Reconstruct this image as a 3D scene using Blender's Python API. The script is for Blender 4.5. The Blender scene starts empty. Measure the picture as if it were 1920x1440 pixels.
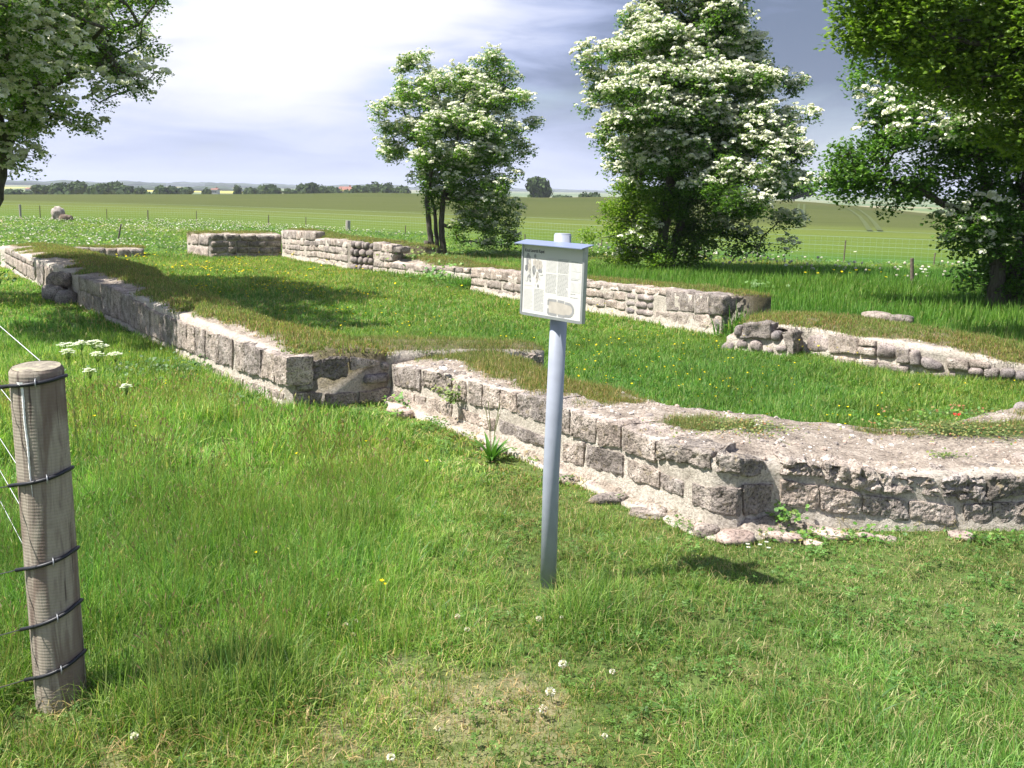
import bpy, math, random
import numpy as np
from mathutils import Vector, Matrix
random.seed(7); RNG = np.random.default_rng(7)
C = bpy.context.scene.collection
SC = bpy.context.scene
PI = math.pi

# ------------------------------------------------------------------ camera
F_PX, PITCH, ROLL, EYE = 1867.0, math.radians(10.8), math.radians(0.9), 1.65
fw = Vector((0, math.cos(PITCH), -math.sin(PITCH))); r0 = Vector((1, 0, 0)); u0 = r0.cross(fw)
rt = r0*math.cos(ROLL) + u0*math.sin(ROLL); up = -r0*math.sin(ROLL) + u0*math.cos(ROLL)
cd = bpy.data.cameras.new('camera'); cam = bpy.data.objects.new('camera', cd); C.objects.link(cam)
cam.matrix_world = Matrix(((rt.x, up.x, -fw.x, 0), (rt.y, up.y, -fw.y, 0), (rt.z, up.z, -fw.z, EYE), (0, 0, 0, 1)))
cd.sensor_width = 36; cd.lens = F_PX/1920*36; cd.clip_start = 0.05; cd.clip_end = 20000
SC.camera = cam

# ------------------------------------------------------------------ sun, sky, exposure
SUN_EL = math.radians(57); SH = Vector((0.955, 0.297, 0)).normalized()   # the way shadows fall
sd = Vector((SH.x*math.cos(SUN_EL), SH.y*math.cos(SUN_EL), -math.sin(SUN_EL)))
sl = bpy.data.lights.new('sun', 'SUN'); sl.energy = 4.7; sl.angle = math.radians(0.53); sl.color = (1.0, 0.955, 0.88)
sun = bpy.data.objects.new('sun', sl); C.objects.link(sun); sun.location = (-20, -6, 30)
sun.rotation_euler = sd.to_track_quat('-Z', 'Y').to_euler()
SC.view_settings.view_transform = 'Standard'; SC.view_settings.look = 'None'
SC.view_settings.exposure = 1.2; SC.view_settings.gamma = 1.0; SC.view_settings.use_curve_mapping = False
SC.cycles.max_bounces = 8; SC.cycles.transparent_max_bounces = 8; SC.cycles.volume_bounces = 0
SC.cycles.diffuse_bounces = 3; SC.cycles.glossy_bounces = 2; SC.cycles.transmission_bounces = 4
SC.cycles.use_denoising = True

world = bpy.data.worlds.new('World'); SC.world = world; world.use_nodes = True
def build_world():
    nt = world.node_tree; nt.nodes.clear(); N = nt.nodes.new; L = nt.links.new
    out = N('ShaderNodeOutputWorld'); sky = N('ShaderNodeTexSky'); sky.sky_type = 'NISHITA'; sky.sun_disc = False
    sky.sun_elevation = SUN_EL; sky.sun_rotation = math.atan2(-SH.x, -SH.y)
    b1 = N('ShaderNodeBackground'); b1.inputs['Strength'].default_value = 0.08; L(sky.outputs[0], b1.inputs['Color'])
    tc = N('ShaderNodeTexCoord')
    def vm(op, a, b=None):
        n = N('ShaderNodeVectorMath'); n.operation = op; L(a, n.inputs[0])
        if b is not None: n.inputs[1].default_value = b
        return n
    def ma(op, a, b, c=None, cl=False):
        n = N('ShaderNodeMath'); n.operation = op; n.use_clamp = cl
        for i, v in enumerate((a, b, c)):
            if v is None: continue
            if isinstance(v, (int, float)): n.inputs[i].default_value = v
            else: L(v, n.inputs[i])
        return n.outputs[0]
    D = vm('NORMALIZE', tc.outputs['Generated']).outputs[0]
    def lobe(az, el, r_in, r_out):
        a, e = math.radians(az), math.radians(el)
        d = vm('DOT_PRODUCT', D, (math.sin(a)*math.cos(e), math.cos(a)*math.cos(e), math.sin(e))).outputs['Value']
        m = N('ShaderNodeMapRange'); m.interpolation_type = 'SMOOTHSTEP'; L(d, m.inputs[0])
        m.inputs[1].default_value = math.cos(math.radians(r_out)); m.inputs[2].default_value = math.cos(math.radians(r_in))
        return m.outputs[0]
    def noise(scale, sz, det, off, rough=0.55, dist=0.0):
        v = vm('MULTIPLY', D, (1, 1, sz)); v = vm('ADD', v.outputs[0], off)
        n = N('ShaderNodeTexNoise'); n.inputs['Scale'].default_value = scale; n.inputs['Detail'].default_value = det
        n.inputs['Roughness'].default_value = rough; n.inputs['Distortion'].default_value = dist; L(v.outputs[0], n.inputs['Vector']); return n.outputs['Fac']
    n1 = noise(3.2, 3.0, 6, (3.1, 1.7, 0.4), 0.5, 0.3); n2 = noise(7.0, 5.0, 7, (0.3, 5.1, 2.2), 0.55, 0.6)
    nn = ma('MULTIPLY_ADD', n1, 0.62, ma('MULTIPLY', n2, 0.38))          # about 0.5
    dn = ma('SUBTRACT', nn, 0.5)
    v = ma('MULTIPLY_ADD', dn, 2.7, 0.43)
    v = ma('MULTIPLY_ADD', lobe(-12, 14, 1, 14), 0.55, v)
    v = ma('MULTIPLY_ADD', lobe(24, 20, 3, 18), -0.20, v)
    v = ma('MULTIPLY_ADD', lobe(15, 14, 3, 18), -0.55, v)
    v = ma('MULTIPLY_ADD', lobe(-26, 26, 5, 34), 0.16, v, )
    cr = N('ShaderNodeValToRGB'); L(v, cr.inputs[0]); e = cr.color_ramp.elements
    e[0].position = 0.0; e[0].color = (0.13, 0.18, 0.29, 1); e[1].position = 1.0; e[1].color = (1.0, 1.0, 1.02, 1)
    for p, c in ((0.22, (0.22, 0.28, 0.46)), (0.42, (0.42, 0.49, 0.74)), (0.62, (0.66, 0.71, 0.92)), (0.82, (0.88, 0.89, 0.97))):
        x = e.new(p); x.color = (*c, 1)
    # paler air near the horizon
    sp = N('ShaderNodeSeparateXYZ'); L(D, sp.inputs[0])
    hz = N('ShaderNodeMapRange'); L(sp.outputs['Z'], hz.inputs[0]); hz.inputs[1].default_value = 0.0; hz.inputs[2].default_value = 0.10
    hz.inputs[3].default_value = 0.75; hz.inputs[4].default_value = 0.0
    mx = N('ShaderNodeMixRGB'); L(hz.outputs[0], mx.inputs[0]); L(cr.outputs[0], mx.inputs[1]); mx.inputs[2].default_value = (0.54, 0.61, 0.88, 1)
    b2 = N('ShaderNodeBackground'); L(mx.outputs[0], b2.inputs['Color']); b2.inputs['Strength'].default_value = 0.48
    gap = N('ShaderNodeMapRange'); L(n1, gap.inputs[0]); gap.inputs[1].default_value = 0.34; gap.inputs[2].default_value = 0.44
    gap.inputs[3].default_value = 0.55; gap.inputs[4].default_value = 0.96
    ms = N('ShaderNodeMixShader'); L(gap.outputs[0], ms.inputs[0]); L(b1.outputs[0], ms.inputs[1]); L(b2.outputs[0], ms.inputs[2])
    L(ms.outputs[0], out.inputs['Surface'])
build_world()

# ------------------------------------------------------------------ helpers
def tag(o, label=None, cat=None, group=None, kind=None):
    if label: o['label'] = label
    if cat: o['category'] = cat
    if group: o['group'] = group
    if kind: o['kind'] = kind
    return o
def empty(name, loc=(0, 0, 0), label=None, cat=None, group=None):
    o = bpy.data.objects.new(name, None); C.objects.link(o); o.location = loc; o.empty_display_size = 0.1
    return tag(o, label, cat, group)
def mesh_obj(name, V, Fs, mat, parent=None, smooth=False, link=True):
    me = bpy.data.meshes.new(name); me.from_pydata([tuple(map(float, v)) for v in V], [], [tuple(map(int, f)) for f in Fs]); me.update()
    if mat:
        for m in (mat if isinstance(mat, (list, tuple)) else [mat]): me.materials.append(m)
    if smooth: me.shade_smooth()
    o = bpy.data.objects.new(name, me)
    if link: C.objects.link(o)
    if parent:
        o.parent = parent
        if parent.type == 'EMPTY' or True: o.matrix_parent_inverse = Matrix.Translation(-parent.location) if parent.parent is None else Matrix.Identity(4)
    return o
def vcol(o, name, arr):
    a = o.data.attributes.new(name, 'FLOAT_COLOR', 'POINT'); c = np.ones((len(o.data.vertices), 4), np.float32)
    arr = np.asarray(arr, np.float32)
    if arr.ndim == 1: c[:, :3] = arr[:, None]
    else: c[:, :arr.shape[1]] = arr
    a.data.foreach_set('color', c.ravel())
# vectorised gradient-free value noise
def _h(ix, iy, iz):
    n = (ix*374761393 + iy*668265263 + iz*2147483647 + 1013904223) & 0xFFFFFFFF
    n = ((n ^ (n >> 13))*1274126177) & 0xFFFFFFFF
    n = ((n ^ (n >> 16))*2246822519) & 0xFFFFFFFF
    return ((n ^ (n >> 15)) & 0xFFFFFF)/float(0xFFFFFF)*2-1
def vnoise(P):
    P = np.asarray(P, float); i = np.floor(P).astype(np.int64); f = P-i; f = f*f*(3-2*f)
    x, y, z = i[:, 0], i[:, 1], i[:, 2]; r = 0
    for dx in (0, 1):
        for dy in (0, 1):
            for dz in (0, 1):
                w = (f[:, 0] if dx else 1-f[:, 0])*(f[:, 1] if dy else 1-f[:, 1])*(f[:, 2] if dz else 1-f[:, 2])
                r = r + w*_h(x+dx, y+dy, z+dz)
    return r
def fbm(P, s=1.0, o=3, off=0.0, g=0.5):
    P = np.asarray(P, float)
    if P.shape[1] == 2: P = np.c_[P, np.zeros(len(P))]
    r = 0; a = 1; t = 0
    for k in range(o):
        r = r + a*vnoise(P*s+off+k*17.3); t += a; a *= g; s *= 2.03
    return r/t
def sstep(a, b, x):
    t = np.clip((np.asarray(x, float)-a)/(b-a), 0, 1); return t*t*(3-2*t)
def inpoly(P, poly):
    x, y = P[:, 0], P[:, 1]; r = np.zeros(len(P), bool); n = len(poly)
    for i in range(n):
        x0, y0 = poly[i]; x1, y1 = poly[(i+1) % n]
        c = ((y0 > y) != (y1 > y)); xx = (x1-x0)*(y-y0)/((y1-y0) if y1 != y0 else 1e-9)+x0
        r ^= c & (x < xx)
    return r
def ray(px, py): return fw*F_PX + rt*(px-960) + up*(720-py)
def world_at(px, py, Y):                      # a point at distance Y in front, from a sight line (used to survey heights)
    d = ray(px, py); t = Y/d.y; return Vector((d.x*t, Y, EYE+d.z*t))
def horizon(px): return 349+0.0157*px

def tube(pts, rad, sides=8, cap=True):
    """returns V, F of a tube along pts with radii rad"""
    P = [Vector(p) for p in pts]; V = []; Fa = []
    a = None
    for i, p in enumerate(P):
        t = (P[min(i+1, len(P)-1)]-P[max(i-1, 0)]).normalized()
        if a is None: a = t.orthogonal().normalized()
        a = (a - t*a.dot(t)).normalized(); b = t.cross(a)
        for k in range(sides):
            w = 2*PI*k/sides; V.append(p+(a*math.cos(w)+b*math.sin(w))*rad[i])
    for i in range(len(P)-1):
        for k in range(sides):
            k2 = (k+1) % sides; Fa.append((i*sides+k, i*sides+k2, (i+1)*sides+k2, (i+1)*sides+k))
    if cap: Fa.append(tuple(range(sides))[::-1]); Fa.append(tuple(range((len(P)-1)*sides, len(P)*sides)))
    return V, Fa
class MB:
    def __init__(s): s.V = []; s.F = []
    def add(s, V, Fa):
        n = len(s.V); s.V += list(V); s.F += [tuple(i+n for i in f) for f in Fa]
    def box(s, c, h, R=None):
        vs = []
        for x in (-1, 1):
            for y in (-1, 1):
                for z in (-1, 1):
                    v = Vector((x*h[0], y*h[1], z*h[2]));
                    if R is not None: v = R @ v
                    vs.append(Vector(c)+v)
        s.add(vs, [(0, 1, 3, 2), (4, 6, 7, 5), (0, 4, 5, 1), (2, 3, 7, 6), (0, 2, 6, 4), (1, 5, 7, 3)])
    def obj(s, name, mat, parent=None, smooth=False): return mesh_obj(name, s.V, s.F, mat, parent, smooth)

# ------------------------------------------------------------------ materials
def newmat(name):
    m = bpy.data.materials.new(name); m.use_nodes = True; nt = m.node_tree; nt.nodes.clear()
    out = nt.nodes.new('ShaderNodeOutputMaterial'); p = nt.nodes.new('ShaderNodeBsdfPrincipled')
    nt.links.new(p.outputs[0], out.inputs[0]); p.inputs['Roughness'].default_value = 0.85
    p.inputs['Specular IOR Level'].default_value = 0.25
    return m, nt, p, out
def nnoise(nt, scale, det=4, rough=0.55, vec=None, dist=0.0):
    n = nt.nodes.new('ShaderNodeTexNoise'); n.inputs['Scale'].default_value = scale; n.inputs['Detail'].default_value = det
    n.inputs['Roughness'].default_value = rough; n.inputs['Distortion'].default_value = dist
    if vec is not None: nt.links.new(vec, n.inputs['Vector'])
    return n.outputs['Fac']
def nramp(nt, fac, stops):
    r = nt.nodes.new('ShaderNodeValToRGB'); nt.links.new(fac, r.inputs[0]); e = r.color_ramp.elements
    while len(e) > 1: e.remove(e[-1])
    e[0].position = stops[0][0]; c = stops[0][1]; e[0].color = (*c, 1) if len(c) == 3 else c
    for p, c in stops[1:]:
        x = e.new(p); x.color = (*c, 1)
    return r.outputs[0]
def nmix(nt, f, a, b, mode='MIX'):
    m = nt.nodes.new('ShaderNodeMixRGB'); m.blend_type = mode
    for i, v in enumerate((f, a, b)):
        if isinstance(v, (int, float)): m.inputs[i].default_value = v
        elif isinstance(v, tuple): m.inputs[i].default_value = (*v, 1)
        else: nt.links.new(v, m.inputs[i])
    return m.outputs[0]
def nmath(nt, op, a, b=0.0, cl=False):
    m = nt.nodes.new('ShaderNodeMath'); m.operation = op; m.use_clamp = cl
    for i, v in enumerate((a, b)):
        if isinstance(v, (int, float)): m.inputs[i].default_value = v
        else: nt.links.new(v, m.inputs[i])
    return m.outputs[0]
def nbump(nt, p, h, strength=0.5, dist=0.01):
    b = nt.nodes.new('ShaderNodeBump'); b.inputs['Strength'].default_value = strength; b.inputs['Distance'].default_value = dist
    nt.links.new(h, b.inputs['Height']); nt.links.new(b.outputs[0], p.inputs['Normal'])
def objpos(nt):
    g = nt.nodes.new('ShaderNodeNewGeometry'); return g.outputs['Position']
def attr(nt, name, typ='GEOMETRY'):
    a = nt.nodes.new('ShaderNodeAttribute'); a.attribute_name = name; a.attribute_type = typ; return a.outputs['Color']

def stone_mat(name, c_dark, c_mid, c_light, pit=0.5, scale=1.0, warm=0.35):
    m, nt, p, out = newmat(name); P = objpos(nt)
    n1 = nnoise(nt, 9*scale, 6, 0.65, P); n2 = nnoise(nt, 70*scale, 4, 0.7, P); n3 = nnoise(nt, 3.1, 3, 0.5, P)
    base = nramp(nt, n1, [(0.30, c_dark), (0.48, c_mid), (0.66, c_light)])
    sp = nramp(nt, n2, [(0.36, (0.30, 0.29, 0.28)), (0.47, (1, 1, 1)), (0.66, (1.35, 1.32, 1.28))])
    col = nmix(nt, 1.0, base, sp, 'MULTIPLY')
    oi = nt.nodes.new('ShaderNodeObjectInfo')
    tv = nramp(nt, oi.outputs['Random'], [(0, (0.80, 0.80, 0.82)), (0.5, (1, 0.98, 0.96)), (1, (1.18, 1.12, 1.08))])
    col = nmix(nt, 1.0, col, tv, 'MULTIPLY')
    col = nmix(nt, 1.0, col, nramp(nt, n3, [(0.32, (0.66, 0.66, 0.66)), (0.5, (1, 1, 1)), (0.68, (1.18, 1.17, 1.15))]), 'MULTIPLY')
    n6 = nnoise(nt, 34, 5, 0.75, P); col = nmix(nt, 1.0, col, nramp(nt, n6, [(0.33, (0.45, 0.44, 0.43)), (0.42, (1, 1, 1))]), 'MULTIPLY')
    # ochre and pale lichen spots
    n4 = nnoise(nt, 22, 3, 0.6, P)
    col = nmix(nt, nmath(nt, 'MULTIPLY', nramp(nt, n4, [(0.60, (0, 0, 0)), (0.68, (1, 1, 1))]), warm), col, (0.34, 0.27, 0.13))
    v = nt.nodes.new('ShaderNodeTexVoronoi'); v.inputs['Scale'].default_value = 70*scale; nt.links.new(P, v.inputs['Vector'])
    pits = nramp(nt, v.outputs['Distance'], [(0.0, (0, 0, 0)), (0.28, (1, 1, 1))])
    nt.links.new(col, p.inputs['Base Color'])
    h = nmath(nt, 'ADD', nmath(nt, 'MULTIPLY', n2, 0.9), nmath(nt, 'ADD', nmath(nt, 'MULTIPLY', n1, 1.4), nmath(nt, 'MULTIPLY', pits, 0.55)))
    nbump(nt, p, h, pit, 0.02)
    p.inputs['Roughness'].default_value = 0.92
    return m
M = {}
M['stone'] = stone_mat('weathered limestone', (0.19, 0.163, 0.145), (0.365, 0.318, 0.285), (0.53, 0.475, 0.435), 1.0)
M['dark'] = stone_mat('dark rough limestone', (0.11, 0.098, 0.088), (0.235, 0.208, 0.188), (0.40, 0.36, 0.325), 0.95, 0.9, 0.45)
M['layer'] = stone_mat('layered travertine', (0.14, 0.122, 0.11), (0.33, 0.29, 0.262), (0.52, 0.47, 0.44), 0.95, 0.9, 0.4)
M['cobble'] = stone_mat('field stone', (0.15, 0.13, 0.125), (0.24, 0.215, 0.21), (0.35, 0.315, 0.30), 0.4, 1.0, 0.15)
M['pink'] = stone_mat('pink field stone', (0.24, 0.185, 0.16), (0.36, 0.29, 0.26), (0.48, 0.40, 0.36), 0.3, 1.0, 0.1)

def mortar_mat():
    m, nt, p, out = newmat('mortar earth and turf'); P = objpos(nt)
    n1 = nnoise(nt, 7, 6, 0.65, P); n2 = nnoise(nt, 60, 4, 0.7, P); n3 = nnoise(nt, 240, 2, 0.6, P)
    mort = nramp(nt, n1, [(0.28, (0.38, 0.335, 0.285)), (0.42, (0.54, 0.485, 0.415)), (0.62, (0.64, 0.58, 0.505)), (0.75, (0.48, 0.42, 0.36))])
    mort = nmix(nt, 1.0, mort, nramp(nt, n2, [(0.36, (0.62, 0.60, 0.58)), (0.55, (1, 1, 1)), (0.7, (1.15, 1.15, 1.12))]), 'MULTIPLY')
    dust = nramp(nt, n1, [(0.3, (0.19, 0.155, 0.125)), (0.48, (0.34, 0.285, 0.235)), (0.66, (0.47, 0.405, 0.34))])
    dust = nmix(nt, 1.0, dust, nramp(nt, n2, [(0.34, (0.42, 0.40, 0.38)), (0.5, (1, 1, 1)), (0.66, (1.45, 1.42, 1.38))]), 'MULTIPLY')
    dust = nmix(nt, nramp(nt, n3, [(0.63, (0, 0, 0)), (0.70, (1, 1, 1))]), dust, (0.72, 0.68, 0.62))
    soil = nramp(nt, n2, [(0.3, (0.09, 0.075, 0.05)), (0.5, (0.17, 0.15, 0.085)), (0.7, (0.26, 0.22, 0.13))])
    a = attr(nt, 'cover'); s = nt.nodes.new('ShaderNodeSeparateColor'); nt.links.new(a, s.inputs[0])
    n5 = nnoise(nt, 30, 4, 0.6, P)
    def sharp(x, k=0.5): return nmath(nt, 'ADD', nmath(nt, 'MULTIPLY', nmath(nt, 'SUBTRACT', nmath(nt, 'ADD', x, nmath(nt, 'MULTIPLY', n5, k)), 0.25+0.5*k), 2.2), 0.0, True)
    top = nmix(nt, sharp(s.outputs[0]), mort, dust)
    col = nmix(nt, sharp(s.outputs[1]), top, soil)
    nt.links.new(col, p.inputs['Base Color'])
    h = nmath(nt, 'ADD', nmath(nt, 'MULTIPLY', n2, 1.0), nmath(nt, 'ADD', nmath(nt, 'MULTIPLY', n1, 1.5), nmath(nt, 'MULTIPLY', n3, 0.35)))
    nbump(nt, p, h, 0.8, 0.02); p.inputs['Roughness'].default_value = 0.95
    return m
M['core'] = mortar_mat()

def ground_mat():
    m, nt, p, out = newmat('meadow soil'); P = objpos(nt)
    n1 = nnoise(nt, 1.3, 5, 0.6, P); n2 = nnoise(nt, 14, 5, 0.65, P); n3 = nnoise(nt, 120, 3, 0.6, P)
    g = nramp(nt, n1, [(0.3, (0.055, 0.085, 0.02)), (0.5, (0.085, 0.125, 0.03)), (0.7, (0.12, 0.15, 0.045))])
    g = nmix(nt, 1.0, g, nramp(nt, n2, [(0.3, (0.6, 0.6, 0.6)), (0.6, (1.2, 1.2, 1.2))]), 'MULTIPLY')
    soil = nramp(nt, n3, [(0.3, (0.17, 0.115, 0.075)), (0.5, (0.30, 0.22, 0.15)), (0.7, (0.42, 0.33, 0.24))])
    a = attr(nt, 'cover'); s = nt.nodes.new('ShaderNodeSeparateColor'); nt.links.new(a, s.inputs[0])
    col = nmix(nt, nmath(nt, 'ADD', nmath(nt, 'MULTIPLY', nmath(nt, 'SUBTRACT', nmath(nt, 'ADD', s.outputs[0], nmath(nt, 'MULTIPLY', n2, 0.6)), 0.6), 2.5), 0.0, True), g, soil)
    nt.links.new(col, p.inputs['Base Color'])
    nbump(nt, p, nmath(nt, 'ADD', n2, nmath(nt, 'MULTIPLY', n3, 0.4)), 0.7, 0.03); p.inputs['Roughness'].default_value = 1.0
    return m
M['ground'] = ground_mat()

def plant_mat(name, tint=True, trans=0.35, rough=0.5, attrib='Col', col=None, spec=0.3):
    m, nt, p, out = newmat(name)
    c = attr(nt, attrib) if col is None else None
    if col is not None:
        n = nnoise(nt, 30, 2, 0.5, objpos(nt)); c = nmix(nt, n, tuple(x*0.75 for x in col), tuple(min(1, x*1.2) for x in col))
    if tint: c = nmix(nt, 1.0, c, attr(nt, 'tint', 'INSTANCER'), 'MULTIPLY')
    nt.links.new(c, p.inputs['Base Color']); p.inputs['Roughness'].default_value = rough; p.inputs['Specular IOR Level'].default_value = spec
    t = nt.nodes.new('ShaderNodeBsdfTranslucent'); nt.links.new(nmix(nt, 1.0, c, (1.25, 1.45, 0.75), 'MULTIPLY'), t.inputs[0])
    mx = nt.nodes.new('ShaderNodeMixShader'); mx.inputs[0].default_value = trans
    nt.links.new(p.outputs[0], mx.inputs[1]); nt.links.new(t.outputs[0], mx.inputs[2]); nt.links.new(mx.outputs[0], out.inputs[0])
    return m
M['grass'] = plant_mat('grass blades', trans=0.45); M['leaf'] = plant_mat('leaves', trans=0.38, rough=0.45)
M['blossom'] = plant_mat('blossom', trans=0.25, rough=0.8, spec=0.1)
M['weed'] = plant_mat('weed leaves', tint=False, trans=0.3, rough=0.45)

def bark_mat():
    m, nt, p, out = newmat('bark'); P = objpos(nt)
    mp = nt.nodes.new('ShaderNodeMapping'); nt.links.new(P, mp.inputs[0]); mp.inputs['Scale'].default_value = (1, 1, 0.18)
    n = nnoise(nt, 45, 5, 0.7, mp.outputs[0], 0.4); n2 = nnoise(nt, 6, 3, 0.5, P)
    c = nramp(nt, n, [(0.3, (0.035, 0.028, 0.024)), (0.5, (0.10, 0.085, 0.07)), (0.7, (0.19, 0.165, 0.14))])
    c = nmix(nt, nramp(nt, n2, [(0.45, (0, 0, 0)), (0.7, (0.6, 0.6, 0.6))]), c, (0.13, 0.14, 0.08)); nt.links.new(c, p.inputs['Base Color'])
    nbump(nt, p, n, 1.0, 0.03); return m
M['bark'] = bark_mat()
def simple(name, col, rough=0.6, metal=0.0, var=0.12, scale=30, bump=0.0, spec=0.4):
    m, nt, p, out = newmat(name); n = nnoise(nt, scale, 4, 0.6, objpos(nt))
    a = tuple(x*(1-var) for x in col); b = tuple(min(1, x*(1+var)) for x in col)
    nt.links.new(nramp(nt, n, [(0.3, a), (0.7, b)]), p.inputs['Base Color'])
    p.inputs['Roughness'].default_value = rough; p.inputs['Metallic'].default_value = metal; p.inputs['Specular IOR Level'].default_value = spec
    if bump: nbump(nt, p, n, bump, 0.005)
    return m
M['polepaint'] = simple('grey blue pole paint', (0.30, 0.325, 0.39), 0.42, 0.0, 0.08, 14)
M['roofstrip'] = simple('pale blue metal strip', (0.20, 0.24, 0.37), 0.35, 0.2, 0.05, 10)
M['alu'] = simple('aluminium frame', (0.38, 0.39, 0.40), 0.45, 0.6, 0.1, 60)
M['poster'] = simple('printed sheet', (0.56, 0.55, 0.52), 0.35, 0, 0.015, 4)
M['ink'] = simple('dark ink', (0.05, 0.05, 0.055), 0.6); M['ink2'] = simple('grey print', (0.27, 0.27, 0.27), 0.6)
M['ink3'] = simple('beige print', (0.42, 0.385, 0.34), 0.6); M['ink4'] = simple('mid grey print', (0.16, 0.16, 0.17), 0.6); M['ink5'] = simple('faint print', (0.50, 0.495, 0.48), 0.6)
M['wire'] = simple('galvanised wire', (0.34, 0.35, 0.37), 0.5, 0.6, 0.1, 60)
M['rubber'] = simple('black sleeve', (0.016, 0.017, 0.022), 0.45, 0, 0.2, 80)
M['netwire'] = simple('light fence wire', (0.30, 0.42, 0.44), 0.5, 0.0, 0.1, 20)
M['drip'] = simple('white droppings', (0.78, 0.78, 0.76), 0.7, 0, 0.08, 90, 0.4)
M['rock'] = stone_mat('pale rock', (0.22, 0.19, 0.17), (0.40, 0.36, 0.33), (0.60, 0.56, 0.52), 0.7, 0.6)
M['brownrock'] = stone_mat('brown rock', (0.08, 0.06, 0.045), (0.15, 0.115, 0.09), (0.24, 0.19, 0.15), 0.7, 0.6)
M['timber'] = simple('old fence timber', (0.14, 0.115, 0.09), 0.9, 0, 0.4, 25, 0.6)
M['paletimber'] = simple('pale fence timber', (0.32, 0.30, 0.26), 0.9, 0, 0.3, 25, 0.6)
def post_mat():
    m, nt, p, out = newmat('turned timber post'); P = objpos(nt)
    mp = nt.nodes.new('ShaderNodeMapping'); nt.links.new(P, mp.inputs[0]); mp.inputs['Scale'].default_value = (1, 1, 0.10)
    g = nnoise(nt, 38, 5, 0.6, mp.outputs[0], 1.2)
    w = nt.nodes.new('ShaderNodeTexWave'); w.wave_type = 'BANDS'; w.bands_direction = 'Z'; w.inputs['Scale'].default_value = 31; w.inputs['Distortion'].default_value = 0.8
    w.inputs['Detail'].default_value = 2; nt.links.new(P, w.inputs['Vector'])
    c = nramp(nt, g, [(0.30, (0.15, 0.12, 0.10)), (0.42, (0.26, 0.22, 0.18)), (0.58, (0.35, 0.31, 0.25)), (0.72, (0.27, 0.23, 0.185))])
    c = nmix(nt, 0.5, c, nramp(nt, w.outputs['Fac'], [(0.0, (0.80, 0.79, 0.77)), (0.2, (1, 1, 1))]), 'MULTIPLY')
    n2 = nnoise(nt, 4.5, 4, 0.6, mp.outputs[0], 1.5)
    c = nmix(nt, nramp(nt, n2, [(0.56, (0, 0, 0)), (0.60, (0.7, 0.7, 0.7))]), c, (0.15, 0.105, 0.085))
    mq = nt.nodes.new('ShaderNodeMapping'); nt.links.new(P, mq.inputs[0]); mq.inputs['Scale'].default_value = (1, 1, 0.035); nq = nnoise(nt, 60, 3, 0.5, mq.outputs[0], 0.6)
    c = nmix(nt, nramp(nt, nq, [(0.66, (0, 0, 0)), (0.70, (0.85, 0.85, 0.85))]), c, (0.07, 0.05, 0.045))
    nt.links.new(c, p.inputs['Base Color']); nbump(nt, p, nmath(nt, 'ADD', g, nmath(nt, 'MULTIPLY', w.outputs['Fac'], 0.2)), 0.4, 0.005); return m
M['post'] = post_mat()
def endgrain_mat():
    m, nt, p, out = newmat('post end grain'); P = objpos(nt)
    n = nnoise(nt, 28, 5, 0.7, P); c = nramp(nt, n, [(0.3, (0.13, 0.11, 0.09)), (0.52, (0.27, 0.24, 0.19)), (0.72, (0.42, 0.38, 0.24))])
    nt.links.new(c, p.inputs['Base Color']); nbump(nt, p, n, 0.6, 0.006); return m
M['endgrain'] = endgrain_mat()

def field_mat():
    m, nt, p, out = newmat('young barley'); P = objpos(nt)
    sx = nt.nodes.new('ShaderNodeSeparateXYZ'); nt.links.new(P, sx.inputs[0])
    mp = nt.nodes.new('ShaderNodeMapping'); nt.links.new(P, mp.inputs[0]); mp.inputs['Scale'].default_value = (0.12, 1, 1)
    n1 = nnoise(nt, 0.05, 4, 0.55, mp.outputs[0]); n2 = nnoise(nt, 0.6, 5, 0.65, mp.outputs[0]); n3 = nnoise(nt, 6, 3, 0.6, P)
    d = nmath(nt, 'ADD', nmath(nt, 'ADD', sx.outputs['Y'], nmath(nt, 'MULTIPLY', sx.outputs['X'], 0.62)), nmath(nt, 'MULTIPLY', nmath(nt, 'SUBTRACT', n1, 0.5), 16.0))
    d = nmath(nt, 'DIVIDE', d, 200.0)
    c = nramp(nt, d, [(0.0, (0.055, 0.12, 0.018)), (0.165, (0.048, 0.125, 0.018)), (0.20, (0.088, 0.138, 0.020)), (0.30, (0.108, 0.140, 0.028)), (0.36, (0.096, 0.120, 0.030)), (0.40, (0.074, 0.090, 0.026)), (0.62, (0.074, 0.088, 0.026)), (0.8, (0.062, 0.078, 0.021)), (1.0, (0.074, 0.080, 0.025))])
    c = nmix(nt, 1.0, c, nramp(nt, n2, [(0.3, (0.84, 0.86, 0.84)), (0.7, (1.14, 1.12, 1.12))]), 'MULTIPLY')
    c = nmix(nt, 1.0, c, nramp(nt, n3, [(0.3, (0.85, 0.85, 0.85)), (0.7, (1.15, 1.15, 1.15))]), 'MULTIPLY')
    nt.links.new(c, p.inputs['Base Color']); nbump(nt, p, n3, 0.5, 0.15); p.inputs['Roughness'].default_value = 1.0; p.inputs['Specular IOR Level'].default_value = 0.1
    return m
M['field'] = field_mat()
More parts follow.
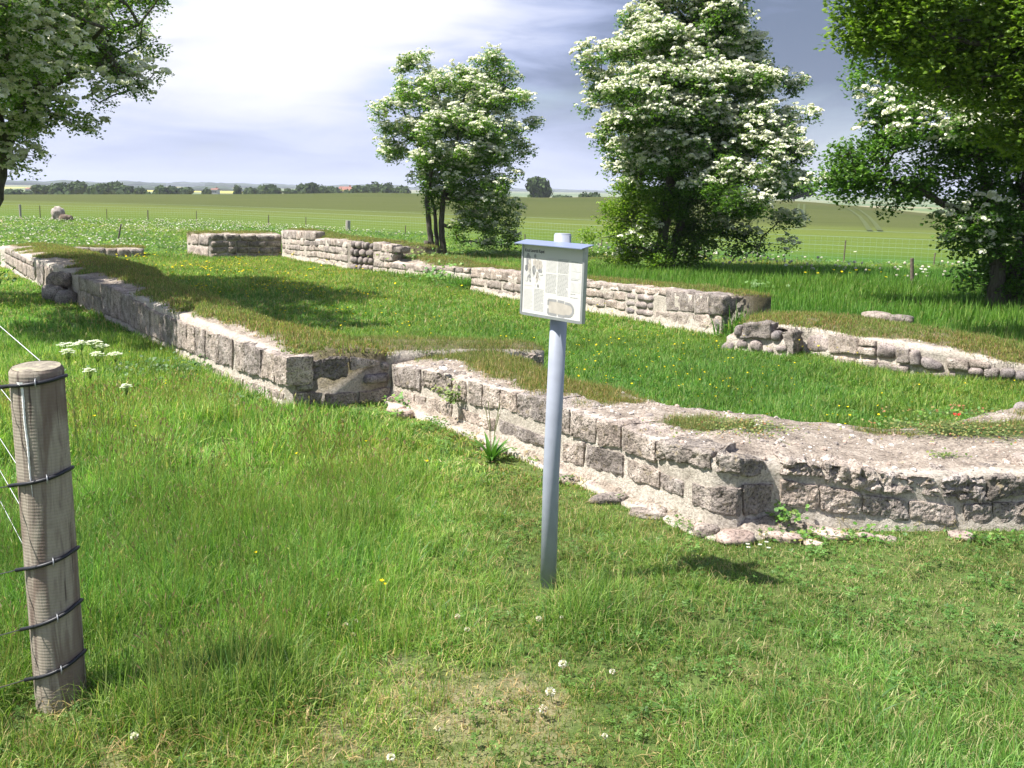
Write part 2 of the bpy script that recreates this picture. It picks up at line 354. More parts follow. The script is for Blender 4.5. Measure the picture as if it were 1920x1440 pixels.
def country_mat():
    m, nt, p, out = newmat('far farmland'); P = objpos(nt)
    v = nt.nodes.new('ShaderNodeTexVoronoi'); v.inputs['Scale'].default_value = 0.0045; nt.links.new(P, v.inputs['Vector'])
    s = nt.nodes.new('ShaderNodeSeparateColor'); nt.links.new(v.outputs['Color'], s.inputs[0])
    c = nramp(nt, s.outputs[0], [(0.0, (0.10, 0.15, 0.05)), (0.3, (0.17, 0.19, 0.08)), (0.55, (0.13, 0.18, 0.06)), (0.72, (0.25, 0.22, 0.12)), (0.86, (0.62, 0.52, 0.06)), (0.95, (0.12, 0.17, 0.06))])
    c.node.color_ramp.interpolation = 'CONSTANT'
    nt.links.new(c, p.inputs['Base Color']); p.inputs['Roughness'].default_value = 1; return m
M['country'] = country_mat()
M['wood'] = simple('far woodland', (0.035, 0.055, 0.03), 1.0, 0, 0.4, 0.02)
M['tram'] = simple('wheel track in crop', (0.062, 0.082, 0.02), 1.0, 0, 0.25, 0.8)
M['whitewash'] = simple('whitewashed wall', (0.45, 0.43, 0.41), 0.8); M['redroof'] = simple('red tile roof', (0.26, 0.12, 0.09), 0.8, 0, 0.15, 0.6)
M['window'] = simple('window glass', (0.05, 0.06, 0.07), 0.15)
FACES={"NN":[[-10.75,20.9],[-1.71,7.36]],"NE":[[-1.71,7.36],[-0.98,7.85]],"CN":[[-0.98,7.85],[1.0,4.75],[1.12,4.72],[1.3,4.86]],"AP":[[1.3,4.86],[1.75,4.84],[2.65,4.88],[3.6,5.2],[4.5,5.9],[5.1,6.9],[5.4,8.0],[5.3,9.3]],"RS":[[-1.0,7.85],[0.3,8.45]],"ST":[[-10.1,23.17],[-8.75,23.69]],"WJ":[[-8.11,24.88],[-7.31,24.04]],"WP":[[-7.31,24.04],[-5.71,24.64]],"FA":[[-5.71,24.64],[-3.5,21.11]],"FAr":[[-3.5,21.11],[-2.9,20.65]],"FA2":[[-2.9,20.65],[-0.79,17.88]],"FB":[[-0.72,16.82],[2.49,11.78]],"FBe":[[2.49,11.78],[3.15,12.28]],"CF":[[2.35,10.82],[2.94,10.3],[3.14,10.6],[3.42,9.85],[3.78,9.4],[4.66,8.86]]}
STONES=[
('CN',0,0.06,0.294,0.522,0.342,0.522,0.178,0.058,0.138),
('CN',1,0.531,0.343,1.028,0.382,1.029,0.228,0.53,0.203),
('CN',0,1.043,0.383,1.226,0.37,1.229,0.206,1.045,0.205),
('CN',0,1.241,0.369,1.43,0.375,1.433,0.228,1.244,0.207),
('CN',0,1.437,0.375,1.665,0.387,1.668,0.254,1.44,0.229),
('CN',0,1.671,0.387,1.873,0.399,1.878,0.252,1.675,0.254),
('CN',0,1.886,0.4,2.235,0.424,2.242,0.262,1.89,0.252),
('CN',0,2.247,0.418,2.46,0.396,2.467,0.247,2.253,0.262),
('CN',0,2.471,0.401,2.721,0.395,2.729,0.249,2.478,0.246),
('CN',0,2.731,0.395,2.945,0.406,2.952,0.276,2.739,0.249),
('CN',0,2.959,0.406,3.239,0.383,3.246,0.267,2.967,0.265),
('CN',1,3.248,0.382,3.666,0.422,3.674,0.309,3.254,0.278),
('CN',1,3.673,0.423,4.031,0.356,4.042,0.256,3.681,0.31),
('CN',0,0.067,0.1,0.423,0.129,0.423,0.022,0.065,-0.009),
('CN',0,0.459,0.124,0.609,0.136,0.609,0.021,0.458,0.008),
('CN',0,0.652,0.147,1.014,0.163,1.015,0.055,0.652,0.041),
('CN',0,1.108,0.159,1.616,0.174,1.617,0.097,1.108,0.067),
('CN',0,1.663,0.187,2.257,0.172,2.259,0.118,1.665,0.085),
('CN',0,2.398,0.19,2.612,0.228,2.619,0.089,2.403,0.081),
('CN',0,2.632,0.232,2.973,0.237,2.98,0.121,2.639,0.09),
('CN',0,2.997,0.236,3.279,0.222,3.286,0.13,3.003,0.123),
('CN',0,3.288,0.222,3.471,0.214,3.477,0.132,3.294,0.13),
('CN',0,3.534,0.223,3.835,0.25,3.849,0.088,3.542,0.114),
('CN',0,3.843,0.249,4.088,0.223,4.103,0.074,3.858,0.087),
('AP',2,0.057,0.356,0.206,0.35,0.211,0.278,0.062,0.271),
('AP',2,0.215,0.338,0.276,0.325,0.282,0.254,0.219,0.277),
('AP',2,0.284,0.335,0.546,0.304,0.554,0.204,0.29,0.252),
('AP',2,0.554,0.303,0.874,0.282,0.885,0.165,0.563,0.202),
('AP',2,0.885,0.281,1.102,0.287,1.116,0.153,0.896,0.164),
('AP',1,1.113,0.287,1.344,0.292,1.359,0.178,1.127,0.153),
('AP',0,0.061,0.243,0.257,0.23,0.266,0.1,0.069,0.127),
('AP',0,0.262,0.229,0.465,0.19,0.474,0.08,0.272,0.099),
('AP',0,0.479,0.188,0.715,0.156,0.725,0.049,0.488,0.078),
('AP',0,0.721,0.156,0.965,0.135,0.976,0.027,0.73,0.049),
('AP',0,1.004,0.136,1.153,0.141,1.167,0.019,1.015,0.025),
('AP',0,1.159,0.141,1.364,0.144,1.384,0.004,1.172,0.018),
('NN',0,9.943,0.452,10.519,0.458,10.416,0.075,9.831,0.059),
('NN',0,10.519,0.458,11.048,0.446,10.958,0.086,10.416,0.075),
('NN',0,11.048,0.446,11.513,0.424,11.432,0.076,10.958,0.086),
('NN',0,11.513,0.424,11.95,0.403,11.876,0.067,11.432,0.076),
('NN',0,11.95,0.403,12.338,0.386,12.271,0.061,11.876,0.067),
('NN',0,12.338,0.386,12.77,0.379,12.712,0.076,12.271,0.061),
('NN',0,12.77,0.379,13.174,0.375,13.124,0.09,12.712,0.076),
('NN',0,13.174,0.375,13.738,0.385,13.693,0.103,13.124,0.09),
('NN',0,13.738,0.385,14,0.389,13.958,0.111,13.693,0.103),
('NN',0,14,0.389,14.316,0.394,14.278,0.121,13.958,0.111),
('NN',0,14.316,0.394,14.691,0.399,14.657,0.133,14.278,0.121),
('NN',0,14.691,0.399,15.055,0.405,15.026,0.148,14.657,0.133),
('NN',0,15.139,0.407,15.396,0.415,15.37,0.165,15.11,0.152),
('NN',0,15.396,0.415,15.788,0.414,15.767,0.184,15.37,0.165),
('NN',0,15.788,0.414,16.071,0.423,16.052,0.19,15.767,0.184),
('NN',0,16.071,0.423,16.338,0.433,16.321,0.196,16.052,0.19),
('NN',0,8.424,0.438,9.081,0.444,9.019,0.25,8.359,0.244),
('NN',0,9.081,0.444,9.943,0.452,9.888,0.257,9.019,0.25),
('NN',0,8.359,0.244,8.877,0.248,8.811,0.042,8.288,0.034),
('NN',0,8.877,0.248,9.432,0.253,9.371,0.052,8.811,0.042),
('NN',0,9.432,0.253,9.888,0.257,9.831,0.059,9.371,0.052),
('NN',0,13.899,0.064,14.416,0.073,14.4,-0.042,13.879,-0.069),
('NN',0,14.463,0.073,14.8,0.079,14.788,-0.022,14.448,-0.04),
('NN',0,14.917,0.081,15.323,0.103,15.311,-0.017,14.904,-0.03),
('NN',0,15.35,0.104,15.835,0.132,15.824,0.012,15.339,-0.002),
('NN',0,15.871,0.134,16.229,0.139,16.221,0.032,15.86,0.013),
('NN',3,8.428,-0.001,9.153,0.008,9.111,-0.13,8.382,-0.141),
('NN',3,9.248,-0.02,9.874,-0.011,9.836,-0.147,9.205,-0.158),
('NN',3,10.008,0.019,10.778,0.029,10.747,-0.091,9.974,-0.102),
('NN',3,10.879,-0.01,11.257,-0.006,11.228,-0.127,10.849,-0.129),
('NN',3,11.818,0.024,12.465,0.028,12.43,-0.148,11.78,-0.151),
('NN',3,12.594,0.017,13.288,0.022,13.263,-0.123,12.566,-0.124),
('NN',0,0.976,0.445,1.941,0.423,1.881,0.314,0.907,0.326),
('NN',0,1.941,0.423,2.766,0.404,2.714,0.305,1.881,0.314),
('NN',0,2.766,0.404,3.659,0.384,3.615,0.294,2.714,0.305),
('NN',0,3.659,0.384,4.491,0.379,4.449,0.289,3.615,0.294),
('NN',0,0.907,0.326,2.443,0.308,2.328,0.092,0.799,0.142),
('NN',0,2.443,0.308,3.737,0.293,3.618,0.051,2.328,0.092),
('NN',0,3.737,0.293,4.676,0.288,4.563,0.043,3.618,0.051),
('NN',0,4.885,0.38,5.578,0.38,5.431,0.039,4.731,0.042),
('NN',0,5.681,0.381,6.322,0.381,6.181,0.035,5.534,0.038),
('NN',3,0.799,0.142,1.768,0.11,1.662,-0.081,0.691,-0.042),
('NN',3,1.768,0.11,3.056,0.069,2.952,-0.134,1.662,-0.081),
('NN',3,3.056,0.069,3.981,0.046,3.886,-0.153,2.952,-0.134),
('NN',3,3.981,0.046,4.787,0.042,4.711,-0.125,3.886,-0.153),
('NN',3,4.787,0.042,5.534,0.038,5.476,-0.098,4.711,-0.125),
('NN',3,5.534,0.038,6.133,0.035,6.087,-0.077,5.476,-0.098),
('NE',1,0.03,0.404,0.182,0.4,0.178,0.232,0.025,0.241),
('NE',1,0.195,0.399,0.53,0.389,0.527,0.204,0.191,0.223),
('NE',0,0.539,0.387,0.791,0.332,0.79,0.299,0.537,0.276),
('NE',3,0.805,0.329,0.894,0.31,0.894,0.235,0.804,0.227),
('NE',3,0.101,0.226,0.234,0.222,0.232,0.139,0.086,0.145),
('NE',3,0.659,0.23,0.87,0.229,0.86,0.156,0.645,0.15),
('NE',0,0.056,0.14,0.306,0.119,0.303,-0.028,0.052,-0.017),
('NE',0,0.315,0.118,0.584,0.096,0.582,-0.041,0.312,-0.029),
('NE',0,0.602,0.096,0.888,0.104,0.887,-0.023,0.6,-0.04),
('RS',1,0.959,0.333,1.157,0.323,1.16,0.153,0.961,0.165),
('RS',1,1.167,0.323,1.399,0.31,1.403,0.138,1.17,0.152),
('ST',0,-0.086,0.281,0.265,0.272,0.25,0.01,-0.103,0.013),
('ST',0,0.265,0.272,0.609,0.262,0.595,0.007,0.25,0.01),
('ST',0,0.609,0.262,0.864,0.255,0.85,0.005,0.595,0.007),
('ST',0,0.864,0.255,1.12,0.248,1.107,0.003,0.85,0.005),
('ST',0,1.12,0.248,1.45,0.238,1.437,0,1.107,0.003),
('WJ',0,0.091,0.579,0.63,0.576,0.604,0.298,0.062,0.291),
('WJ',0,0.658,0.576,1.153,0.573,1.129,0.306,0.632,0.299),
('WJ',0,0.061,0.278,1.128,0.293,1.102,-0,0.033,0),
('WP',1,0.047,0.596,0.375,0.591,0.369,0.431,0.04,0.432),
('WP',1,0.375,0.591,0.738,0.586,0.732,0.431,0.369,0.431),
('WP',1,0.738,0.586,1.119,0.58,1.115,0.43,0.732,0.431),
('WP',1,1.119,0.58,1.546,0.574,1.542,0.429,1.115,0.43),
('WP',1,1.546,0.574,1.715,0.572,1.711,0.429,1.542,0.429),
('WP',1,0.04,0.432,0.449,0.431,0.444,0.288,0.035,0.292),
('WP',1,0.449,0.431,0.621,0.431,0.616,0.286,0.444,0.288),
('WP',1,0.621,0.431,0.912,0.43,0.907,0.282,0.616,0.286),
('WP',1,0.912,0.43,1.337,0.43,1.333,0.278,0.907,0.282),
('WP',1,1.337,0.43,1.711,0.429,1.707,0.273,1.333,0.278),
('WP',1,0.035,0.292,0.438,0.288,0.432,0.134,0.029,0.14),
('WP',1,0.438,0.288,0.633,0.285,0.627,0.132,0.432,0.134),
('WP',1,0.633,0.285,0.925,0.282,0.92,0.128,0.627,0.132),
('WP',1,0.925,0.282,1.159,0.28,1.155,0.125,0.92,0.128),
('WP',1,1.159,0.28,1.477,0.276,1.473,0.12,1.155,0.125),
('WP',1,1.477,0.276,1.707,0.273,1.702,0.117,1.473,0.12),
('WP',1,0.029,0.14,0.195,0.138,0.189,-0.013,0.023,-0.013),
('WP',1,0.195,0.138,0.416,0.135,0.411,-0.013,0.189,-0.013),
('WP',1,0.416,0.135,0.656,0.131,0.651,-0.013,0.411,-0.013),
('WP',1,0.656,0.131,1.071,0.126,1.067,-0.013,0.651,-0.013),
('WP',1,1.071,0.126,1.45,0.121,1.446,-0.013,1.067,-0.013),
('WP',1,1.45,0.121,1.702,0.117,1.699,-0.013,1.446,-0.013),
('FA',0,0.107,0.705,1.058,0.727,1.042,0.507,0.089,0.485),
('FA',0,1.058,0.727,1.539,0.738,1.524,0.518,1.042,0.507),
('FA',0,1.539,0.738,2.327,0.756,2.314,0.537,1.524,0.518),
('FA',0,0.089,0.485,0.474,0.494,0.464,0.372,0.079,0.365),
('FA',0,0.474,0.494,1.26,0.513,1.252,0.387,0.464,0.372),
('FA',0,1.26,0.513,1.555,0.52,1.547,0.393,1.252,0.387),
('FA',0,1.555,0.52,2.195,0.536,2.187,0.405,1.547,0.393),
('FA',0,2.195,0.536,2.889,0.619,2.881,0.468,2.187,0.405),
('FA',0,2.889,0.619,3.218,0.624,3.21,0.471,2.881,0.468),
('FA',0,3.218,0.624,3.538,0.628,3.531,0.475,3.21,0.471),
('FA',0,3.538,0.628,3.909,0.633,3.903,0.478,3.531,0.475),
('FA',0,3.909,0.633,4.167,0.637,4.161,0.481,3.903,0.478),
('FA',0,0.079,0.365,0.49,0.373,0.48,0.25,0.069,0.245),
('FA',0,0.49,0.373,1.274,0.388,1.265,0.262,0.48,0.25),
('FA',0,1.274,0.388,1.658,0.395,1.65,0.267,1.265,0.262),
('FA',0,1.658,0.395,2.382,0.463,2.374,0.314,1.65,0.267),
('FA',0,2.382,0.463,2.818,0.468,2.81,0.316,2.374,0.314),
('FA',0,2.818,0.468,3.087,0.47,3.08,0.318,2.81,0.316),
('FA',0,3.087,0.47,3.513,0.474,3.506,0.321,3.08,0.318),
('FA',0,3.513,0.474,4.161,0.481,4.155,0.324,3.506,0.321),
('FA',0,0.069,0.245,0.42,0.25,0.411,0.127,0.059,0.124),
('FA',0,0.42,0.25,0.881,0.256,0.872,0.132,0.411,0.127),
('FA',0,0.881,0.256,1.471,0.265,1.463,0.137,0.872,0.132),
('FA',0,1.471,0.265,1.761,0.269,1.753,0.14,1.463,0.137),
('FA',0,1.761,0.269,2.351,0.314,2.343,0.164,1.753,0.14),
('FA',0,2.351,0.314,2.768,0.316,2.76,0.165,2.343,0.164),
('FA',0,2.768,0.316,3.161,0.318,3.153,0.165,2.76,0.165),
('FA',0,3.161,0.318,3.748,0.322,3.741,0.167,3.153,0.165),
('FA',0,3.748,0.322,4.155,0.324,4.148,0.167,3.741,0.167),
('FA',0,0.059,0.124,0.472,0.128,0.462,0.005,0.049,0.003),
('FA',0,0.472,0.128,1.016,0.133,1.006,0.007,0.462,0.005),
('FA',0,1.016,0.133,1.398,0.137,1.389,0.009,1.006,0.007),
('FA',0,1.398,0.137,1.807,0.141,1.799,0.011,1.389,0.009),
('FA',0,1.807,0.141,2.51,0.164,2.502,0.013,1.799,0.011),
('FA',0,2.51,0.164,3.182,0.165,3.174,0.012,2.502,0.013),
('FA',0,3.182,0.165,3.582,0.166,3.575,0.011,3.174,0.012),
('FA',0,3.582,0.166,4.148,0.167,4.142,0.01,3.575,0.011),
('FAr',3,0.05,0.638,0.205,0.635,0.202,0.478,0.046,0.48),
('FAr',3,0.205,0.635,0.392,0.631,0.389,0.476,0.202,0.478),
('FAr',3,0.392,0.631,0.489,0.629,0.486,0.474,0.389,0.476),
('FAr',3,0.489,0.629,0.591,0.627,0.588,0.473,0.486,0.474),
('FAr',3,0.591,0.627,0.745,0.624,0.743,0.471,0.588,0.473),
('FAr',3,0.046,0.48,0.163,0.478,0.159,0.32,0.043,0.321),
('FAr',3,0.163,0.478,0.298,0.477,0.295,0.32,0.159,0.32),
('FAr',3,0.298,0.477,0.522,0.474,0.519,0.319,0.295,0.32),
('FAr',3,0.522,0.474,0.743,0.471,0.74,0.318,0.519,0.319),
('FAr',3,0.043,0.321,0.282,0.32,0.279,0.163,0.039,0.161),
('FAr',3,0.282,0.32,0.418,0.319,0.415,0.163,0.279,0.163),
('FAr',3,0.418,0.319,0.585,0.319,0.583,0.164,0.415,0.163),
('FAr',3,0.585,0.319,0.74,0.318,0.738,0.165,0.583,0.164),
('FAr',3,0.039,0.161,0.274,0.163,0.271,0.005,0.036,0.002),
('FAr',3,0.274,0.163,0.376,0.163,0.373,0.006,0.271,0.005),
('FAr',3,0.376,0.163,0.619,0.164,0.617,0.009,0.373,0.006),
('FAr',3,0.619,0.164,0.738,0.165,0.736,0.011,0.617,0.009),
('FA2',0,0.007,0.646,0.339,0.633,0.335,0.446,0.003,0.45),
('FA2',0,0.339,0.633,0.619,0.623,0.617,0.444,0.335,0.446),
('FA2',0,0.619,0.623,0.781,0.616,0.778,0.442,0.617,0.444),
('FA2',0,0.003,0.45,0.455,0.445,0.452,0.261,-0.002,0.253),
('FA2',0,0.455,0.445,0.778,0.442,0.776,0.268,0.452,0.261),
('FA2',1,0.801,0.598,1.09,0.602,1.088,0.456,0.799,0.45),
('FA2',0,-0.002,0.253,0.433,0.259,0.43,0.134,-0.004,0.132),
('FA2',0,0.433,0.259,0.731,0.264,0.729,0.136,0.43,0.134),
('FA2',0,0.731,0.264,1.177,0.27,1.175,0.139,0.729,0.136),
('FA2',0,1.177,0.27,1.555,0.276,1.555,0.141,1.175,0.139),
('FA2',0,1.555,0.276,1.95,0.282,1.95,0.143,1.555,0.141),
('FA2',0,1.95,0.282,2.181,0.286,2.181,0.145,1.95,0.143),
('FA2',0,-0.004,0.132,0.256,0.133,0.254,0.01,-0.007,0.011),
('FA2',0,0.256,0.133,0.475,0.135,0.473,0.009,0.254,0.01),
('FA2',0,0.475,0.135,0.989,0.138,0.988,0.007,0.473,0.009),
('FA2',0,0.989,0.138,1.345,0.14,1.344,0.006,0.988,0.007),
('FA2',0,1.345,0.14,1.654,0.141,1.653,0.005,1.344,0.006),
('FA2',0,1.654,0.141,1.905,0.143,1.904,0.004,1.653,0.005),
('FA2',0,1.905,0.143,2.181,0.145,2.181,0.003,1.904,0.004),
('FA2',0,2.2,0.297,2.622,0.309,2.623,0.217,2.2,0.207),
('FA2',0,2.622,0.309,3.017,0.321,3.018,0.227,2.623,0.217),
('FA2',0,3.017,0.321,3.266,0.328,3.267,0.233,3.018,0.227),
('FA2',0,3.266,0.328,3.472,0.334,3.474,0.238,3.267,0.233),
('FB',0,-0.003,0.43,0.399,0.439,0.402,0.257,-0,0.251),
('FB',0,0.399,0.439,0.659,0.444,0.663,0.261,0.402,0.257),
('FB',0,0.659,0.444,0.879,0.449,0.883,0.264,0.663,0.261),
('FB',0,0.879,0.449,1.292,0.458,1.298,0.27,0.883,0.264),
('FB',0,1.292,0.458,1.586,0.463,1.592,0.273,1.298,0.27),
('FB',0,1.586,0.463,1.768,0.463,1.774,0.273,1.592,0.273),
('FB',0,1.768,0.463,2.125,0.462,2.132,0.273,1.774,0.273),
('FB',0,2.125,0.462,2.36,0.461,2.368,0.272,2.132,0.273),
('FB',0,2.36,0.461,2.535,0.46,2.543,0.272,2.368,0.272),
('FB',0,2.535,0.46,2.751,0.46,2.759,0.272,2.543,0.272),
('FB',0,2.751,0.46,2.895,0.459,2.904,0.271,2.759,0.272),
('FB',0,2.895,0.459,3.112,0.459,3.121,0.271,2.904,0.271),
('FB',0,3.112,0.459,3.233,0.458,3.242,0.271,3.121,0.271),
('FB',0,-0,0.251,0.597,0.26,0.6,0.129,0.001,0.126),
('FB',0,0.597,0.26,0.978,0.265,0.982,0.131,0.6,0.129),
('FB',0,0.978,0.265,1.357,0.271,1.361,0.134,0.982,0.131),
('FB',0,1.357,0.271,1.799,0.273,1.804,0.134,1.361,0.134),
('FB',0,1.799,0.273,2.143,0.273,2.149,0.134,1.804,0.134),
('FB',0,2.143,0.273,2.419,0.272,2.425,0.133,2.149,0.134),
('FB',0,2.419,0.272,2.719,0.272,2.725,0.132,2.425,0.133),
('FB',0,2.719,0.272,2.937,0.271,2.943,0.132,2.725,0.132),
('FB',0,2.937,0.271,3.242,0.271,3.249,0.131,2.943,0.132),
('FB',0,0.001,0.126,0.471,0.128,0.474,-0.001,0.003,-0),
('FB',0,0.471,0.128,0.874,0.131,0.878,-0.002,0.474,-0.001),
('FB',0,0.874,0.131,1.206,0.133,1.21,-0.003,0.878,-0.002),
('FB',0,1.206,0.133,1.444,0.134,1.448,-0.004,1.21,-0.003),
('FB',0,1.444,0.134,1.736,0.135,1.74,-0.005,1.448,-0.004),
('FB',0,1.736,0.135,2.177,0.134,2.183,-0.006,1.74,-0.005),
('FB',0,2.177,0.134,2.624,0.133,2.63,-0.007,2.183,-0.006),
('FB',0,2.624,0.133,2.906,0.132,2.912,-0.008,2.63,-0.007),
('FB',0,2.906,0.132,3.249,0.131,3.256,-0.008,2.912,-0.008),
('FB',0,3.233,0.458,3.61,0.468,3.615,0.369,3.238,0.361),
('FB',0,3.61,0.468,3.963,0.476,3.968,0.377,3.615,0.369),
('FB',0,3.963,0.476,4.325,0.486,4.331,0.386,3.968,0.377),
('FB',0,4.325,0.486,4.573,0.492,4.579,0.392,4.331,0.386),
('FB',0,4.573,0.492,4.956,0.503,4.963,0.402,4.579,0.392),
('FB',0,3.238,0.361,3.655,0.37,3.662,0.246,3.244,0.238),
('FB',0,3.655,0.37,3.898,0.375,3.905,0.25,3.662,0.246),
('FB',0,3.898,0.375,4.124,0.38,4.132,0.254,3.905,0.25),
('FB',0,3.244,0.238,3.696,0.246,3.703,0.121,3.25,0.115),
('FB',0,3.696,0.246,3.959,0.251,3.966,0.125,3.703,0.121),
('FB',0,3.959,0.251,4.132,0.254,4.139,0.128,3.966,0.125),
('FB',0,3.25,0.115,3.566,0.119,3.573,-0.005,3.256,-0.008),
('FB',0,3.566,0.119,3.953,0.125,3.96,-0.001,3.573,-0.005),
('FB',0,3.953,0.125,4.139,0.128,4.147,0.001,3.96,-0.001),
('FB',3,4.147,0.381,4.363,0.387,4.369,0.29,4.153,0.285),
('FB',3,4.363,0.387,4.715,0.396,4.721,0.298,4.369,0.29),
('FB',3,4.153,0.285,4.346,0.289,4.352,0.193,4.158,0.189),
('FB',3,4.346,0.289,4.592,0.295,4.598,0.198,4.352,0.193),
('FB',3,4.592,0.295,4.721,0.298,4.727,0.201,4.598,0.198),
('FB',3,4.158,0.189,4.352,0.193,4.358,0.096,4.164,0.092),
('FB',3,4.352,0.193,4.727,0.201,4.734,0.103,4.358,0.096),
('FB',3,4.164,0.092,4.482,0.098,4.488,0.001,4.17,-0.005),
('FB',3,4.482,0.098,4.734,0.103,4.74,0.005,4.488,0.001),
('FB',0,4.936,0.503,5.463,0.507,5.482,0.244,4.955,0.219),
('FB',0,5.463,0.507,5.93,0.512,5.949,0.266,5.482,0.244),
('FB',0,4.727,0.207,5.183,0.229,5.198,0.007,4.74,0.007),
('FB',0,5.183,0.229,5.487,0.243,5.504,0.006,5.198,0.007),
('FB',0,5.487,0.243,5.949,0.266,5.969,0.005,5.504,0.006),
('FBe',1,-0.029,0.51,0.145,0.492,0.166,0.251,-0.009,0.257),
('FBe',1,0.145,0.492,0.463,0.46,0.483,0.242,0.166,0.251),
('FBe',1,0.463,0.46,0.777,0.427,0.796,0.233,0.483,0.242),
('FBe',3,-0.009,0.257,0.179,0.251,0.199,0.014,0.011,0.013),
('FBe',3,0.179,0.251,0.424,0.244,0.444,0.016,0.199,0.014),
('FBe',3,0.424,0.244,0.735,0.235,0.756,0.018,0.444,0.016),
('CF',3,0.06,0.271,0.149,0.297,0.158,0.164,0.061,0.165),
('CF',1,0.174,0.317,0.499,0.348,0.511,0.178,0.172,0.154),
('CF',3,0.523,0.271,0.615,0.269,0.61,0.166,0.511,0.178),
('CF',1,0.621,0.27,0.758,0.284,0.784,0.016,0.699,0.108),
('CF',3,0.116,0.113,0.23,0.137,0.243,0.039,0.128,0.026),
('CF',3,0.269,0.129,0.401,0.138,0.397,0.022,0.281,0.043),
('CF',3,0.443,0.079,0.536,0.078,0.534,0.026,0.446,0.033),
('CF',3,-0.058,0.064,0.059,0.095,0.077,0.002,-0.066,-0.026),
('CF',3,0.589,0.107,0.692,0.119,0.696,0.068,0.593,0.056),
('CF',3,0.558,0.029,0.691,0.045,0.701,-0.011,0.574,-0.021),
('CF',1,0.769,0.296,1.054,0.281,1.132,0.007,0.814,0.013),
('CF',3,1.117,0.24,1.514,0.264,1.546,0.067,1.158,0.007),
('CF',0,1.548,0.269,1.958,0.282,1.971,0.133,1.577,0.095),
('CF',0,1.98,0.295,2.146,0.284,2.151,0.232,1.987,0.221),
('CF',0,1.989,0.2,2.142,0.209,2.148,0.136,1.995,0.136),
('CF',3,2.166,0.26,2.364,0.28,2.378,0.136,2.179,0.119),
('CF',0,2.395,0.253,2.522,0.254,2.534,0.116,2.407,0.119),
('CF',3,2.537,0.25,2.609,0.247,2.623,0.084,2.55,0.097),
('CF',3,2.639,0.178,2.831,0.136,2.832,0.075,2.656,0.087),
('CF',0,2.868,0.19,3.047,0.198,3.056,0.109,2.881,0.1),
('CF',0,3.07,0.201,3.225,0.176,3.228,0.147,3.075,0.146),
('CF',3,3.068,0.125,3.167,0.126,3.172,0.076,3.072,0.075),
('CF',0,3.193,0.133,3.301,0.13,3.307,0.066,3.2,0.064),
('CF',3,3.326,0.142,3.432,0.139,3.44,0.061,3.334,0.064),
('CF',3,3.445,0.14,3.541,0.136,3.549,0.053,3.454,0.052),
('CF',0,1.188,-0.011,1.575,0.038,1.579,0.005,1.192,-0.045),
('CF',0,1.608,0.055,1.937,0.085,1.944,0.021,1.615,-0.011),
('CF',0,1.976,0.08,2.176,0.086,2.183,0.013,1.983,0.005),
('CF',0,2.2,0.079,2.517,0.072,2.523,0.016,2.207,0.006),
('CF',0,2.689,0.039,2.945,0.067,2.95,0.006,2.693,-0.007),
]
# ------------------------------------------------------------------ terrain
AZ = [-60, -27, -14, -7.8, -3, 1.2, 5, 10, 16, 19.3, 22.6, 27, 60]
PXB = [14, 14, 7, 1.5, 2, 6, 2.5, 2, 5, 13, 24, 30, 30]
def terrain(x, y):
    x = np.asarray(x, float); y = np.asarray(y, float); r = np.hypot(x, y); az = np.degrees(np.arctan2(x, y))
    crest = EYE - np.interp(az, AZ, PXB)/F_PX*200.0
    z = crest*sstep(62, 200, r)
    z = np.where(r > 200, crest + (-3.0-crest)*sstep(200, 330, r), z)
    z = z + (11.0)*sstep(900, 3200, r) + 5*sstep(1200, 4000, r)*np.sin(x/700.0+1.3)*0.5
    z = np.where(y < 0, z*0.3, z)
    return z
def fence_y(x): return np.interp(x, [-200, -26, -16, -9, 0.4, 6.5, 12, 30, 200], [88, 51.5, 49.5, 43.5, 34.5, 26.6, 22.9, 13, -90])
def rfence(az):
    # radius at which a bearing meets the far fence line
    rr = np.linspace(5, 260, 1400)
    out = []
    for a in np.atleast_1d(az):
        x = rr*math.sin(a); y = rr*math.cos(a); k = np.argmax(y >= fence_y(x)); out.append(rr[k] if k > 0 else 60.0)
    return np.array(out)
def polar(name, radii_fn, naz, mat, kind='structure', zoff=0.0):
    azs = np.linspace(-PI, PI, naz+1); R = np.array([radii_fn(a) for a in azs]); nr = R.shape[1]
    X = R*np.sin(azs)[:, None]; Y = R*np.cos(azs)[:, None]; Z = terrain(X, Y)+zoff
    V = np.stack([X.ravel(), Y.ravel(), Z.ravel()], 1); i = np.arange(naz)[:, None]*nr + np.arange(nr-1)[None, :]
    Fs = np.stack([i, i+1, i+nr+1, i+nr], -1).reshape(-1, 4)
    me = bpy.data.meshes.new(name); me.from_pydata(V.tolist(), [], Fs[:, ::-1].tolist()); me.materials.append(mat); me.shade_smooth()
    o = bpy.data.objects.new(name, me); C.objects.link(o); o['kind'] = kind; return o
_rf = {}
def rf(a):
    k = round(a, 5)
    if k not in _rf:
        f = rfence(np.array([a]))[0] if abs(a) < 1.25 else 60.0
        _rf[k] = max(14.0, min(f, 90.0))
    return _rf[k]
NAZ = 720
def smoothnoise_ground(o, amp):
    me = o.data; n = len(me.vertices); co = np.empty(n*3); me.vertices.foreach_get('co', co); co = co.reshape(-1, 3)
    co[:, 2] += fbm(co[:, :2], 0.7, 3)*amp*sstep(3, 1.5, np.zeros(n)+1); me.vertices.foreach_set('co', co.ravel()); return co
PATHC = (-0.36, 2.92)
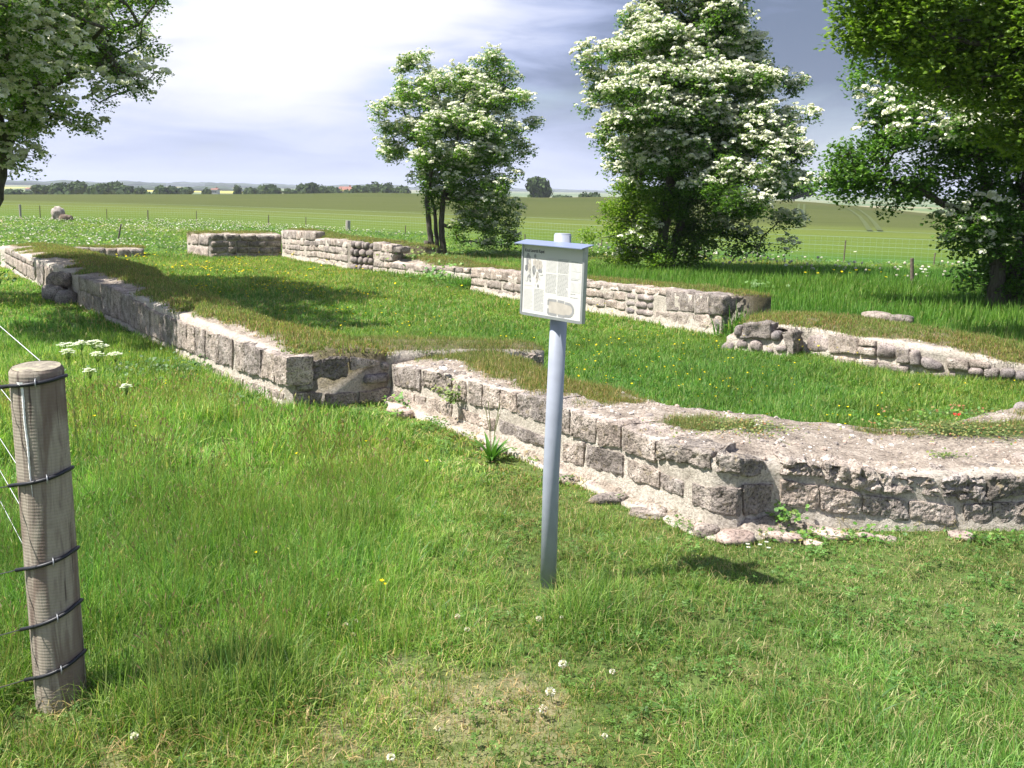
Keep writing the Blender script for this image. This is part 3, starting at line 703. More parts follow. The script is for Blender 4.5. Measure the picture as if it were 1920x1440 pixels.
def bare(P):
    """how bare and trodden the turf is, 0..1"""
    x, y = P[:, 0], P[:, 1]
    n = fbm(P[:, :2], 2.6, 3, 4.0)
    d = np.hypot((x-PATHC[0]+0.02)/0.85, (y-PATHC[1])/0.55)
    b = sstep(1.3, 0.0, d+n*1.4)*0.55
    d2 = np.hypot((x+0.15)/0.6, (y-3.9)/0.8); b = np.maximum(b, 0.25*sstep(1.2, 0.3, d2+n*0.8))
    return np.clip(b, 0, 1)
g = polar('ground', lambda a: np.concatenate([np.geomspace(0.05, rf(a), 110)]), NAZ, M['ground'])
co = smoothnoise_ground(g, 0.022)
vcol(g, 'cover', np.c_[bare(co)*0.9, np.zeros(len(co)), np.zeros(len(co))])
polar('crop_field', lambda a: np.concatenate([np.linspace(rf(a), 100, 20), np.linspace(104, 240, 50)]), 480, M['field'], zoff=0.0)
polar('countryside', lambda a: np.concatenate([np.linspace(240, 900, 20), np.linspace(1000, 6500, 40)]), 480, M['country'])
# wheel tracks in the crop, right of the middle tree
def strip(name, pts, w, mat):
    V = []; Fs = []
    for i, (x, y) in enumerate(pts):
        a = Vector(pts[max(i-1, 0)]); b = Vector(pts[min(i+1, len(pts)-1)]); d = (b-a).normalized(); n = Vector((-d.y, d.x))
        for s in (-1, 1):
            q = Vector((x, y))+n*w/2*s; V.append((q.x, q.y, float(terrain(q.x, q.y))+0.05))
        if i: k = 2*i; Fs.append((k-2, k, k+1, k-1))
    o = mesh_obj(name, V, Fs, mat); o['kind'] = 'structure'
def on_ground(px, py):
    d = ray(px, py); d = d/math.hypot(d.x, d.y)
    for t in np.arange(20, 400, 0.5):
        if EYE+d.z*t < terrain(d.x*t, d.y*t): return (d.x*t, d.y*t)
    return (d.x*200, d.y*200)
for pp in ([(1650, 434), (1640, 420), (1629, 407), (1612, 394), (1600, 389)], [(1631, 434), (1622, 420), (1612, 407), (1596, 395), (1586, 390)],
           [(1495, 428), (1496, 400), (1498, 382)], [(1506, 426), (1507, 400), (1508, 383)]):
    q = [on_ground(*p) for p in pp]; q2 = []
    for a, b in zip(q, q[1:]):
        for k in range(6): q2.append((a[0]+(b[0]-a[0])*k/6, a[1]+(b[1]-a[1])*k/6))
    strip('wheel_track', q2+[q[-1]], 0.30, M['tram'])
# far wooded ridges
def ridge(name, az0, az1, r, h, n, seed, depth=90):
    mb = MB(); azs = np.linspace(math.radians(az0), math.radians(az1), n)
    V = []; hh = h*(0.75+0.45*fbm(np.c_[azs*60, np.zeros(n)+seed], 1, 4)); prof = [(0, 0), (0.02, .6), (0.12, .95), (0.5, 1.05), (1, .9), (1.02, 0)]
    for a, q in zip(azs, hh):
        for d, k in prof:
            R = r+d*depth; x, y = R*math.sin(a), R*math.cos(a); V.append((x, y, float(terrain(x, y))+k*max(q, 1)-0.5 if k else float(terrain(x, y))-3))
    m = len(prof); Fs = [(i*m+j, (i+1)*m+j, (i+1)*m+j+1, i*m+j+1) for i in range(n-1) for j in range(m-1)]
    o = mesh_obj(name, V, Fs, M['wood'], smooth=False); tag(o, kind='stuff'); return o
for k, a in enumerate([(-30, -3, 3300, 17, 420, 1), (-28, -19, 2300, 12, 140, 2), (-17, -6, 2500, 13, 160, 3), (-3, 9, 3500, 14, 160, 4), (-24, -14, 1500, 8, 120, 5), (8, 40, 3400, 14, 260, 6)]):
    tag(ridge('far_woodland', *a), 'bluish wooded ridge low on the horizon beyond the fields', 'woodland', 'woods on the horizon')

# ------------------------------------------------------------------ ruined walls
def face_fn(P):
    P = [np.array(p, float) for p in P]; L = [0]
    for a, b in zip(P, P[1:]): L.append(L[-1]+np.linalg.norm(b-a))
    seg = [(b-a)/np.linalg.norm(b-a) for a, b in zip(P, P[1:])]
    nor = [np.array([d[1], -d[0]]) for d in seg]
    Ls = np.array(L); Pa = np.array(P)
    vn = [nor[0]]+[(nor[i]+nor[i+1])/max(0.5, np.linalg.norm(nor[i]+nor[i+1])) for i in range(len(nor)-1)]+[nor[-1]]
    vn = np.array(vn); tang0, tang1 = seg[0], seg[-1]
    def f(s):
        s = np.asarray(s, float); sc = np.clip(s, 0, L[-1])
        x = np.interp(sc, Ls, Pa[:, 0]); y = np.interp(sc, Ls, Pa[:, 1])
        lo = np.minimum(s, 0); hi = np.maximum(s-L[-1], 0)
        x = x+lo*tang0[0]+hi*tang1[0]; y = y+lo*tang0[1]+hi*tang1[1]
        k = np.clip(np.searchsorted(Ls, sc, side='right')-1, 0, len(seg)-1)
        n = np.array(nor)[k]
        # round the normal near vertices
        for i in range(1, len(P)-1):
            w = np.clip(1-np.abs(sc-L[i])/0.10, 0, 1)[..., None]; n = n*(1-w)+vn[i]*w
        n = n/np.linalg.norm(n, axis=-1, keepdims=True)
        return x, y, n
    f.L = L[-1]; return f
FF = {k: face_fn(v) for k, v in FACES.items()}
SKIND = {0: ('stone', 0.006, 0.009, 0.011), 1: ('dark', 0.012, 0.022, 0.020), 2: ('layer', 0.010, 0.012, 0.022), 3: ('cobble', 0.02, 0.06, 0.010), 4: ('pink', 0.02, 0.06, 0.008)}
def stone(face, quad, kind, parent, depth=0.2, proud=None, det=None, seed=None):
    """a rounded, eroded block filling quad (s,z corners tl,tr,br,bl) of a wall face"""
    mat, pr, rr, am = SKIND[kind]; f = FF[face]
    if face in ('FA', 'FA2', 'FB', 'ST', 'WJ') and kind == 0: pr *= .35; rr *= .8
    q = np.array(quad, float).reshape(4, 2); w = (np.linalg.norm(q[1]-q[0])+np.linalg.norm(q[2]-q[3]))/2; h = (np.linalg.norm(q[3]-q[0])+np.linalg.norm(q[2]-q[1]))/2
    if w < 0.015 or h < 0.015: return None
    if proud is None: proud = pr*random.uniform(0.3, 1.5)
    x, y, _ = f(np.array([q[:, 0].mean()])); dist = math.hypot(x[0], y[0])
    el = det or max(0.012, dist*0.0024)
    depth = max(min(depth, w*1.5), 0.10); proud = min(proud, 0.03)
    nu, nv, nw = [int(np.clip(round(a/el), 3, 36)) for a in (w, h, depth)]
    nw = min(nw, 8)
    V = {}; pts = []; Fs = []
    def vid(i, j, k):
        if (i, j, k) not in V: V[(i, j, k)] = len(pts); pts.append((2*i/nu-1, 2*j/nv-1, 2*k/nw-1))
        return V[(i, j, k)]
    for i in range(nu):
        for j in range(nv):
            Fs.append((vid(i, j, 0), vid(i, j+1, 0), vid(i+1, j+1, 0), vid(i+1, j, 0))); Fs.append((vid(i, j, nw), vid(i+1, j, nw), vid(i+1, j+1, nw), vid(i, j+1, nw)))
    for i in range(nu):
        for k in range(nw):
            Fs.append((vid(i, 0, k), vid(i+1, 0, k), vid(i+1, 0, k+1), vid(i, 0, k+1))); Fs.append((vid(i, nv, k), vid(i, nv, k+1), vid(i+1, nv, k+1), vid(i+1, nv, k)))
    for j in range(nv):
        for k in range(nw):
            Fs.append((vid(0, j, k), vid(0, j, k+1), vid(0, j+1, k+1), vid(0, j+1, k))); Fs.append((vid(nu, j, k), vid(nu, j+1, k), vid(nu, j+1, k+1), vid(nu, j, k+1)))
    p = np.array(pts)                                            # k=+1 is the outer side
    hd = np.array([w/2, h/2, depth/2]); r = min(rr, w*0.42, h*0.42) if kind != 3 else min(w, h)*0.45
    P3 = p*hd; inner = np.clip(P3, -(hd-r), hd-r); dlt = P3-inner; ln = np.linalg.norm(dlt, axis=1, keepdims=True); dirn = dlt/np.maximum(ln, 1e-9)
    # push to rounded box
    P3 = inner + dirn*np.minimum(ln, r)
    nrm = np.where(ln > 1e-6, dirn, 0)
    bz = np.eye(3)[np.argmax(np.abs(p), axis=1)]*np.sign(p); nrm = np.where(np.linalg.norm(nrm, axis=1, keepdims=True) < .5, bz, nrm)
    u = (P3[:, 0]/w+0.5)[:, None]; v = (P3[:, 1]/h+0.5)[:, None]
    sz = (q[3]*(1-u)+q[2]*u)*(1-v) + (q[0]*(1-u)+q[1]*u)*v
    off = P3[:, 2]-depth/2+proud
    sd_ = (seed if seed is not None else random.random()*100)
    Q = np.c_[sz[:, 0], sz[:, 1], off]
    am2 = min(am, 0.10*min(w, h)) if kind != 2 else am
    d = fbm(Q, 9, 2, sd_)*am2*1.2 + fbm(Q, 30, 3, sd_, .65)*am2*1.1
    if kind in (1, 2):
        n = fbm(Q*[1, 2.2 if kind == 2 else 1.2, 1], 22, 3, sd_+9); d -= np.maximum(0, -n-0.02)*am2*3.0
    lowf = fbm(Q, 4.5, 2, sd_+31)*0.012*(1 if kind != 0 else 0.6); wob = (1-np.clip(np.abs(p[:, 2]), 0, 0))*min(.016, .10*min(w, h))
    ds = nrm[:, 0]*(d+lowf); dz = nrm[:, 1]*(d+lowf); do = nrm[:, 2]*(d+lowf)
    s_, z_, o_ = sz[:, 0]+ds+fbm(Q, 7, 2, sd_+51)*wob, sz[:, 1]+dz+fbm(Q, 7, 2, sd_+77)*wob, off+do
    X, Y, n = f(s_)
    W = np.c_[X+n[:, 0]*o_, Y+n[:, 1]*o_, z_]
    ob = mesh_obj('stone', W, Fs, M[mat], parent, smooth=dist > 10); return ob
FOOT = []          # footprints kept free of meadow grass
TOPS = []          # (F, B, zf, zb, fn) for turf scattering
def strip_core(name, parent, Fp, Bp, zf, zb, mound=0.03, recess=0.02, batter=0.05, el=0.05, cover=(0.10, 0.45), bare_end=None, gate=1.0, seedo=0.0, foot=True, backz=-0.12):
    Fp = np.array(Fp, float); Bp = np.array(Bp, float); zf = np.array(zf, float); zb = np.array(zb, float)
    L = np.r_[0, np.cumsum(np.linalg.norm(np.diff(Fp, axis=0), axis=1))]; n = max(4, int(L[-1]/el)); s = np.linspace(0, L[-1], n+1)
    F = np.c_[np.interp(s, L, Fp[:, 0]), np.interp(s, L, Fp[:, 1])]; B = np.c_[np.interp(s, L, Bp[:, 0]), np.interp(s, L, Bp[:, 1])]
    ZF = np.interp(s, L, zf); ZB = np.interp(s, L, zb)
    tg = np.gradient(F, axis=0); tg /= np.linalg.norm(tg, axis=1, keepdims=True); N = np.c_[tg[:, 1], -tg[:, 0]]
    nz, nt_, nb = 9, max(8, int(np.linalg.norm(F-B, axis=1).mean()/el)), 4
    rows = []
    for j in range(nz):                                   # front face
        v = j/(nz-1); z = -0.12 + (ZF+0.12-0.015)*v; off = -recess + batter*np.clip(1-(z+0.02)/0.14, 0, 1.3)
        P = F + N*off[:, None]; rows.append((P, z, np.zeros(n+1)-1))
    for j in range(1, nt_+1):                             # top
        t = j/nt_; P = (F-N*recess)*(1-t)+B*t; rows.append((P, None, np.full(n+1, t)))
    for j in range(1, nb+1):
        v = 1-j/nb; rows.append((B.copy(), backz+(ZB-backz)*v, np.zeros(n+1)+2))
    def topz(s_, t):
        zf_ = np.interp(s_, L, zf); zb_ = np.interp(s_, L, zb)
        P = np.c_[np.interp(s_, L, Fp[:, 0])*(1-t)+np.interp(s_, L, Bp[:, 0])*t, np.interp(s_, L, Fp[:, 1])*(1-t)+np.interp(s_, L, Bp[:, 1])*t]
        z = (zf_-0.015)*(1-t)+zb_*t + mound*np.sin(PI*np.clip(t, 0, 1))**0.8 + fbm(P, 3.5, 3, 2.0+seedo)*0.018*np.minimum(1, t*6) + fbm(P, 16, 3, 7.0)*(0.010 if foot else .03)
        return P, z
    def turf(P, t, s_):
        n_ = fbm(P, 2.1, 3, 11.0+seedo); c0, c1 = cover
        k = sstep(c0, c1, t+n_*0.30)
        if callable(gate): G = gate(s_); kb = sstep(.18, .42, t+n_*.35); e2 = fbm(P, 7, 3, 5.0)*.5; kp = np.max([np.exp(-(((P[:, 0]-a)/c)**2+((P[:, 1]-b)/d_)**2)) for a, b, c, d_ in ((1.16, 5.50, .34, .20), (2.95, 5.95, .60, .26), (3.7, 6.4, .4, .3), (.62, 6.15, .30, .16), (4.2, 7.2, .5, .5), (2.2, 5.78, .22, .08))], axis=0); return np.clip(kb*G+(1-G)*sstep(.42, .70, kp+e2), 0, 1)
        return np.clip(k*(0.55+0.45*gate) if gate >= 1 else sstep(1-gate, 1.35-gate, k*0.7+n_*0.9+0.25), 0, 1)
    V = []; cov = []
    for P, z, t in rows:
        if z is None: _, z = topz(s, t); c = np.c_[sstep(0.0, 0.18, t), turf(P, t, s), t*0]
        else:
            Q = np.c_[P, z]; d = fbm(Q, 8, 3, 3.0)*(0.014 if foot else .035)+fbm(Q, 30, 2, 5.0)*(0.007 if foot else .016); P = P+N*d[:, None]; c = np.zeros((n+1, 3))
            if t[0] == 2: c[:] = (.3, 0, 0)
        V.append(np.c_[P, z]); cov.append(c)
    nr = len(V); V = np.concatenate(V); cov = np.concatenate(cov); Fs = []
    for j in range(nr-1):
        for i in range(n): a = j*(n+1)+i; Fs.append((a, a+1, a+n+2, a+n+1))
    # end caps
    for e in (0, n):
        ring = [j*(n+1)+e for j in range(nr)]; Fs.append(tuple(ring) if e == 0 else tuple(ring[::-1]))
    o = mesh_obj(name, V, Fs, M['core'], parent, smooth=True); vcol(o, 'cover', cov)
    if foot: FOOT.append([tuple(p) for p in F[::4]]+[tuple(F[-1])]+[tuple(p) for p in B[::-1][::4]])
    TOPS.append(dict(parent=parent, L=L, topz=topz, turf=turf, T=L[-1], W=np.linalg.norm(F-B, axis=1).mean(), d=float(np.linalg.norm((F+B)/2, axis=1).mean())))
    return o
def wall_thing(label, loc):
    return empty('ruined_wall', loc, label, 'ruined wall')
W_NAVE = wall_thing('long low stone wall on the left running from the near grass corner into the tree shade', (-4.0, 11.5, 0))
W_CHOIR = wall_thing('nearest rough stone wall with wide dusty top curving off to the right behind the sign', (1.0, 5.2, 0))
W_STUB = wall_thing('short low wall stub of five dark blocks far left inside the ruin', (-9.4, 23.4, 0))
W_PIER = wall_thing('tall dark shaded end wall with pale left jamb at the far end', (-6.7, 24.6, 0))
W_FARA = wall_thing('pale coursed far wall stepping down towards the slim hawthorn trunk', (-3.5, 21.2, 0))
W_FARB = wall_thing('pale far wall with squared blocks directly behind the information sign', (1.2, 14.2, 0))
W_RESP = wall_thing('low wall with mortared boulders and cobbles curving towards the right edge', (3.4, 10.0, 0))
OWNER = dict(NN=W_NAVE, NE=W_NAVE, RS=W_NAVE, CN=W_CHOIR, AP=W_CHOIR, ST=W_STUB, WJ=W_PIER, WP=W_PIER, FA=W_FARA, FAr=W_FARA, FA2=W_FARA, FB=W_FARB, FBe=W_FARB, CF=W_RESP)
def zline(face, pairs): return lambda s: np.interp(s, [a for a, b in pairs], [b for a, b in pairs])
def pt(face, s): x, y, n = FF[face](np.array([float(s)])); return (float(x[0]), float(y[0]))
def fb(face, ss): return [pt(face, s) for s in ss]
def back(face, ss, w):
    r = []
    for i, s in enumerate(ss):
        x, y, n = FF[face](np.array([float(s)])); ww = w[i] if isinstance(w, (list, tuple)) else w; r.append((float(x[0]-n[0, 0]*ww), float(y[0]-n[0, 1]*ww)))
    return r
# nave wall (near side)
ss = [0, 4, 7, 9.5, 12, 14.5, 15.6, 16.26]
strip_core('mortar_core', W_NAVE, fb('NN', ss), [(-9.8, 21.6), (-7.45, 18.2), (-5.75, 15.75), (-4.75, 13.55), (-3.45, 11.35), (-2.2, 9.2), (-1.45, 8.45), (-1.0, 7.86)],
           [.42, .44, .44, .43, .45, .44, .42, .40], [.40, .42, .42, .42, .43, .42, .41, .40], mound=0.06, el=0.07, cover=(0.14, 0.36))
strip_core('mortar_core', W_NAVE, [(-1.0, 7.84), (-.5, 8.08), (0.0, 8.31), (.28, 8.44)], [(-1.35, 8.55), (-.85, 8.62), (-.3, 8.66), (.12, 8.8)], [.40, .39, .37, .34], [.40, .39, .37, .34], mound=0.04, el=0.06, cover=(-.05, 0.12))
# choir wall and apse
S = np.array
apF = [(1.30, 4.86), (1.52, 4.85), (1.75, 4.84), (2.2, 4.86), (2.65, 4.88), (3.6, 5.2), (4.5, 5.9), (5.1, 6.9), (5.4, 8.0), (5.3, 9.3)]
cF = [(-.98, 7.85), (-.5, 7.1), (0.0, 6.315), (.5, 5.53), (.8, 5.06), (1.0, 4.75), (1.12, 4.72)]
strip_core('mortar_core', W_CHOIR, cF+apF,
           [(-.2, 8.3), (.12, 7.6), (.38, 6.8), (.83, 6.35), (1.02, 6.08), (1.22, 5.97), (1.36, 5.94), (1.52, 5.9), (1.72, 5.88), (1.93, 5.98), (2.3, 5.92), (2.75, 6.2), (3.5, 6.75), (4.35, 7.3), (4.75, 7.9), (4.9, 8.5), (4.9, 9.1)],
           [.31, .38, .40, .41, .395, .40, .39, .35, .33, .30, .30, .31, .33, .34, .34, .33, .32], [.35, .36, .37, .36, .36, .36, .36, .36, .33, .30, .27, .25, .25, .25, .25, .22, .2],
           mound=0.02, el=0.04, cover=(0.30, 0.70), gate=lambda s: sstep(2.9, 2.2, s), recess=0.012, batter=0.03)
# far parts
ss = [0, .5, 1.0, 1.44]; strip_core('mortar_core', W_STUB, fb('ST', ss), back('ST', ss, .8), [.25, .26, .25, .24], [.25]*4, el=0.12, cover=(0.1, .3))
LJ = FF['WJ'].L; jb = FACES['WJ']; ss = [0, .6, 1.2, 1.7]
strip_core('mortar_core', W_PIER, fb('WP', ss), [(jb[0][0], jb[0][1]), (-7.6, 25.15), (-7.0, 25.4), (-6.5, 25.6)], [.59, .585, .58, .60], [.60, .6, .6, .6], el=0.10, cover=(0.15, 0.6), recess=0.03)
ss = [0, 0.62, 0.7, 2, 3, 4.18]; strip_core('mortar_core', W_FARA, fb('FA', ss), back('FA', ss, 1.0), [.69, .69, .60, .60, .60, .61], [.66]*3+[.6]*3, el=0.10, cover=(0.12, .4), mound=.05, recess=.004)
ss = [0, .4, .76]; strip_core('mortar_core', W_FARA, [tuple(S(p)-S((.0, -.05))) for p in fb('FAr', ss)], back('FAr', ss, 1.0), [.60, .58, .60], [.6]*3, el=0.10, cover=(0.12, .4), mound=.04, recess=0.16, batter=.12)
ss = [0, .3, .62]; strip_core('mortar_core', W_FARA, fb('FA2', ss), back('FA2', ss, 1.1), [.58, .55, .53], [.55]*3, el=0.10, cover=(0.12, .4), mound=.04, recess=.004)
ss = [.62, 1.2, 1.9, 2.6, 3.46]; strip_core('mortar_core', W_FARA, fb('FA2', ss), back('FA2', ss, 1.0), [.29, .27, .25, .25, .25], [.36, .36, .34, .30, .25], el=0.10, cover=(0.10, .35), mound=.06, recess=.004)
ss = [0, 1, 2.5, 3.7, 4.6, 5.3, 5.95]; strip_core('mortar_core', W_FARB, fb('FB', ss), back('FB', ss, [.9, .92, .9, .88, .86, .84, .83]), [.38, .385, .41, .44, .46, .48, .49], [.37, .38, .40, .44, .46, .47, .47], el=0.08, cover=(0.16, .36), mound=.03, recess=.004)
ss = [0, .3, .55, .72, .76, 1.1, 1.6, 2.2, 2.8, 3.55]
cfF = [(2.52, 10.95), (2.75, 10.75), (2.95, 10.55), (3.14, 10.52), (3.16, 10.5), (3.28, 10.2), (3.42, 9.87), (3.78, 9.42), (4.2, 9.15), (4.7, 8.85), (5.1, 8.6)]
strip_core('mortar_core', W_RESP, [(a_, b_+.02) for a_, b_ in cfF], [(3.1, 11.9), (3.35, 11.75), (3.6, 11.6), (3.85, 11.45), (3.9, 11.4), (4.05, 11.2), (4.2, 10.9), (4.5, 10.35), (4.85, 9.95), (5.3, 9.6), (5.8, 9.2)],
           [.26, .29, .31, .31, .315, .315, .31, .305, .26, .20, .18], [.28, .3, .31, .31, .31, .31, .31, .31, .28, .25, .2], mound=.05, el=0.06, cover=(-.06, .10), batter=0.02)
# rubble footing under the chancel corner
fo = [(2.36, 10.86), (2.55, 10.68), (2.74, 10.52), (2.93, 10.35), (3.08, 10.58)]
strip_core('mortar_footing', W_RESP, fo, [(2.6, 11.1), (2.8, 11.0), (2.95, 10.85), (3.1, 10.75), (3.16, 10.7)], [.16, .20, .21, .18, .1], [.2, .24, .25, .24, .22], mound=.02, el=.04, cover=(2, 3), recess=0, batter=.03, foot=False)
# footing of the near walls, a ragged ledge of pale mortar
fo = [(-1.00, 7.80), (-.53, 7.05), (-.06, 6.31), (.46, 5.50), (.97, 4.70), (1.14, 4.65), (1.42, 4.78), (1.9, 4.86), (2.6, 4.91)]
strip_core('mortar_footing', W_CHOIR, fo, [(-.9, 7.84), (-.4, 7.1), (.05, 6.4), (.56, 5.6), (1.05, 4.82), (1.25, 4.8), (1.5, 4.95), (1.9, 5.0), (2.6, 5.02)], [.03, .05, .05, .035, .03, .03, .02, .01, .0], [.10, .10, .10, .08, .07, .07, .05, .03, .02], mound=.01, el=.03, cover=(2, 3), recess=0, batter=.05, foot=False)
fo = [tuple(S(pt('NN', s))+S((-.028, -.02))) for s in (9, 11, 13, 14.5, 15.5, 16.3)]
strip_core('mortar_footing', W_NAVE, fo, fb('NN', (9, 11, 13, 14.5, 15.5, 16.25)), [.0, .0, .02, .02, .02, .0], [.03, .03, .05, .05, .05, .04], mound=.01, el=.05, cover=(2, 3), recess=0, batter=.06, foot=False)
for rec in STONES:
    fc, kd, q = rec[0], rec[1], list(rec[2:])
    if fc == 'AP' and max(q[0::2])-min(q[0::2]) > 0.9: continue
    dist = {'CN': .001, 'AP': .0, 'CF': -.008, 'FBe': -.004, 'NE': .003, 'NN': .004, 'RS': .004}.get(fc, .006)
    s = q[0::2]; z = q[1::2]; cs, cz = sum(s)/4, sum(z)/4
    s = [a+(dist if a < cs else -dist) for a in s]; z = [a+(dist*0.8 if a < cz else -dist*0.8) for a in z]
    # a little irregularity so the beds are not ruled lines
    if fc not in ('CN', 'AP', 'NE'): s = [a+random.uniform(-1, 1)*dist*.6 for a in s]; z = [a+random.uniform(-1, 1)*dist*.5 for a in z]
    dep = {'CN': 0.26, 'AP': 0.30, 'NN': 0.22, 'NE': 0.24, 'RS': .4}.get(fc, 0.24)
    if kd == 3 and cz < 0.2: dep = 0.16
    stone(fc, [v for pr_ in zip(s, z) for v in pr_], kd, OWNER[fc], depth=dep)
# the apse goes on beyond the right edge
s = 1.42
for z0, z1 in ((0.02, 0.16), (0.18, 0.33)):
    s = 1.42
    while s < 5.6:
        w = random.uniform(.28, .5); stone('AP', (s+.006, z1, s+w-.006, z1+random.uniform(-.01, .01), s+w-.006, z0, s+.006, z0), random.choice((0, 1, 2)), W_CHOIR, depth=.28, det=.04); s += w
FF['AI'] = face_fn([(4.9, 9.0), (4.9, 8.5), (4.75, 7.9), (4.35, 7.3), (3.5, 6.75)])
for z0, z1 in ((-.02, .14), (.155, .30)):
    s = .02
    while s < 2.6:
        w = random.uniform(.22, .4); stone('AI', (s+.006, z1, s+w-.006, z1, s+w-.006, z0, s+.006, z0), random.choice((0, 0, 3)), W_CHOIR, depth=.2, det=.035); s += w
def blob(name, loc, dims, mat, parent=None, seed=0, rot=0.0, n=14, amp=0.18, flat=0.0):
    V = []; Fs = []
    for i in range(n+1):
        th = PI*i/n
        for k in range(2*n): ph = PI*k/n; V.append((math.sin(th)*math.cos(ph), math.sin(th)*math.sin(ph), math.cos(th)))
    for i in range(n):
        for k in range(2*n): a = i*2*n+k; b = i*2*n+(k+1) % (2*n); Fs.append((a, a+2*n, b+2*n, b))
    V = np.array(V); V = np.sign(V)*np.abs(V)**0.8
    d = 1+fbm(V, 1.3, 3, seed*7.1)*amp*1.6+fbm(V, 5, 3, seed*3.3)*amp*0.4; V = V*d[:, None]*np.array(dims)/2
    c, s_ = math.cos(rot), math.sin(rot); V = np.c_[V[:, 0]*c-V[:, 1]*s_, V[:, 0]*s_+V[:, 1]*c, V[:, 2]]+np.array(loc)
    return mesh_obj(name, V, Fs, mat, parent, smooth=True)
# footing stones and cobbles low in the near wall
for k, (x, y, w, d, h) in enumerate([(1.10, 4.62, .19, .12, .07), (1.34, 4.66, .20, .10, .05), (1.60, 4.72, .16, .12, .05), (1.76, 4.70, .08, .06, .04), (.98, 4.70, .13, .08, .08), (-.88, 7.44, .16, .12, .08), (-.80, 7.28, .14, .12, .07), (.55, 5.24, .22, .10, .06), (.72, 5.0, .2, .1, .05), (.33, 5.60, .2, .1, .06), (-.1, 6.25, .2, .1, .07), (2.25, 4.74, .12, .08, .04), (1.47, 4.6, .1, .06, .03)]):
    blob('footing_stone', (x, y, h*0.3), (w, d, h), M['pink'] if k in (0, 1, 2, 3, 5, 6, 11, 12) else M['stone'], W_CHOIR, k, rot=random.uniform(-.6, .2))
for k in range(18):
    t = random.random()*3.68; x, y = -.98+.538*t, 7.85-.843*t; o_ = random.uniform(.01, .09); w = random.uniform(.04, .11)
    blob('footing_stone', (x-.843*o_*.6, y-.538*o_*.6, random.uniform(-.01, .03)), (w*1.3, w*.9, w*.7), M[random.choice(('stone', 'stone', 'pink', 'cobble'))], W_CHOIR, 100+k, rot=random.uniform(-1.2, -.6), n=8)
for k in range(16):
    x = random.uniform(1.3, 1.9); blob('footing_stone', (x, random.uniform(4.70, 4.78), -.01), (random.uniform(.05, .1), .06, .05), M[random.choice(('stone', 'pink'))], W_CHOIR, 200+k, rot=random.uniform(-.3, .3), n=8)
# the pair of boulders at the break of the long wall
for k, (x, y, z, w, d, h, mt) in enumerate([(-6.62, 14.35, .12, .36, .34, .30, 'cobble'), (-6.30, 14.02, .10, .30, .26, .24, 'cobble'), (-6.78, 14.75, .22, .30, .28, .40, 'dark'), (-6.50, 14.38, .34, .25, .25, .22, 'dark')]):
    blob('boulder', (x, y, z), (w, d, h), M[mt], W_NAVE, k+20, rot=k)
# flat slab on the back edge of the right wall, coping fragments, odd stones on the tops
sl_ = empty('stone_slab', (4.35, 11.3, .30), 'flat grey slab lying on the back edge of the right hand wall', 'stone slab')
blob('slab', (4.15, 11.3, .34), (.36, .3, .12), M['stone'], sl_, 41, rot=-.5, amp=.12); blob('slab', (4.36, 11.12, .33), (.26, .22, .12), M['dark'], sl_, 42, rot=-.4, amp=.12)
for k, (x, y, z, w) in enumerate([(1.45, 5.22, .38, .05), (-.62, 7.5, .385, .0)]):
    if w: tag(blob('pebble', (x, y, z-.01), (w*.5, w*.4, w*.25), M['poster'], None, 60+k), 'small white pebble on the dusty wall top above the mortar joint', 'pebble')
# ------------------------------------------------------------------ scattering with geometry nodes
HID = {}
def make_collection(name, meshes):
    col = bpy.data.collections.new(name)
    for i, me in enumerate(meshes):
        o = bpy.data.objects.new('%s_%02d' % (name, i), me); col.objects.link(o)
    HID[name] = col; return col
def scatter_group(col):
    nt = bpy.data.node_groups.new('scatter_'+col.name, 'GeometryNodeTree')
    nt.interface.new_socket('Geometry', in_out='INPUT', socket_type='NodeSocketGeometry'); nt.interface.new_socket('Geometry', in_out='OUTPUT', socket_type='NodeSocketGeometry')
    N = nt.nodes.new; L = nt.links.new; gi = N('NodeGroupInput'); go = N('NodeGroupOutput')
    ci = N('GeometryNodeCollectionInfo'); ci.inputs['Collection'].default_value = col; ci.inputs['Separate Children'].default_value = True; ci.inputs['Reset Children'].default_value = True
    ip = N('GeometryNodeInstanceOnPoints'); ip.inputs['Pick Instance'].default_value = True
    def na(name, t): a = N('GeometryNodeInputNamedAttribute'); a.data_type = t; a.inputs['Name'].default_value = name; return a.outputs[0]
    er = N('FunctionNodeEulerToRotation')
    L(gi.outputs[0], ip.inputs['Points']); L(ci.outputs[0], ip.inputs['Instance']); L(na('idx', 'INT'), ip.inputs['Instance Index'])
    L(na('rot', 'FLOAT_VECTOR'), er.inputs[0]); L(er.outputs[0], ip.inputs['Rotation']); L(na('scl', 'FLOAT_VECTOR'), ip.inputs['Scale'])
    L(ip.outputs[0], go.inputs[0]); return nt
def scatter(name, P, rot, scl, idx, tint, col, parent=None, kind='stuff', label=None, cat=None):
    n = len(P)
    if n == 0: return None
    me = bpy.data.meshes.new(name); me.vertices.add(n); me.vertices.foreach_set('co', np.asarray(P, np.float32).ravel())
    for nm, arr in (('rot', rot), ('scl', scl), ('tint', tint)):
        a = me.attributes.new(nm, 'FLOAT_VECTOR', 'POINT'); a.data.foreach_set('vector', np.asarray(arr, np.float32).ravel())
    a = me.attributes.new('idx', 'INT', 'POINT'); a.data.foreach_set('value', np.asarray(idx, np.int32))
    o = bpy.data.objects.new(name, me); C.objects.link(o)
    md = o.modifiers.new('scatter', 'NODES')
    key = 'g_'+col.name
    if key not in HID: HID[key] = scatter_group(col)
    md.node_group = HID[key]
    if parent: o.parent = parent; o.matrix_parent_inverse = Matrix.Translation(-parent.location)
    if kind: o['kind'] = kind
    tag(o, label, cat); return o
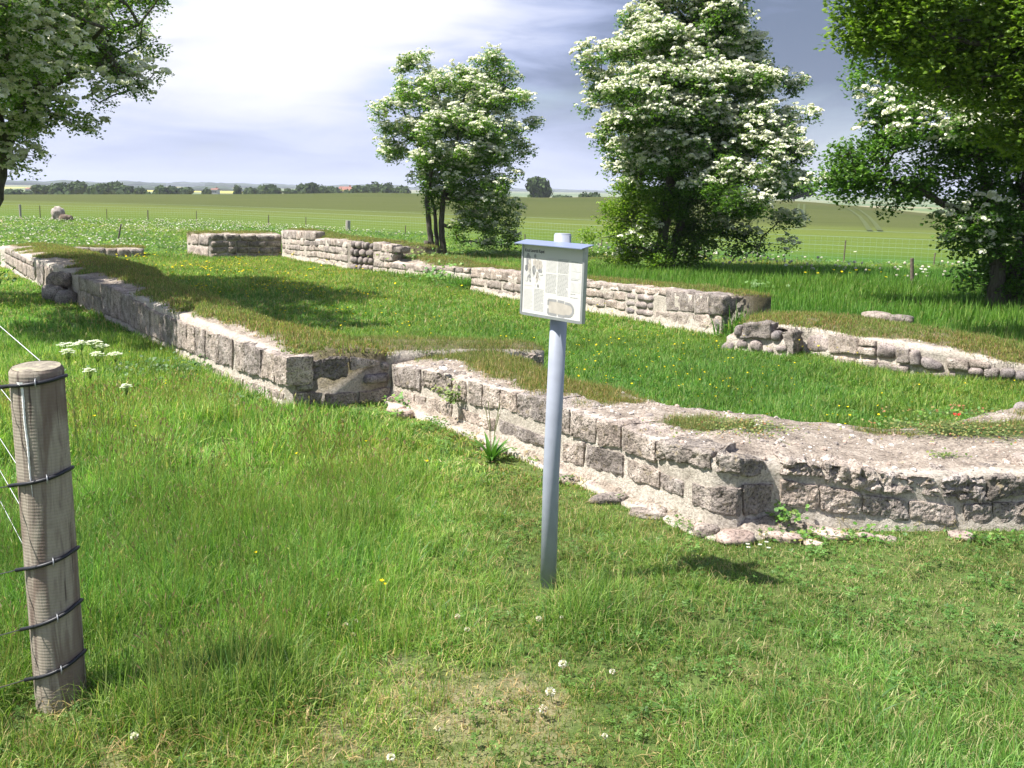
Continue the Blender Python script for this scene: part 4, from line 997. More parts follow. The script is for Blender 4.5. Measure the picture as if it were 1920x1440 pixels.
def colmesh(name, V, Fs, colr, mat):
    me = bpy.data.meshes.new(name); me.from_pydata([tuple(map(float, v)) for v in V], [], Fs); me.materials.append(mat)
    a = me.attributes.new('Col', 'FLOAT_COLOR', 'POINT'); c = np.ones((len(V), 4), np.float32); c[:, :3] = np.array(colr, np.float32); a.data.foreach_set('color', c.ravel())
    return me
GREENS = np.array([(0.062, 0.130, 0.022), (0.110, 0.205, 0.033), (0.180, 0.280, 0.060), (0.082, 0.165, 0.052), (0.265, 0.335, 0.105)])
STRAWS = np.array([(0.34, 0.29, 0.13), (0.27, 0.23, 0.10), (0.42, 0.37, 0.20), (0.21, 0.16, 0.07)])
BROWNS = np.array([(0.14, 0.10, 0.05), (0.20, 0.14, 0.08), (0.25, 0.17, 0.10), (0.12, 0.13, 0.04)])
def clump(name, n, h0, h1, rad, wid, lean=0.5, dry=0.08, brown=0.0, segs=3, curl=0.6, heads=0):
    V = []; Fs = []; Cc = []
    for b in range(n):
        a = random.random()*2*PI; r = rad*math.sqrt(random.random()); x, y = r*math.cos(a), r*math.sin(a)
        h = random.uniform(h0, h1)*(1-0.25*r/rad); la = random.random()*2*PI if h1 < .2 else a+random.gauss(0, 1.4); ln = abs(random.gauss(0, lean)); w = wid*random.uniform(0.6, 1.3)
        u = random.random(); c = STRAWS[random.randrange(4)] if u < dry else (BROWNS[random.randrange(4)] if u < dry+brown else GREENS[random.choice((0, 0, 1, 1, 1, 2, 2, 3, 4))])
        c = c*random.uniform(0.8, 1.2); wa = la+PI/2+random.gauss(0, .5); n0 = len(V); px, py, pz = x, y, -0.01; ang = ln*0.35
        for k in range(segs+1):
            t = k/segs; ww = w*(1-t)**0.7*0.5 if k < segs else 0
            if k:
                st = h/segs; px += math.sin(ang)*math.cos(la)*st; py += math.sin(ang)*math.sin(la)*st; pz += math.cos(ang)*st; ang += ln*curl*1.3
            if k < segs: V += [(px-math.cos(wa)*ww, py-math.sin(wa)*ww, pz), (px+math.cos(wa)*ww, py+math.sin(wa)*ww, pz)]; Cc += [c*0.9, c*0.9] if k == 0 else [c, c]
            else: V.append((px, py, pz)); Cc.append(c*1.1)
        for k in range(segs-1): q = n0+2*k; Fs.append((q, q+1, q+3, q+2))
        q = n0+2*(segs-1); Fs.append((q, q+1, q+2))
    for b in range(heads):                                  # flowering stems with a narrow dark spike
        a = random.random()*2*PI; x, y = rad*.8*math.cos(a)*random.random(), rad*.8*math.sin(a)*random.random(); h = h1*random.uniform(1.15, 1.6); la = random.random()*2*PI; lx = math.cos(la)*h*.16; ly = math.sin(la)*h*.16
        ws = wid*.35; n0 = len(V); cg = np.array((0.20, 0.22, 0.08)); cb = np.array(random.choice(((0.10, 0.07, 0.05), (0.17, 0.12, 0.08), (0.30, 0.25, 0.14))))
        hh = h1*random.uniform(.08, .15); pts = [(x, y, 0, ws), (x+lx*.5, y+ly*.5, h*.6, ws), (x+lx, y+ly, h, ws), (x+lx*1.1, y+ly*1.1, h+hh*.5, wid*1.1), (x+lx*1.25, y+ly*1.25, h+hh, 0.0006)]
        for i, (X, Y, Z, w) in enumerate(pts):
            V += [(X-w/2, Y, Z), (X+w/2, Y, Z), (X, Y-w/2, Z), (X, Y+w/2, Z)]; Cc += [cg if i < 3 else cb]*4
        for i in range(4):
            q = n0+4*i; Fs += [(q, q+1, q+5, q+4), (q+2, q+3, q+7, q+6)]
    return colmesh(name, V, Fs, Cc, M['grass'])
def clover_leaves(name, n, rad, s):
    V = []; Fs = []; Cc = []
    for b in range(n):
        a = random.random()*2*PI; r = rad*math.sqrt(random.random()); c = Vector((r*math.cos(a), r*math.sin(a), random.uniform(.015, .045))); up_ = Vector((random.gauss(0, .3), random.gauss(0, .3), 1)).normalized(); e = up_.orthogonal().normalized(); f = up_.cross(e); k0 = random.random()*6; col = np.array(random.choice(((.07, .15, .03), (.10, .20, .04), (.13, .23, .06))))*random.uniform(.8, 1.2)
        for k in range(3):
            w = k0+k*2.094; d = e*math.cos(w)+f*math.sin(w); g_ = up_.cross(d); q = len(V); ss = s*random.uniform(.8, 1.2); V += [c, c+d*ss*.7+g_*ss*.5, c+d*ss*1.25+g_*ss*.25, c+d*ss*1.25-g_*ss*.25, c+d*ss*.7-g_*ss*.5]; Cc += [col]*5; Fs.append((q, q+1, q+2, q+3, q+4))
    return colmesh(name, V, Fs, Cc, M['grass'])
def straw_litter(name, n, rad, w):
    V = []; Fs = []; Cc = []
    for b in range(n):
        a = random.random()*6.28; r = rad*random.random(); p = Vector((r*math.cos(a), r*math.sin(a), random.uniform(.01, .05))); t = random.random()*6.28; d = Vector((math.cos(t), math.sin(t), random.uniform(-.1, .5))).normalized(); s = Vector((-d.y, d.x, 0)).normalized()*w/2; L_ = random.uniform(.025, .065); q = len(V); c = STRAWS[random.randrange(4)]*random.uniform(.6, 1.0)
        V += [p-s, p+s, p+d*L_*.5+s+Vector((0, 0, .01)), p+d*L_*.5-s+Vector((0, 0, .01)), p+d*L_]; Cc += [c]*5; Fs += [(q, q+1, q+2, q+3), (q+3, q+2, q+4)]
    return colmesh(name, V, Fs, Cc, M['grass'])
def grass_set(name, wm, n=1.0):
    """variants 0-1 lawn, 2-3 middling, 4-5 tall, 6 tall with seed heads, 7-8 dry turf, 9 coarse tuft"""
    k = lambda v: max(6, int(v*n))
    return make_collection(name, [
        clump(name+'a', k(34), .025, .065, .07, .0038*wm, 1.1, .17, .03), clump(name+'b', k(34), .015, .055, .07, .0040*wm, 1.3, .26, .08),
        clump(name+'c', k(34), .06, .14, .07, .0038*wm, .8, .08), clump(name+'d', k(32), .05, .16, .08, .0038*wm, 1.0, .14),
        clump(name+'e', k(34), .14, .32, .09, .0042*wm, .50, .05, 0, 4), clump(name+'f', k(34), .09, .28, .10, .0042*wm, .65, .09, 0, 4),
        clump(name+'g', k(28), .13, .26, .08, .0038*wm, .5, .10, 0, 4, .6, 3),
        clump(name+'h', k(46), .018, .045, .075, .0024*wm, .9, .46, .04), clump(name+'i', k(42), .02, .055, .075, .0024*wm, .8, .28, .03),
        clump(name+'j', k(26), .10, .22, .05, .0060*wm, .7, .12, 0, 4, .9), clover_leaves(name+'k', k(16), .07, .008*wm**.5), straw_litter(name+'l', k(9), .08, .0024*wm)])
G0 = grass_set('grass_near', 1.0, 1.25); G1 = grass_set('grass_mid', 1.9); G2 = grass_set('grass_far', 2.9, 1.05); G3 = grass_set('grass_vfar', 5.5, .9)

INNER = [(-9.8, 21.6), (-6, 15.8), (-3.4, 11.3), (-2.05, 9.1), (-1.2, 8.6), (.2, 8.8), (.36, 6.85), (1.02, 6.05), (1.9, 6.0), (2.4, 5.95), (3.5, 6.75), (4.75, 7.9), (4.9, 8.8), (3.1, 10.6), (2.5, 11.8), (-.7, 16.9), (-5.7, 24.6), (-7.3, 24), (-10, 23.1)]
INNER_A = np.array(INNER)
def gh(P):
    """wanted sward height at each point and a 0..1 dryness"""
    x, y = P[:, 0], P[:, 1]; n = fbm(P[:, :2], 1.4, 3, 21.0); n2 = fbm(P[:, :2], 4.5, 2, 33.0); r = np.hypot(x, y)
    h = np.full(len(P), .055)+n*0.025
    left = sstep(0.15, -0.75, x+n*0.35)*sstep(9.5, 6.0, y)*sstep(2.5, 3.0, y-0.0*x)
    wd = np.clip(np.abs((x-1.0)*.843+(y-4.75)*.538), 0, 3)*np.sign(-((x-1.0)*.843+(y-4.75)*.538)); wd = np.minimum(wd, -((x+1.71)*.825+(y-7.36)*.565)+.9)
    h = h+left*(0.11+0.10*n2+.08*n)*sstep(.15, 1.6, wd)
    h = np.where((x < -2.2) & (y < 17), np.maximum(h, .10+.05*n), h); h = np.where((wd < .35), h*.75, h)
    h = h*(1-0.8*bare(P))
    h = np.maximum(h, 0.22*np.exp(-(((x-.34)/.26)**2+((y-3.72)/.26)**2)))              # uncut ring round the pole
    h = np.maximum(h, 0.24*np.exp(-(((x+1.02)/.22)**2+((y-2.92)/.22)**2))); h = np.where(np.hypot(x+1.47, y-2.88) < .17, .03, h); h = np.where((np.abs(x-.16) < .07) & (y < 4.05) & (y > 3.75), .035, h)
    h = np.where((x > .5) & (y < 3.1), np.maximum(h, .085+.045*n2), h)
    ins = inpoly(P, INNER); h = np.where(ins, .085+.03*n+.012*n2, h)
    far = (~ins) & (y > np.interp(x, [-11, -5.7, -.7, 2.5, 3.4, 5.3], [21, 24.6, 17, 12, 10.2, 8.6])) & (y > 8.5)
    lush = sstep(-3.5, 2.5, x+n*1.5)*sstep(26, 17, y)
    h = np.where(far, .12+.24*lush+.05*n2, h)
    dry = np.clip(.16+.7*bare(P)+.25*n, 0, 1); dry = np.where(ins, .05, dry); dry = np.where(far & (lush > .4), .02, dry)
    return h, dry, ins, far, lush
FOOTS = [f for f in FOOT]
def meadow(name, r0_, r1_, dens, col, rscale, label):
    a0 = math.radians(64 if r1_ < 13 else 48); n = int(dens*a0*(r1_**2-r0_**2)); az = RNG.uniform(-a0, a0, n); r = np.sqrt(RNG.uniform(r0_**2, r1_**2, n)); P = np.c_[r*np.sin(az), r*np.cos(az)]
    keep = np.ones(n, bool)
    for f in FOOTS:
        b = np.array(f); m = (P[:, 0] > b[:, 0].min()) & (P[:, 0] < b[:, 0].max()) & (P[:, 1] > b[:, 1].min()) & (P[:, 1] < b[:, 1].max())
        if m.any(): idx = np.where(m)[0]; keep[idx[inpoly(P[idx], f)]] = False
    keep &= P[:, 1] < fence_y(P[:, 0])+0.6
    P = P[keep]; n = len(P); h, dry, ins, far, lush = gh(P); bb = bare(P)
    keep = RNG.random(n) > bb*0.45; P = P[keep]; h = h[keep]; dry = dry[keep]; ins = ins[keep]; far = far[keep]; lush = lush[keep]; n = len(P); u = RNG.random(n)
    v = np.where(h < .055, np.where(u < .5, 0, 1), np.where(h < .15, np.where(u < .6, 2, 3), np.where(u < .35, 4, np.where((u < .68) | far, 5, 6))))
    base = np.select([v <= 1, v <= 3, v >= 4], [.048, .105, .25])
    uu = RNG.random(n); nc = fbm(P, 1.7, 2, 141.0); v = np.where((uu < .03+.16*np.clip(nc, 0, 1)) & (~far) & (h < .13) & (P[:, 1] < 12), 10, v); v = np.where((uu > 1-.04-.10*dry) & (~ins) & (~far), 11, v)
    tall_in_lawn = (RNG.random(n) < .035) & (~ins) & (P[:, 1] < 12); v = np.where(tall_in_lawn & (h > .05), 9, v)
    v = np.where((RNG.random(n) < .35*dry+.0) & (h < .10), np.where(RNG.random(n) < .5, 7, 8), v); base = np.where((v == 7) | (v == 8), .04, np.where(v == 9, .16, np.where(v >= 10, h, base)))
    sz = np.clip(h/base, .45, 1.7)*RNG.uniform(.75, 1.25, n)
    sxy = rscale*RNG.uniform(.8, 1.25, n)
    rot = np.c_[RNG.normal(0, .10, n), RNG.normal(0, .10, n), RNG.uniform(0, 2*PI, n)]
    nb = fbm(P, .5, 3, 51.0); nb2 = fbm(P, 3.0, 2, 61.0)
    t = np.ones((n, 3))*(1+.26*nb2+.14*nb+RNG.normal(0, .12, n))[:, None]
    t[:, 0] *= 1+.22*nb-.10*ins; t[:, 2] *= 1+.15*nb2
    t = np.where(ins[:, None], t*(np.array([1.08, 1.02, .85])+sstep(9, 18, P[:, 1])[:, None]*np.array([.18, .04, .05])), t); t = np.where((far & (P[:, 1] > 24))[:, None], t*[1.12, 1.0, 1.15], t); t = np.where((far & (lush > .4))[:, None], t*[.68, .86, .66], t)
    t = t*(1-((~ins)*(~far)*sstep(.1, 1.2, P[:, 0]))[:, None]*np.array([.08, 0, 0]))
    left = (~ins) & (~far) & (P[:, 0] < -.2) & (P[:, 1] > 3.2); lw = (sstep(.35, -.7, P[:, 0]+.35*nb)*(~ins)*(~far)*sstep(2.9, 3.5, P[:, 1]))[:, None]; t = t*(1+lw*np.array([.12, .20, .05]))
    t = t*1.20; t = t*(1+dry[:, None]*np.array([.40, .15, .25]))
    z = terrain(P[:, 0], P[:, 1])+fbm(P, 0.7, 3)*0.022
    scatter(name, np.c_[P, z], rot, np.c_[sxy, sxy, sz], v, t, col, None, 'stuff', label, 'grass')
meadow('grass', 1.0, 5.6, 640, G0, 1.0, 'green lawn and tall meadow grass in the foreground round the sign')
meadow('grass', 5.5, 12, 300, G1, 1.2, 'green meadow grass in the middle distance either side of the near wall')
meadow('grass', 11.9, 26, 130, G2, 1.75, 'green grass on both sides of the far ruined walls')
meadow('grass', 25.9, 62, 30, G3, 3.4, 'distant pale green meadow grass up to the far fence')

def top_turf(T, i):
    near = T['d'] < 9.5; col = G0 if T['d'] < 9.5 else G1; dens = 560 if T['d'] < 7.5 else (430 if T['d'] < 14.5 else 330)
    n = int(T['T']*T['W']*dens); s = RNG.uniform(0, T['T'], n); t = RNG.uniform(0.05, 1.04, n); P, z = T['topz'](s, t); k = T['turf'](P, t, s)
    nn = fbm(P, 5, 2, 3.0)
    keep = (RNG.random(n) < np.clip(k*1.15+nn*.3-.1, 0, 1)*(k > .12)); P, z, k, t = P[keep], z[keep], k[keep], t[keep]; n = len(P); u = RNG.random(n)
    g_ = fbm(P, 1.1, 3, 71.0)+RNG.normal(0, .25, n); v = np.where(g_ > .02, np.where(u < .4, 0, 1), np.where(u < .4, 7, 8))
    sc = (1.0 if near else 1.15)*RNG.uniform(.8, 1.25, n); sz = RNG.uniform(.75, 1.9, n)
    m = sstep(-.3, .35, fbm(P, 1.8, 3, 81.0)); t3 = np.ones((n, 3))*RNG.uniform(.85, 1.15, n)[:, None]; t3[:, 0] *= 1.18+.16*m; t3[:, 1] *= 1.04; t3[:, 2] *= 1.15
    rot = np.c_[RNG.normal(0, .15, n), RNG.normal(0, .15, n), RNG.uniform(0, 2*PI, n)]
    scatter('turf', np.c_[P, z], rot, np.c_[sc, sc, sz], v, t3, col, T['parent'], 'stuff')
for i, T in enumerate(TOPS):
    if T['W'] > .3: top_turf(T, i)

# grit and little stones on the bare wall tops
def pebble_mesh(name, sd):
    rg = random.Random(sd); V = []; Fs = []
    for i in range(4):
        for k in range(6): th = PI*(i+.5)/4; ph = PI*k/3; r = rg.uniform(.75, 1.15); V.append((math.sin(th)*math.cos(ph)*r, math.sin(th)*math.sin(ph)*r*.8, math.cos(th)*r*.6))
    for i in range(3):
        for k in range(6): Fs.append((i*6+k, (i+1)*6+k, (i+1)*6+(k+1) % 6, i*6+(k+1) % 6))
    Fs += [tuple(range(6)), tuple(range(18, 24))[::-1]]; c = rg.choice(((.46, .42, .38), (.34, .30, .27), (.58, .54, .49), (.24, .21, .19), (.40, .31, .26)))
    return colmesh(name, V, Fs, [c]*len(V), M['grit'])
mg, ntg, pg, og = newmat('grit'); ntg.links.new(attr(ntg, 'Col'), pg.inputs['Base Color']); pg.inputs['Roughness'].default_value = .95; M['grit'] = mg
PEB = make_collection('pebbles', [pebble_mesh('pb%d' % i, i) for i in range(6)])
for T in TOPS:
    if T['W'] < .3 or T['d'] > 13: continue
    n = int(T['T']*T['W']*420); s_ = RNG.uniform(0, T['T'], n); t_ = RNG.uniform(.04, 1.0, n); P, z = T['topz'](s_, t_); k = T['turf'](P, t_, s_); keep = RNG.random(n) > k*1.3; P, z = P[keep], z[keep]; n = len(P); sz = .0035*np.exp(RNG.exponential(.55, n)); sz = np.minimum(sz, .022)
    scatter('grit', np.c_[P, z], RNG.uniform(0, 6.28, (n, 3))*[.1, .1, 1], np.c_[sz, sz, sz], RNG.integers(0, 6, n), np.ones((n, 3)), PEB, T['parent'], 'stuff')

# ------------------------------------------------------------------ flowers too many to count
def flower_mesh(name, r, hgt, colr, n=5, stem=(0.14, 0.20, 0.06), ball=False, sw=.0012):
    V = []; Fs = []; Cc = []
    V += [(-sw, 0, 0), (sw, 0, 0), (sw, 0, hgt), (-sw, 0, hgt), (0, -sw, 0), (0, sw, 0), (0, sw, hgt), (0, -sw, hgt)]; Fs += [(0, 1, 2, 3), (4, 5, 6, 7)]; Cc += [stem]*8
    if ball:
        for i in range(4):
            for k in range(6):
                th = PI*(i+.5)/4; ph = 2*PI*k/6+i; d = Vector((math.sin(th)*math.cos(ph), math.sin(th)*math.sin(ph), math.cos(th))); a = d.orthogonal().normalized()*r*.55; b = d.cross(a).normalized()*r*.55; c = Vector((0, 0, hgt))+d*r
                q = len(V); V += [c-a-b, c+a-b, c+a+b, c-a+b]; Fs.append((q, q+1, q+2, q+3)); Cc += [tuple(v*random.uniform(.85, 1.1) for v in colr)]*4
    else:
        for k in range(n):
            a = 2*PI*k/n; q = len(V); w = PI/n*.95
            V += [(0, 0, hgt), (r*.7*math.cos(a-w), r*.7*math.sin(a-w), hgt+r*.35), (r*math.cos(a), r*math.sin(a), hgt+r*.45), (r*.7*math.cos(a+w), r*.7*math.sin(a+w), hgt+r*.35)]; Fs.append((q, q+1, q+2, q+3)); Cc += [colr]*4
    return colmesh(name, V, Fs, Cc, M['blossom'])
YEL = (0.80, 0.62, 0.02); WHT = (0.80, 0.79, 0.74)
CF_ = make_collection('flower', [flower_mesh('buttercup', .012, .15, YEL), flower_mesh('buttercup2', .011, .12, YEL), flower_mesh('clockhead', .018, .24, (0.74, 0.72, 0.66), ball=True), flower_mesh('parsleyhead', .03, .30, (0.78, 0.78, 0.70), 8), flower_mesh('daisy', .010, .07, WHT, 8)])
def flowers(name, label, poly, n, var, zs, patch, size=1.0, thresh=0.0, foot=True):
    b = np.array(poly); P = np.c_[RNG.uniform(b[:, 0].min(), b[:, 0].max(), n), RNG.uniform(b[:, 1].min(), b[:, 1].max(), n)]; P = P[inpoly(P, poly)]
    P = P[(fbm(P, patch, 3, 91.0)+RNG.normal(0, .12, len(P))) > thresh]
    for f in FOOTS: P = P[~inpoly(P, f)]
    n = len(P); r = np.hypot(P[:, 0], P[:, 1]); s = size*np.clip(r/10, .9, 2.2)**1.0*RNG.uniform(.7, 1.25, n); rot = np.c_[RNG.normal(0, .25, n), RNG.normal(0, .25, n), RNG.uniform(0, 6.28, n)]
    scatter(name, np.c_[P, terrain(P[:, 0], P[:, 1])], rot, np.c_[s, s, RNG.uniform(.8, 1.15, n)*zs], RNG.choice(var, n), np.ones((n, 3))*RNG.uniform(.85, 1.1, (n, 1)), CF_, None, 'stuff', label, 'flowers')
flowers('buttercups', 'yellow buttercups dotted through the grass inside the ruin', INNER, 5200, [0, 1], 1.3, .8, .9, .05)
flowers('buttercups', 'sparse yellow buttercups in the near meadow left of the sign', [(-4, 10), (-1.2, 7), (.2, 5.2), (.3, 3.2), (-1.2, 3.2), (-4.5, 8)], 70, [0, 1], 1.4, 1.5, .9, .05)
flowers('seed_clocks', 'white dandelion clocks speckling the meadow before the far fence', [(-27, 50), (-14, 49), (0, 34), (-2, 30), (-5.6, 27), (-8, 26), (-11.5, 25), (-14, 24), (-22, 40)], 5200, [2, 3, 2, 2], .8, .12, .50, .02)
flowers('seed_clocks', 'pale flower heads in the tall grass right of the middle hawthorn', [(0, 33), (6.5, 26), (12, 22.5), (11.5, 17.5), (8, 18), (4.5, 22), (1, 25), (-1.5, 28)], 1900, [2, 3, 2, 0], 1.25, .3, .62, .0)
flowers('buttercups', 'yellow flowers in the tall grass behind the far wall', [(4.5, 22), (9, 18), (8, 16), (4.4, 19)], 120, [0], 2.6, .5, 1.2, .0)
# ------------------------------------------------------------------ trees
def sprig(name, n, rad, leaf, cols, lobed=False, droop=.3):
    V = []; Fs = []; Cc = []
    for i in range(n):
        d = Vector((random.gauss(0, 1), random.gauss(0, 1), random.gauss(0, .55))); d = d.normalized()*rad*random.uniform(.35, 1.0)
        up_ = Vector((random.gauss(0, .45), random.gauss(0, .45), 1)).normalized(); a = Vector((d.x, d.y, -droop*abs(d.length)+random.gauss(0, .2)*rad)); a = (a-up_*a.dot(up_)).normalized(); b = up_.cross(a)
        L_ = leaf*random.uniform(.7, 1.2); W_ = L_*(.42 if not lobed else .55); c = np.array(random.choice(cols))*random.uniform(.8, 1.2); q = len(V)
        if lobed:
            o = [(0, 0), (.18, .35), (.10, .75), (.45, .50), (.55, .95), (.72, .40), (1.0, 0), (.72, -.40), (.55, -.95), (.45, -.50), (.10, -.75), (.18, -.35)]
            V.append(d+a*L_*.45+up_*L_*.06); Cc.append(c)
            for t, s in o: V.append(d+a*(L_*t)+b*(W_*s)-up_*(abs(s)*L_*.10)); Cc.append(c)
            for k in range(12): Fs.append((q, q+1+k, q+1+(k+1) % 12))
        else:
            V += [d, d+a*L_*.5+b*W_-up_*L_*.1, d+a*L_, d+a*L_*.5-b*W_-up_*L_*.1]; Cc += [c]*4; Fs += [(q, q+1, q+2), (q, q+2, q+3)]
    return colmesh(name, V, Fs, Cc, M['leaf'])
def corymb(name, n, rad, s):
    V = []; Fs = []; Cc = []
    for i in range(n):
        d = Vector((random.gauss(0, 1), random.gauss(0, 1), abs(random.gauss(0, .7)))).normalized(); c = d*rad*random.uniform(.6, 1); c.z *= .6
        a = (d+Vector((random.gauss(0, .4), random.gauss(0, .4), .5))).normalized(); u = a.orthogonal().normalized(); v = a.cross(u); q = len(V); r = s*random.uniform(.75, 1.2); k0 = random.random()*6
        V.append(c+a*r*.0); Cc.append((0.70, 0.66, 0.48))
        for k in range(6): w = k0+k*PI/3; V.append(c+(u*math.cos(w)+v*math.sin(w))*r+a*r*.25); Cc.append((0.84, 0.83, 0.79))
        for k in range(6): Fs.append((q, q+1+k, q+1+(k+1) % 6))
    return colmesh(name, V, Fs, Cc, M['blossom'])
HG = [(0.075, 0.160, 0.022), (0.10, 0.195, 0.028), (0.06, 0.135, 0.026), (0.125, 0.230, 0.034), (0.165, 0.270, 0.048)]
BG = [(0.115, 0.20, 0.018), (0.165, 0.26, 0.026), (0.22, 0.31, 0.036), (0.08, 0.15, 0.016)]
SPR_H = make_collection('hawthorn_sprig', [sprig('hs%d' % i, 13, .11, .050, HG) for i in range(4)]+[corymb('hc%d' % i, 17, .055, .021) for i in range(3)])
SPR_B = make_collection('maple_sprig', [sprig('ms%d' % i, 10, .15, .085, BG, True, .6) for i in range(4)])
def envelope(lobes, Y, thick=0.8):
    """crown lobes (sight x, sight y, half width, half height, depth offset) at distance Y -> ellipsoids in metres"""
    E = []
    for l in lobes:
        px, py, rx, ry = l[:4]; dy = l[4] if len(l) > 4 else 0.0
        c = world_at(px, py, Y+dy); k = math.hypot(c.x, c.y)*1.0/F_PX*1.02; E.append((c, rx*k, ry*k, (rx+ry)/2*k*thick))
    return E
def grow(name_parent, stems, E, n, seed, crown_leaf=0, pad=(.24, .13), K=14, bloom=None, KB=6, shell=.5, col=None, twig=.006, leafscale=1.0, tintf=None, keepf=None):
    rg = np.random.default_rng(seed); vol = np.array([a*b*d for c, a, b, d in E])**.75; pick = rg.choice(len(E), n, p=vol/vol.sum())
    A = []
    for i in pick:
        c, a, b, d = E[i]; v = rg.normal(size=3); v /= np.linalg.norm(v); v *= rg.random()**(1/3*shell+.0) if shell > 0 else 1
        A.append((c.x+v[0]*a, c.y+v[1]*d, c.z+v[2]*b))
    A = np.array(A)
    if keepf is not None: A = A[keepf(A)]
    A = A[A[:, 2] > .3]
    nodes = []; par = []; rad0 = []; fixed = []
    for st in stems:
        for i, (p, r) in enumerate(st):
            nodes.append(p); par.append(len(nodes)-2 if i else -1); rad0.append(r); fixed.append(True)
    nodes = [np.array(p, float) for p in nodes]; plen = [0.0]*len(nodes)
    T = np.array(nodes); order = np.argsort([np.min(np.linalg.norm(T-a, axis=1)) for a in A])
    NP = np.zeros((len(A)*2+len(nodes)+5, 3)); PL = np.zeros(len(NP)); m = len(nodes); NP[:m] = T; leafnode = []
    low = np.zeros(len(NP)); par = par+[0]*(len(NP)-len(par)); isA = np.zeros(len(NP), bool)
    for ai in order:
        a = A[ai]; d = np.linalg.norm(NP[:m]-a, axis=1); dz = a[2]-NP[:m, 2]
        cost = d*(1+.25*(dz < -.1)) + .22*PL[:m]; j = int(np.argmin(cost)); dj = d[j]
        if dj > .55:
            mid = (NP[j]+a)/2+np.array([0, 0, .10*dj])+rg.normal(0, .05*dj, 3); NP[m] = mid; par[m] = j; PL[m] = PL[j]+dj/2; j = m; m += 1
        NP[m] = a; par[m] = j; PL[m] = PL[j]+np.linalg.norm(NP[j]-a); isA[m] = True; m += 1
    n0 = len(nodes); cnt = np.ones(m); ch = [[] for _ in range(m)]
    for i in range(m-1, n0-1, -1): cnt[par[i]] += cnt[i]
    mb = MB()
    for i in range(n0, m):
        p = NP[par[i]]; q = NP[i]; r1 = min(twig*math.sqrt(cnt[i]), .09); r0_ = r1*1.25; midp = (p+q)/2+rg.normal(0, .04*np.linalg.norm(q-p), 3)
        mb.add(*tube([p, midp, q], [r0_, (r0_+r1)/2, r1*.9], 4 if r1 < .02 else 6, False))
    o = mb.obj('branches', M['bark'], name_parent, True); o['kind'] = 'stuff'
    for si, st in enumerate(stems):
        P = [Vector(p) for p, r in st]; R = [r for p, r in st]; PP = []; RR = []
        for i in range(len(P)-1):
            for k in range(5):
                t = k/5; q = P[i].lerp(P[i+1], t); PP.append(q+Vector((rg.normal(0, .008), rg.normal(0, .008), 0))); RR.append((R[i]*(1-t)+R[i+1]*t)*(1+rg.normal(0, .05)))
        PP.append(P[-1]); RR.append(R[-1]); PP[0].z -= .1; RR[0] *= 1.25
        V, Fs = tube(PP, RR, 12); mesh_obj('trunk', V, Fs, M['bark'], name_parent, True)
    pads = NP[:m][isA[:m]]; np_ = len(pads)
    cen = np.mean(A, axis=0); ext = np.std(A, axis=0)*1.8
    P = np.repeat(pads, K, 0); off = rg.normal(size=(len(P), 3)); off /= np.linalg.norm(off, axis=1, keepdims=True); off *= rg.random((len(P), 1))**.5; P = P+off*[pad[0]*1.45, pad[0]*1.45, pad[1]*1.45]; k = len(P)
    t = np.ones((k, 3))*rg.uniform(.85, 1.15, (k, 1)); nb = fbm(P, 1.2, 2, seed)[:, None]; t = t*(1+.25*nb)
    if tintf: t = t*tintf(P)
    s = leafscale*rg.uniform(.75, 1.25, k); rot = np.c_[rg.normal(0, .3, k), rg.normal(0, .3, k), rg.uniform(0, 6.28, k)]
    scatter('crown', P, rot, np.c_[s, s, s], rg.integers(0, 4, k), t, col or SPR_H, name_parent, 'stuff')
    if bloom is not None:
        w = bloom(pads); Pb = []
        sel = rg.random(np_) < w; pb = pads[sel]; P = np.repeat(pb, KB, 0); k = len(P)
        r = rg.normal(size=(k, 2)); r /= np.linalg.norm(r, axis=1, keepdims=True); r *= pad[0]*1.5*rg.random((k, 1))**.5; z = pad[1]*(1.25-.35*(np.hypot(r[:, 0], r[:, 1])/pad[0])**2)+rg.normal(0, .05, k)
        P = P+np.c_[r, z]; s = rg.uniform(.7, 1.3, k); rot = np.c_[rg.normal(-.25, .3, k), rg.normal(-.3, .3, k), rg.uniform(0, 6.28, k)]*[0.6, 0.6, 1]
        scatter('blossom', P, rot, np.c_[s, s, s], 4+rg.integers(0, 3, k), np.ones((k, 3))*rg.uniform(.85, 1.08, (k, 1)), SPR_H, name_parent, 'stuff')
def stem(pxs, Y, rads): return [(tuple(world_at(x, y, Y)) if y is not None else None, r) for (x, y), r in zip(pxs, rads)]
def smooth_w(v, a, b): return sstep(a, b, v)

# slim multi-stemmed hawthorn in the middle
Y = 26.0
t2 = empty('hawthorn_tree', (-2.0, Y, 0), 'slim hawthorn with two bare stems in white bloom, middle of the far wall', 'tree', 'hawthorn trees in bloom')
E = envelope([(765, 215, 60, 42, -.3), (785, 150, 42, 40, .3), (850, 190, 65, 55, -.2), (925, 150, 42, 45, .4), (940, 220, 58, 52, -.3), (850, 265, 80, 55, -.9), (755, 275, 38, 30), (965, 280, 36, 30, .5), (905, 330, 70, 55, -.7), (850, 330, 50, 40, .6), (915, 395, 58, 45, -.2), (890, 440, 46, 34, -.3), (940, 430, 28, 40, .2), (815, 330, 42, 40, .1), (815, 385, 24, 26, .2), (850, 300, 70, 60, 1.1), (800, 110, 10, 16), (940, 105, 22, 14), (720, 205, 20, 7), (990, 275, 20, 8), (880, 200, 70, 60, 1.0), (980, 200, 20, 12), (985, 385, 18, 10), (755, 180, 22, 8), (880, 120, 8, 20), (905, 112, 7, 18), (960, 125, 16, 8), (730, 240, 22, 9), (995, 232, 14, 7)], Y)
def f2(A): return ~((A[:, 2] < 1.25) & (A[:, 0] < -1.9))
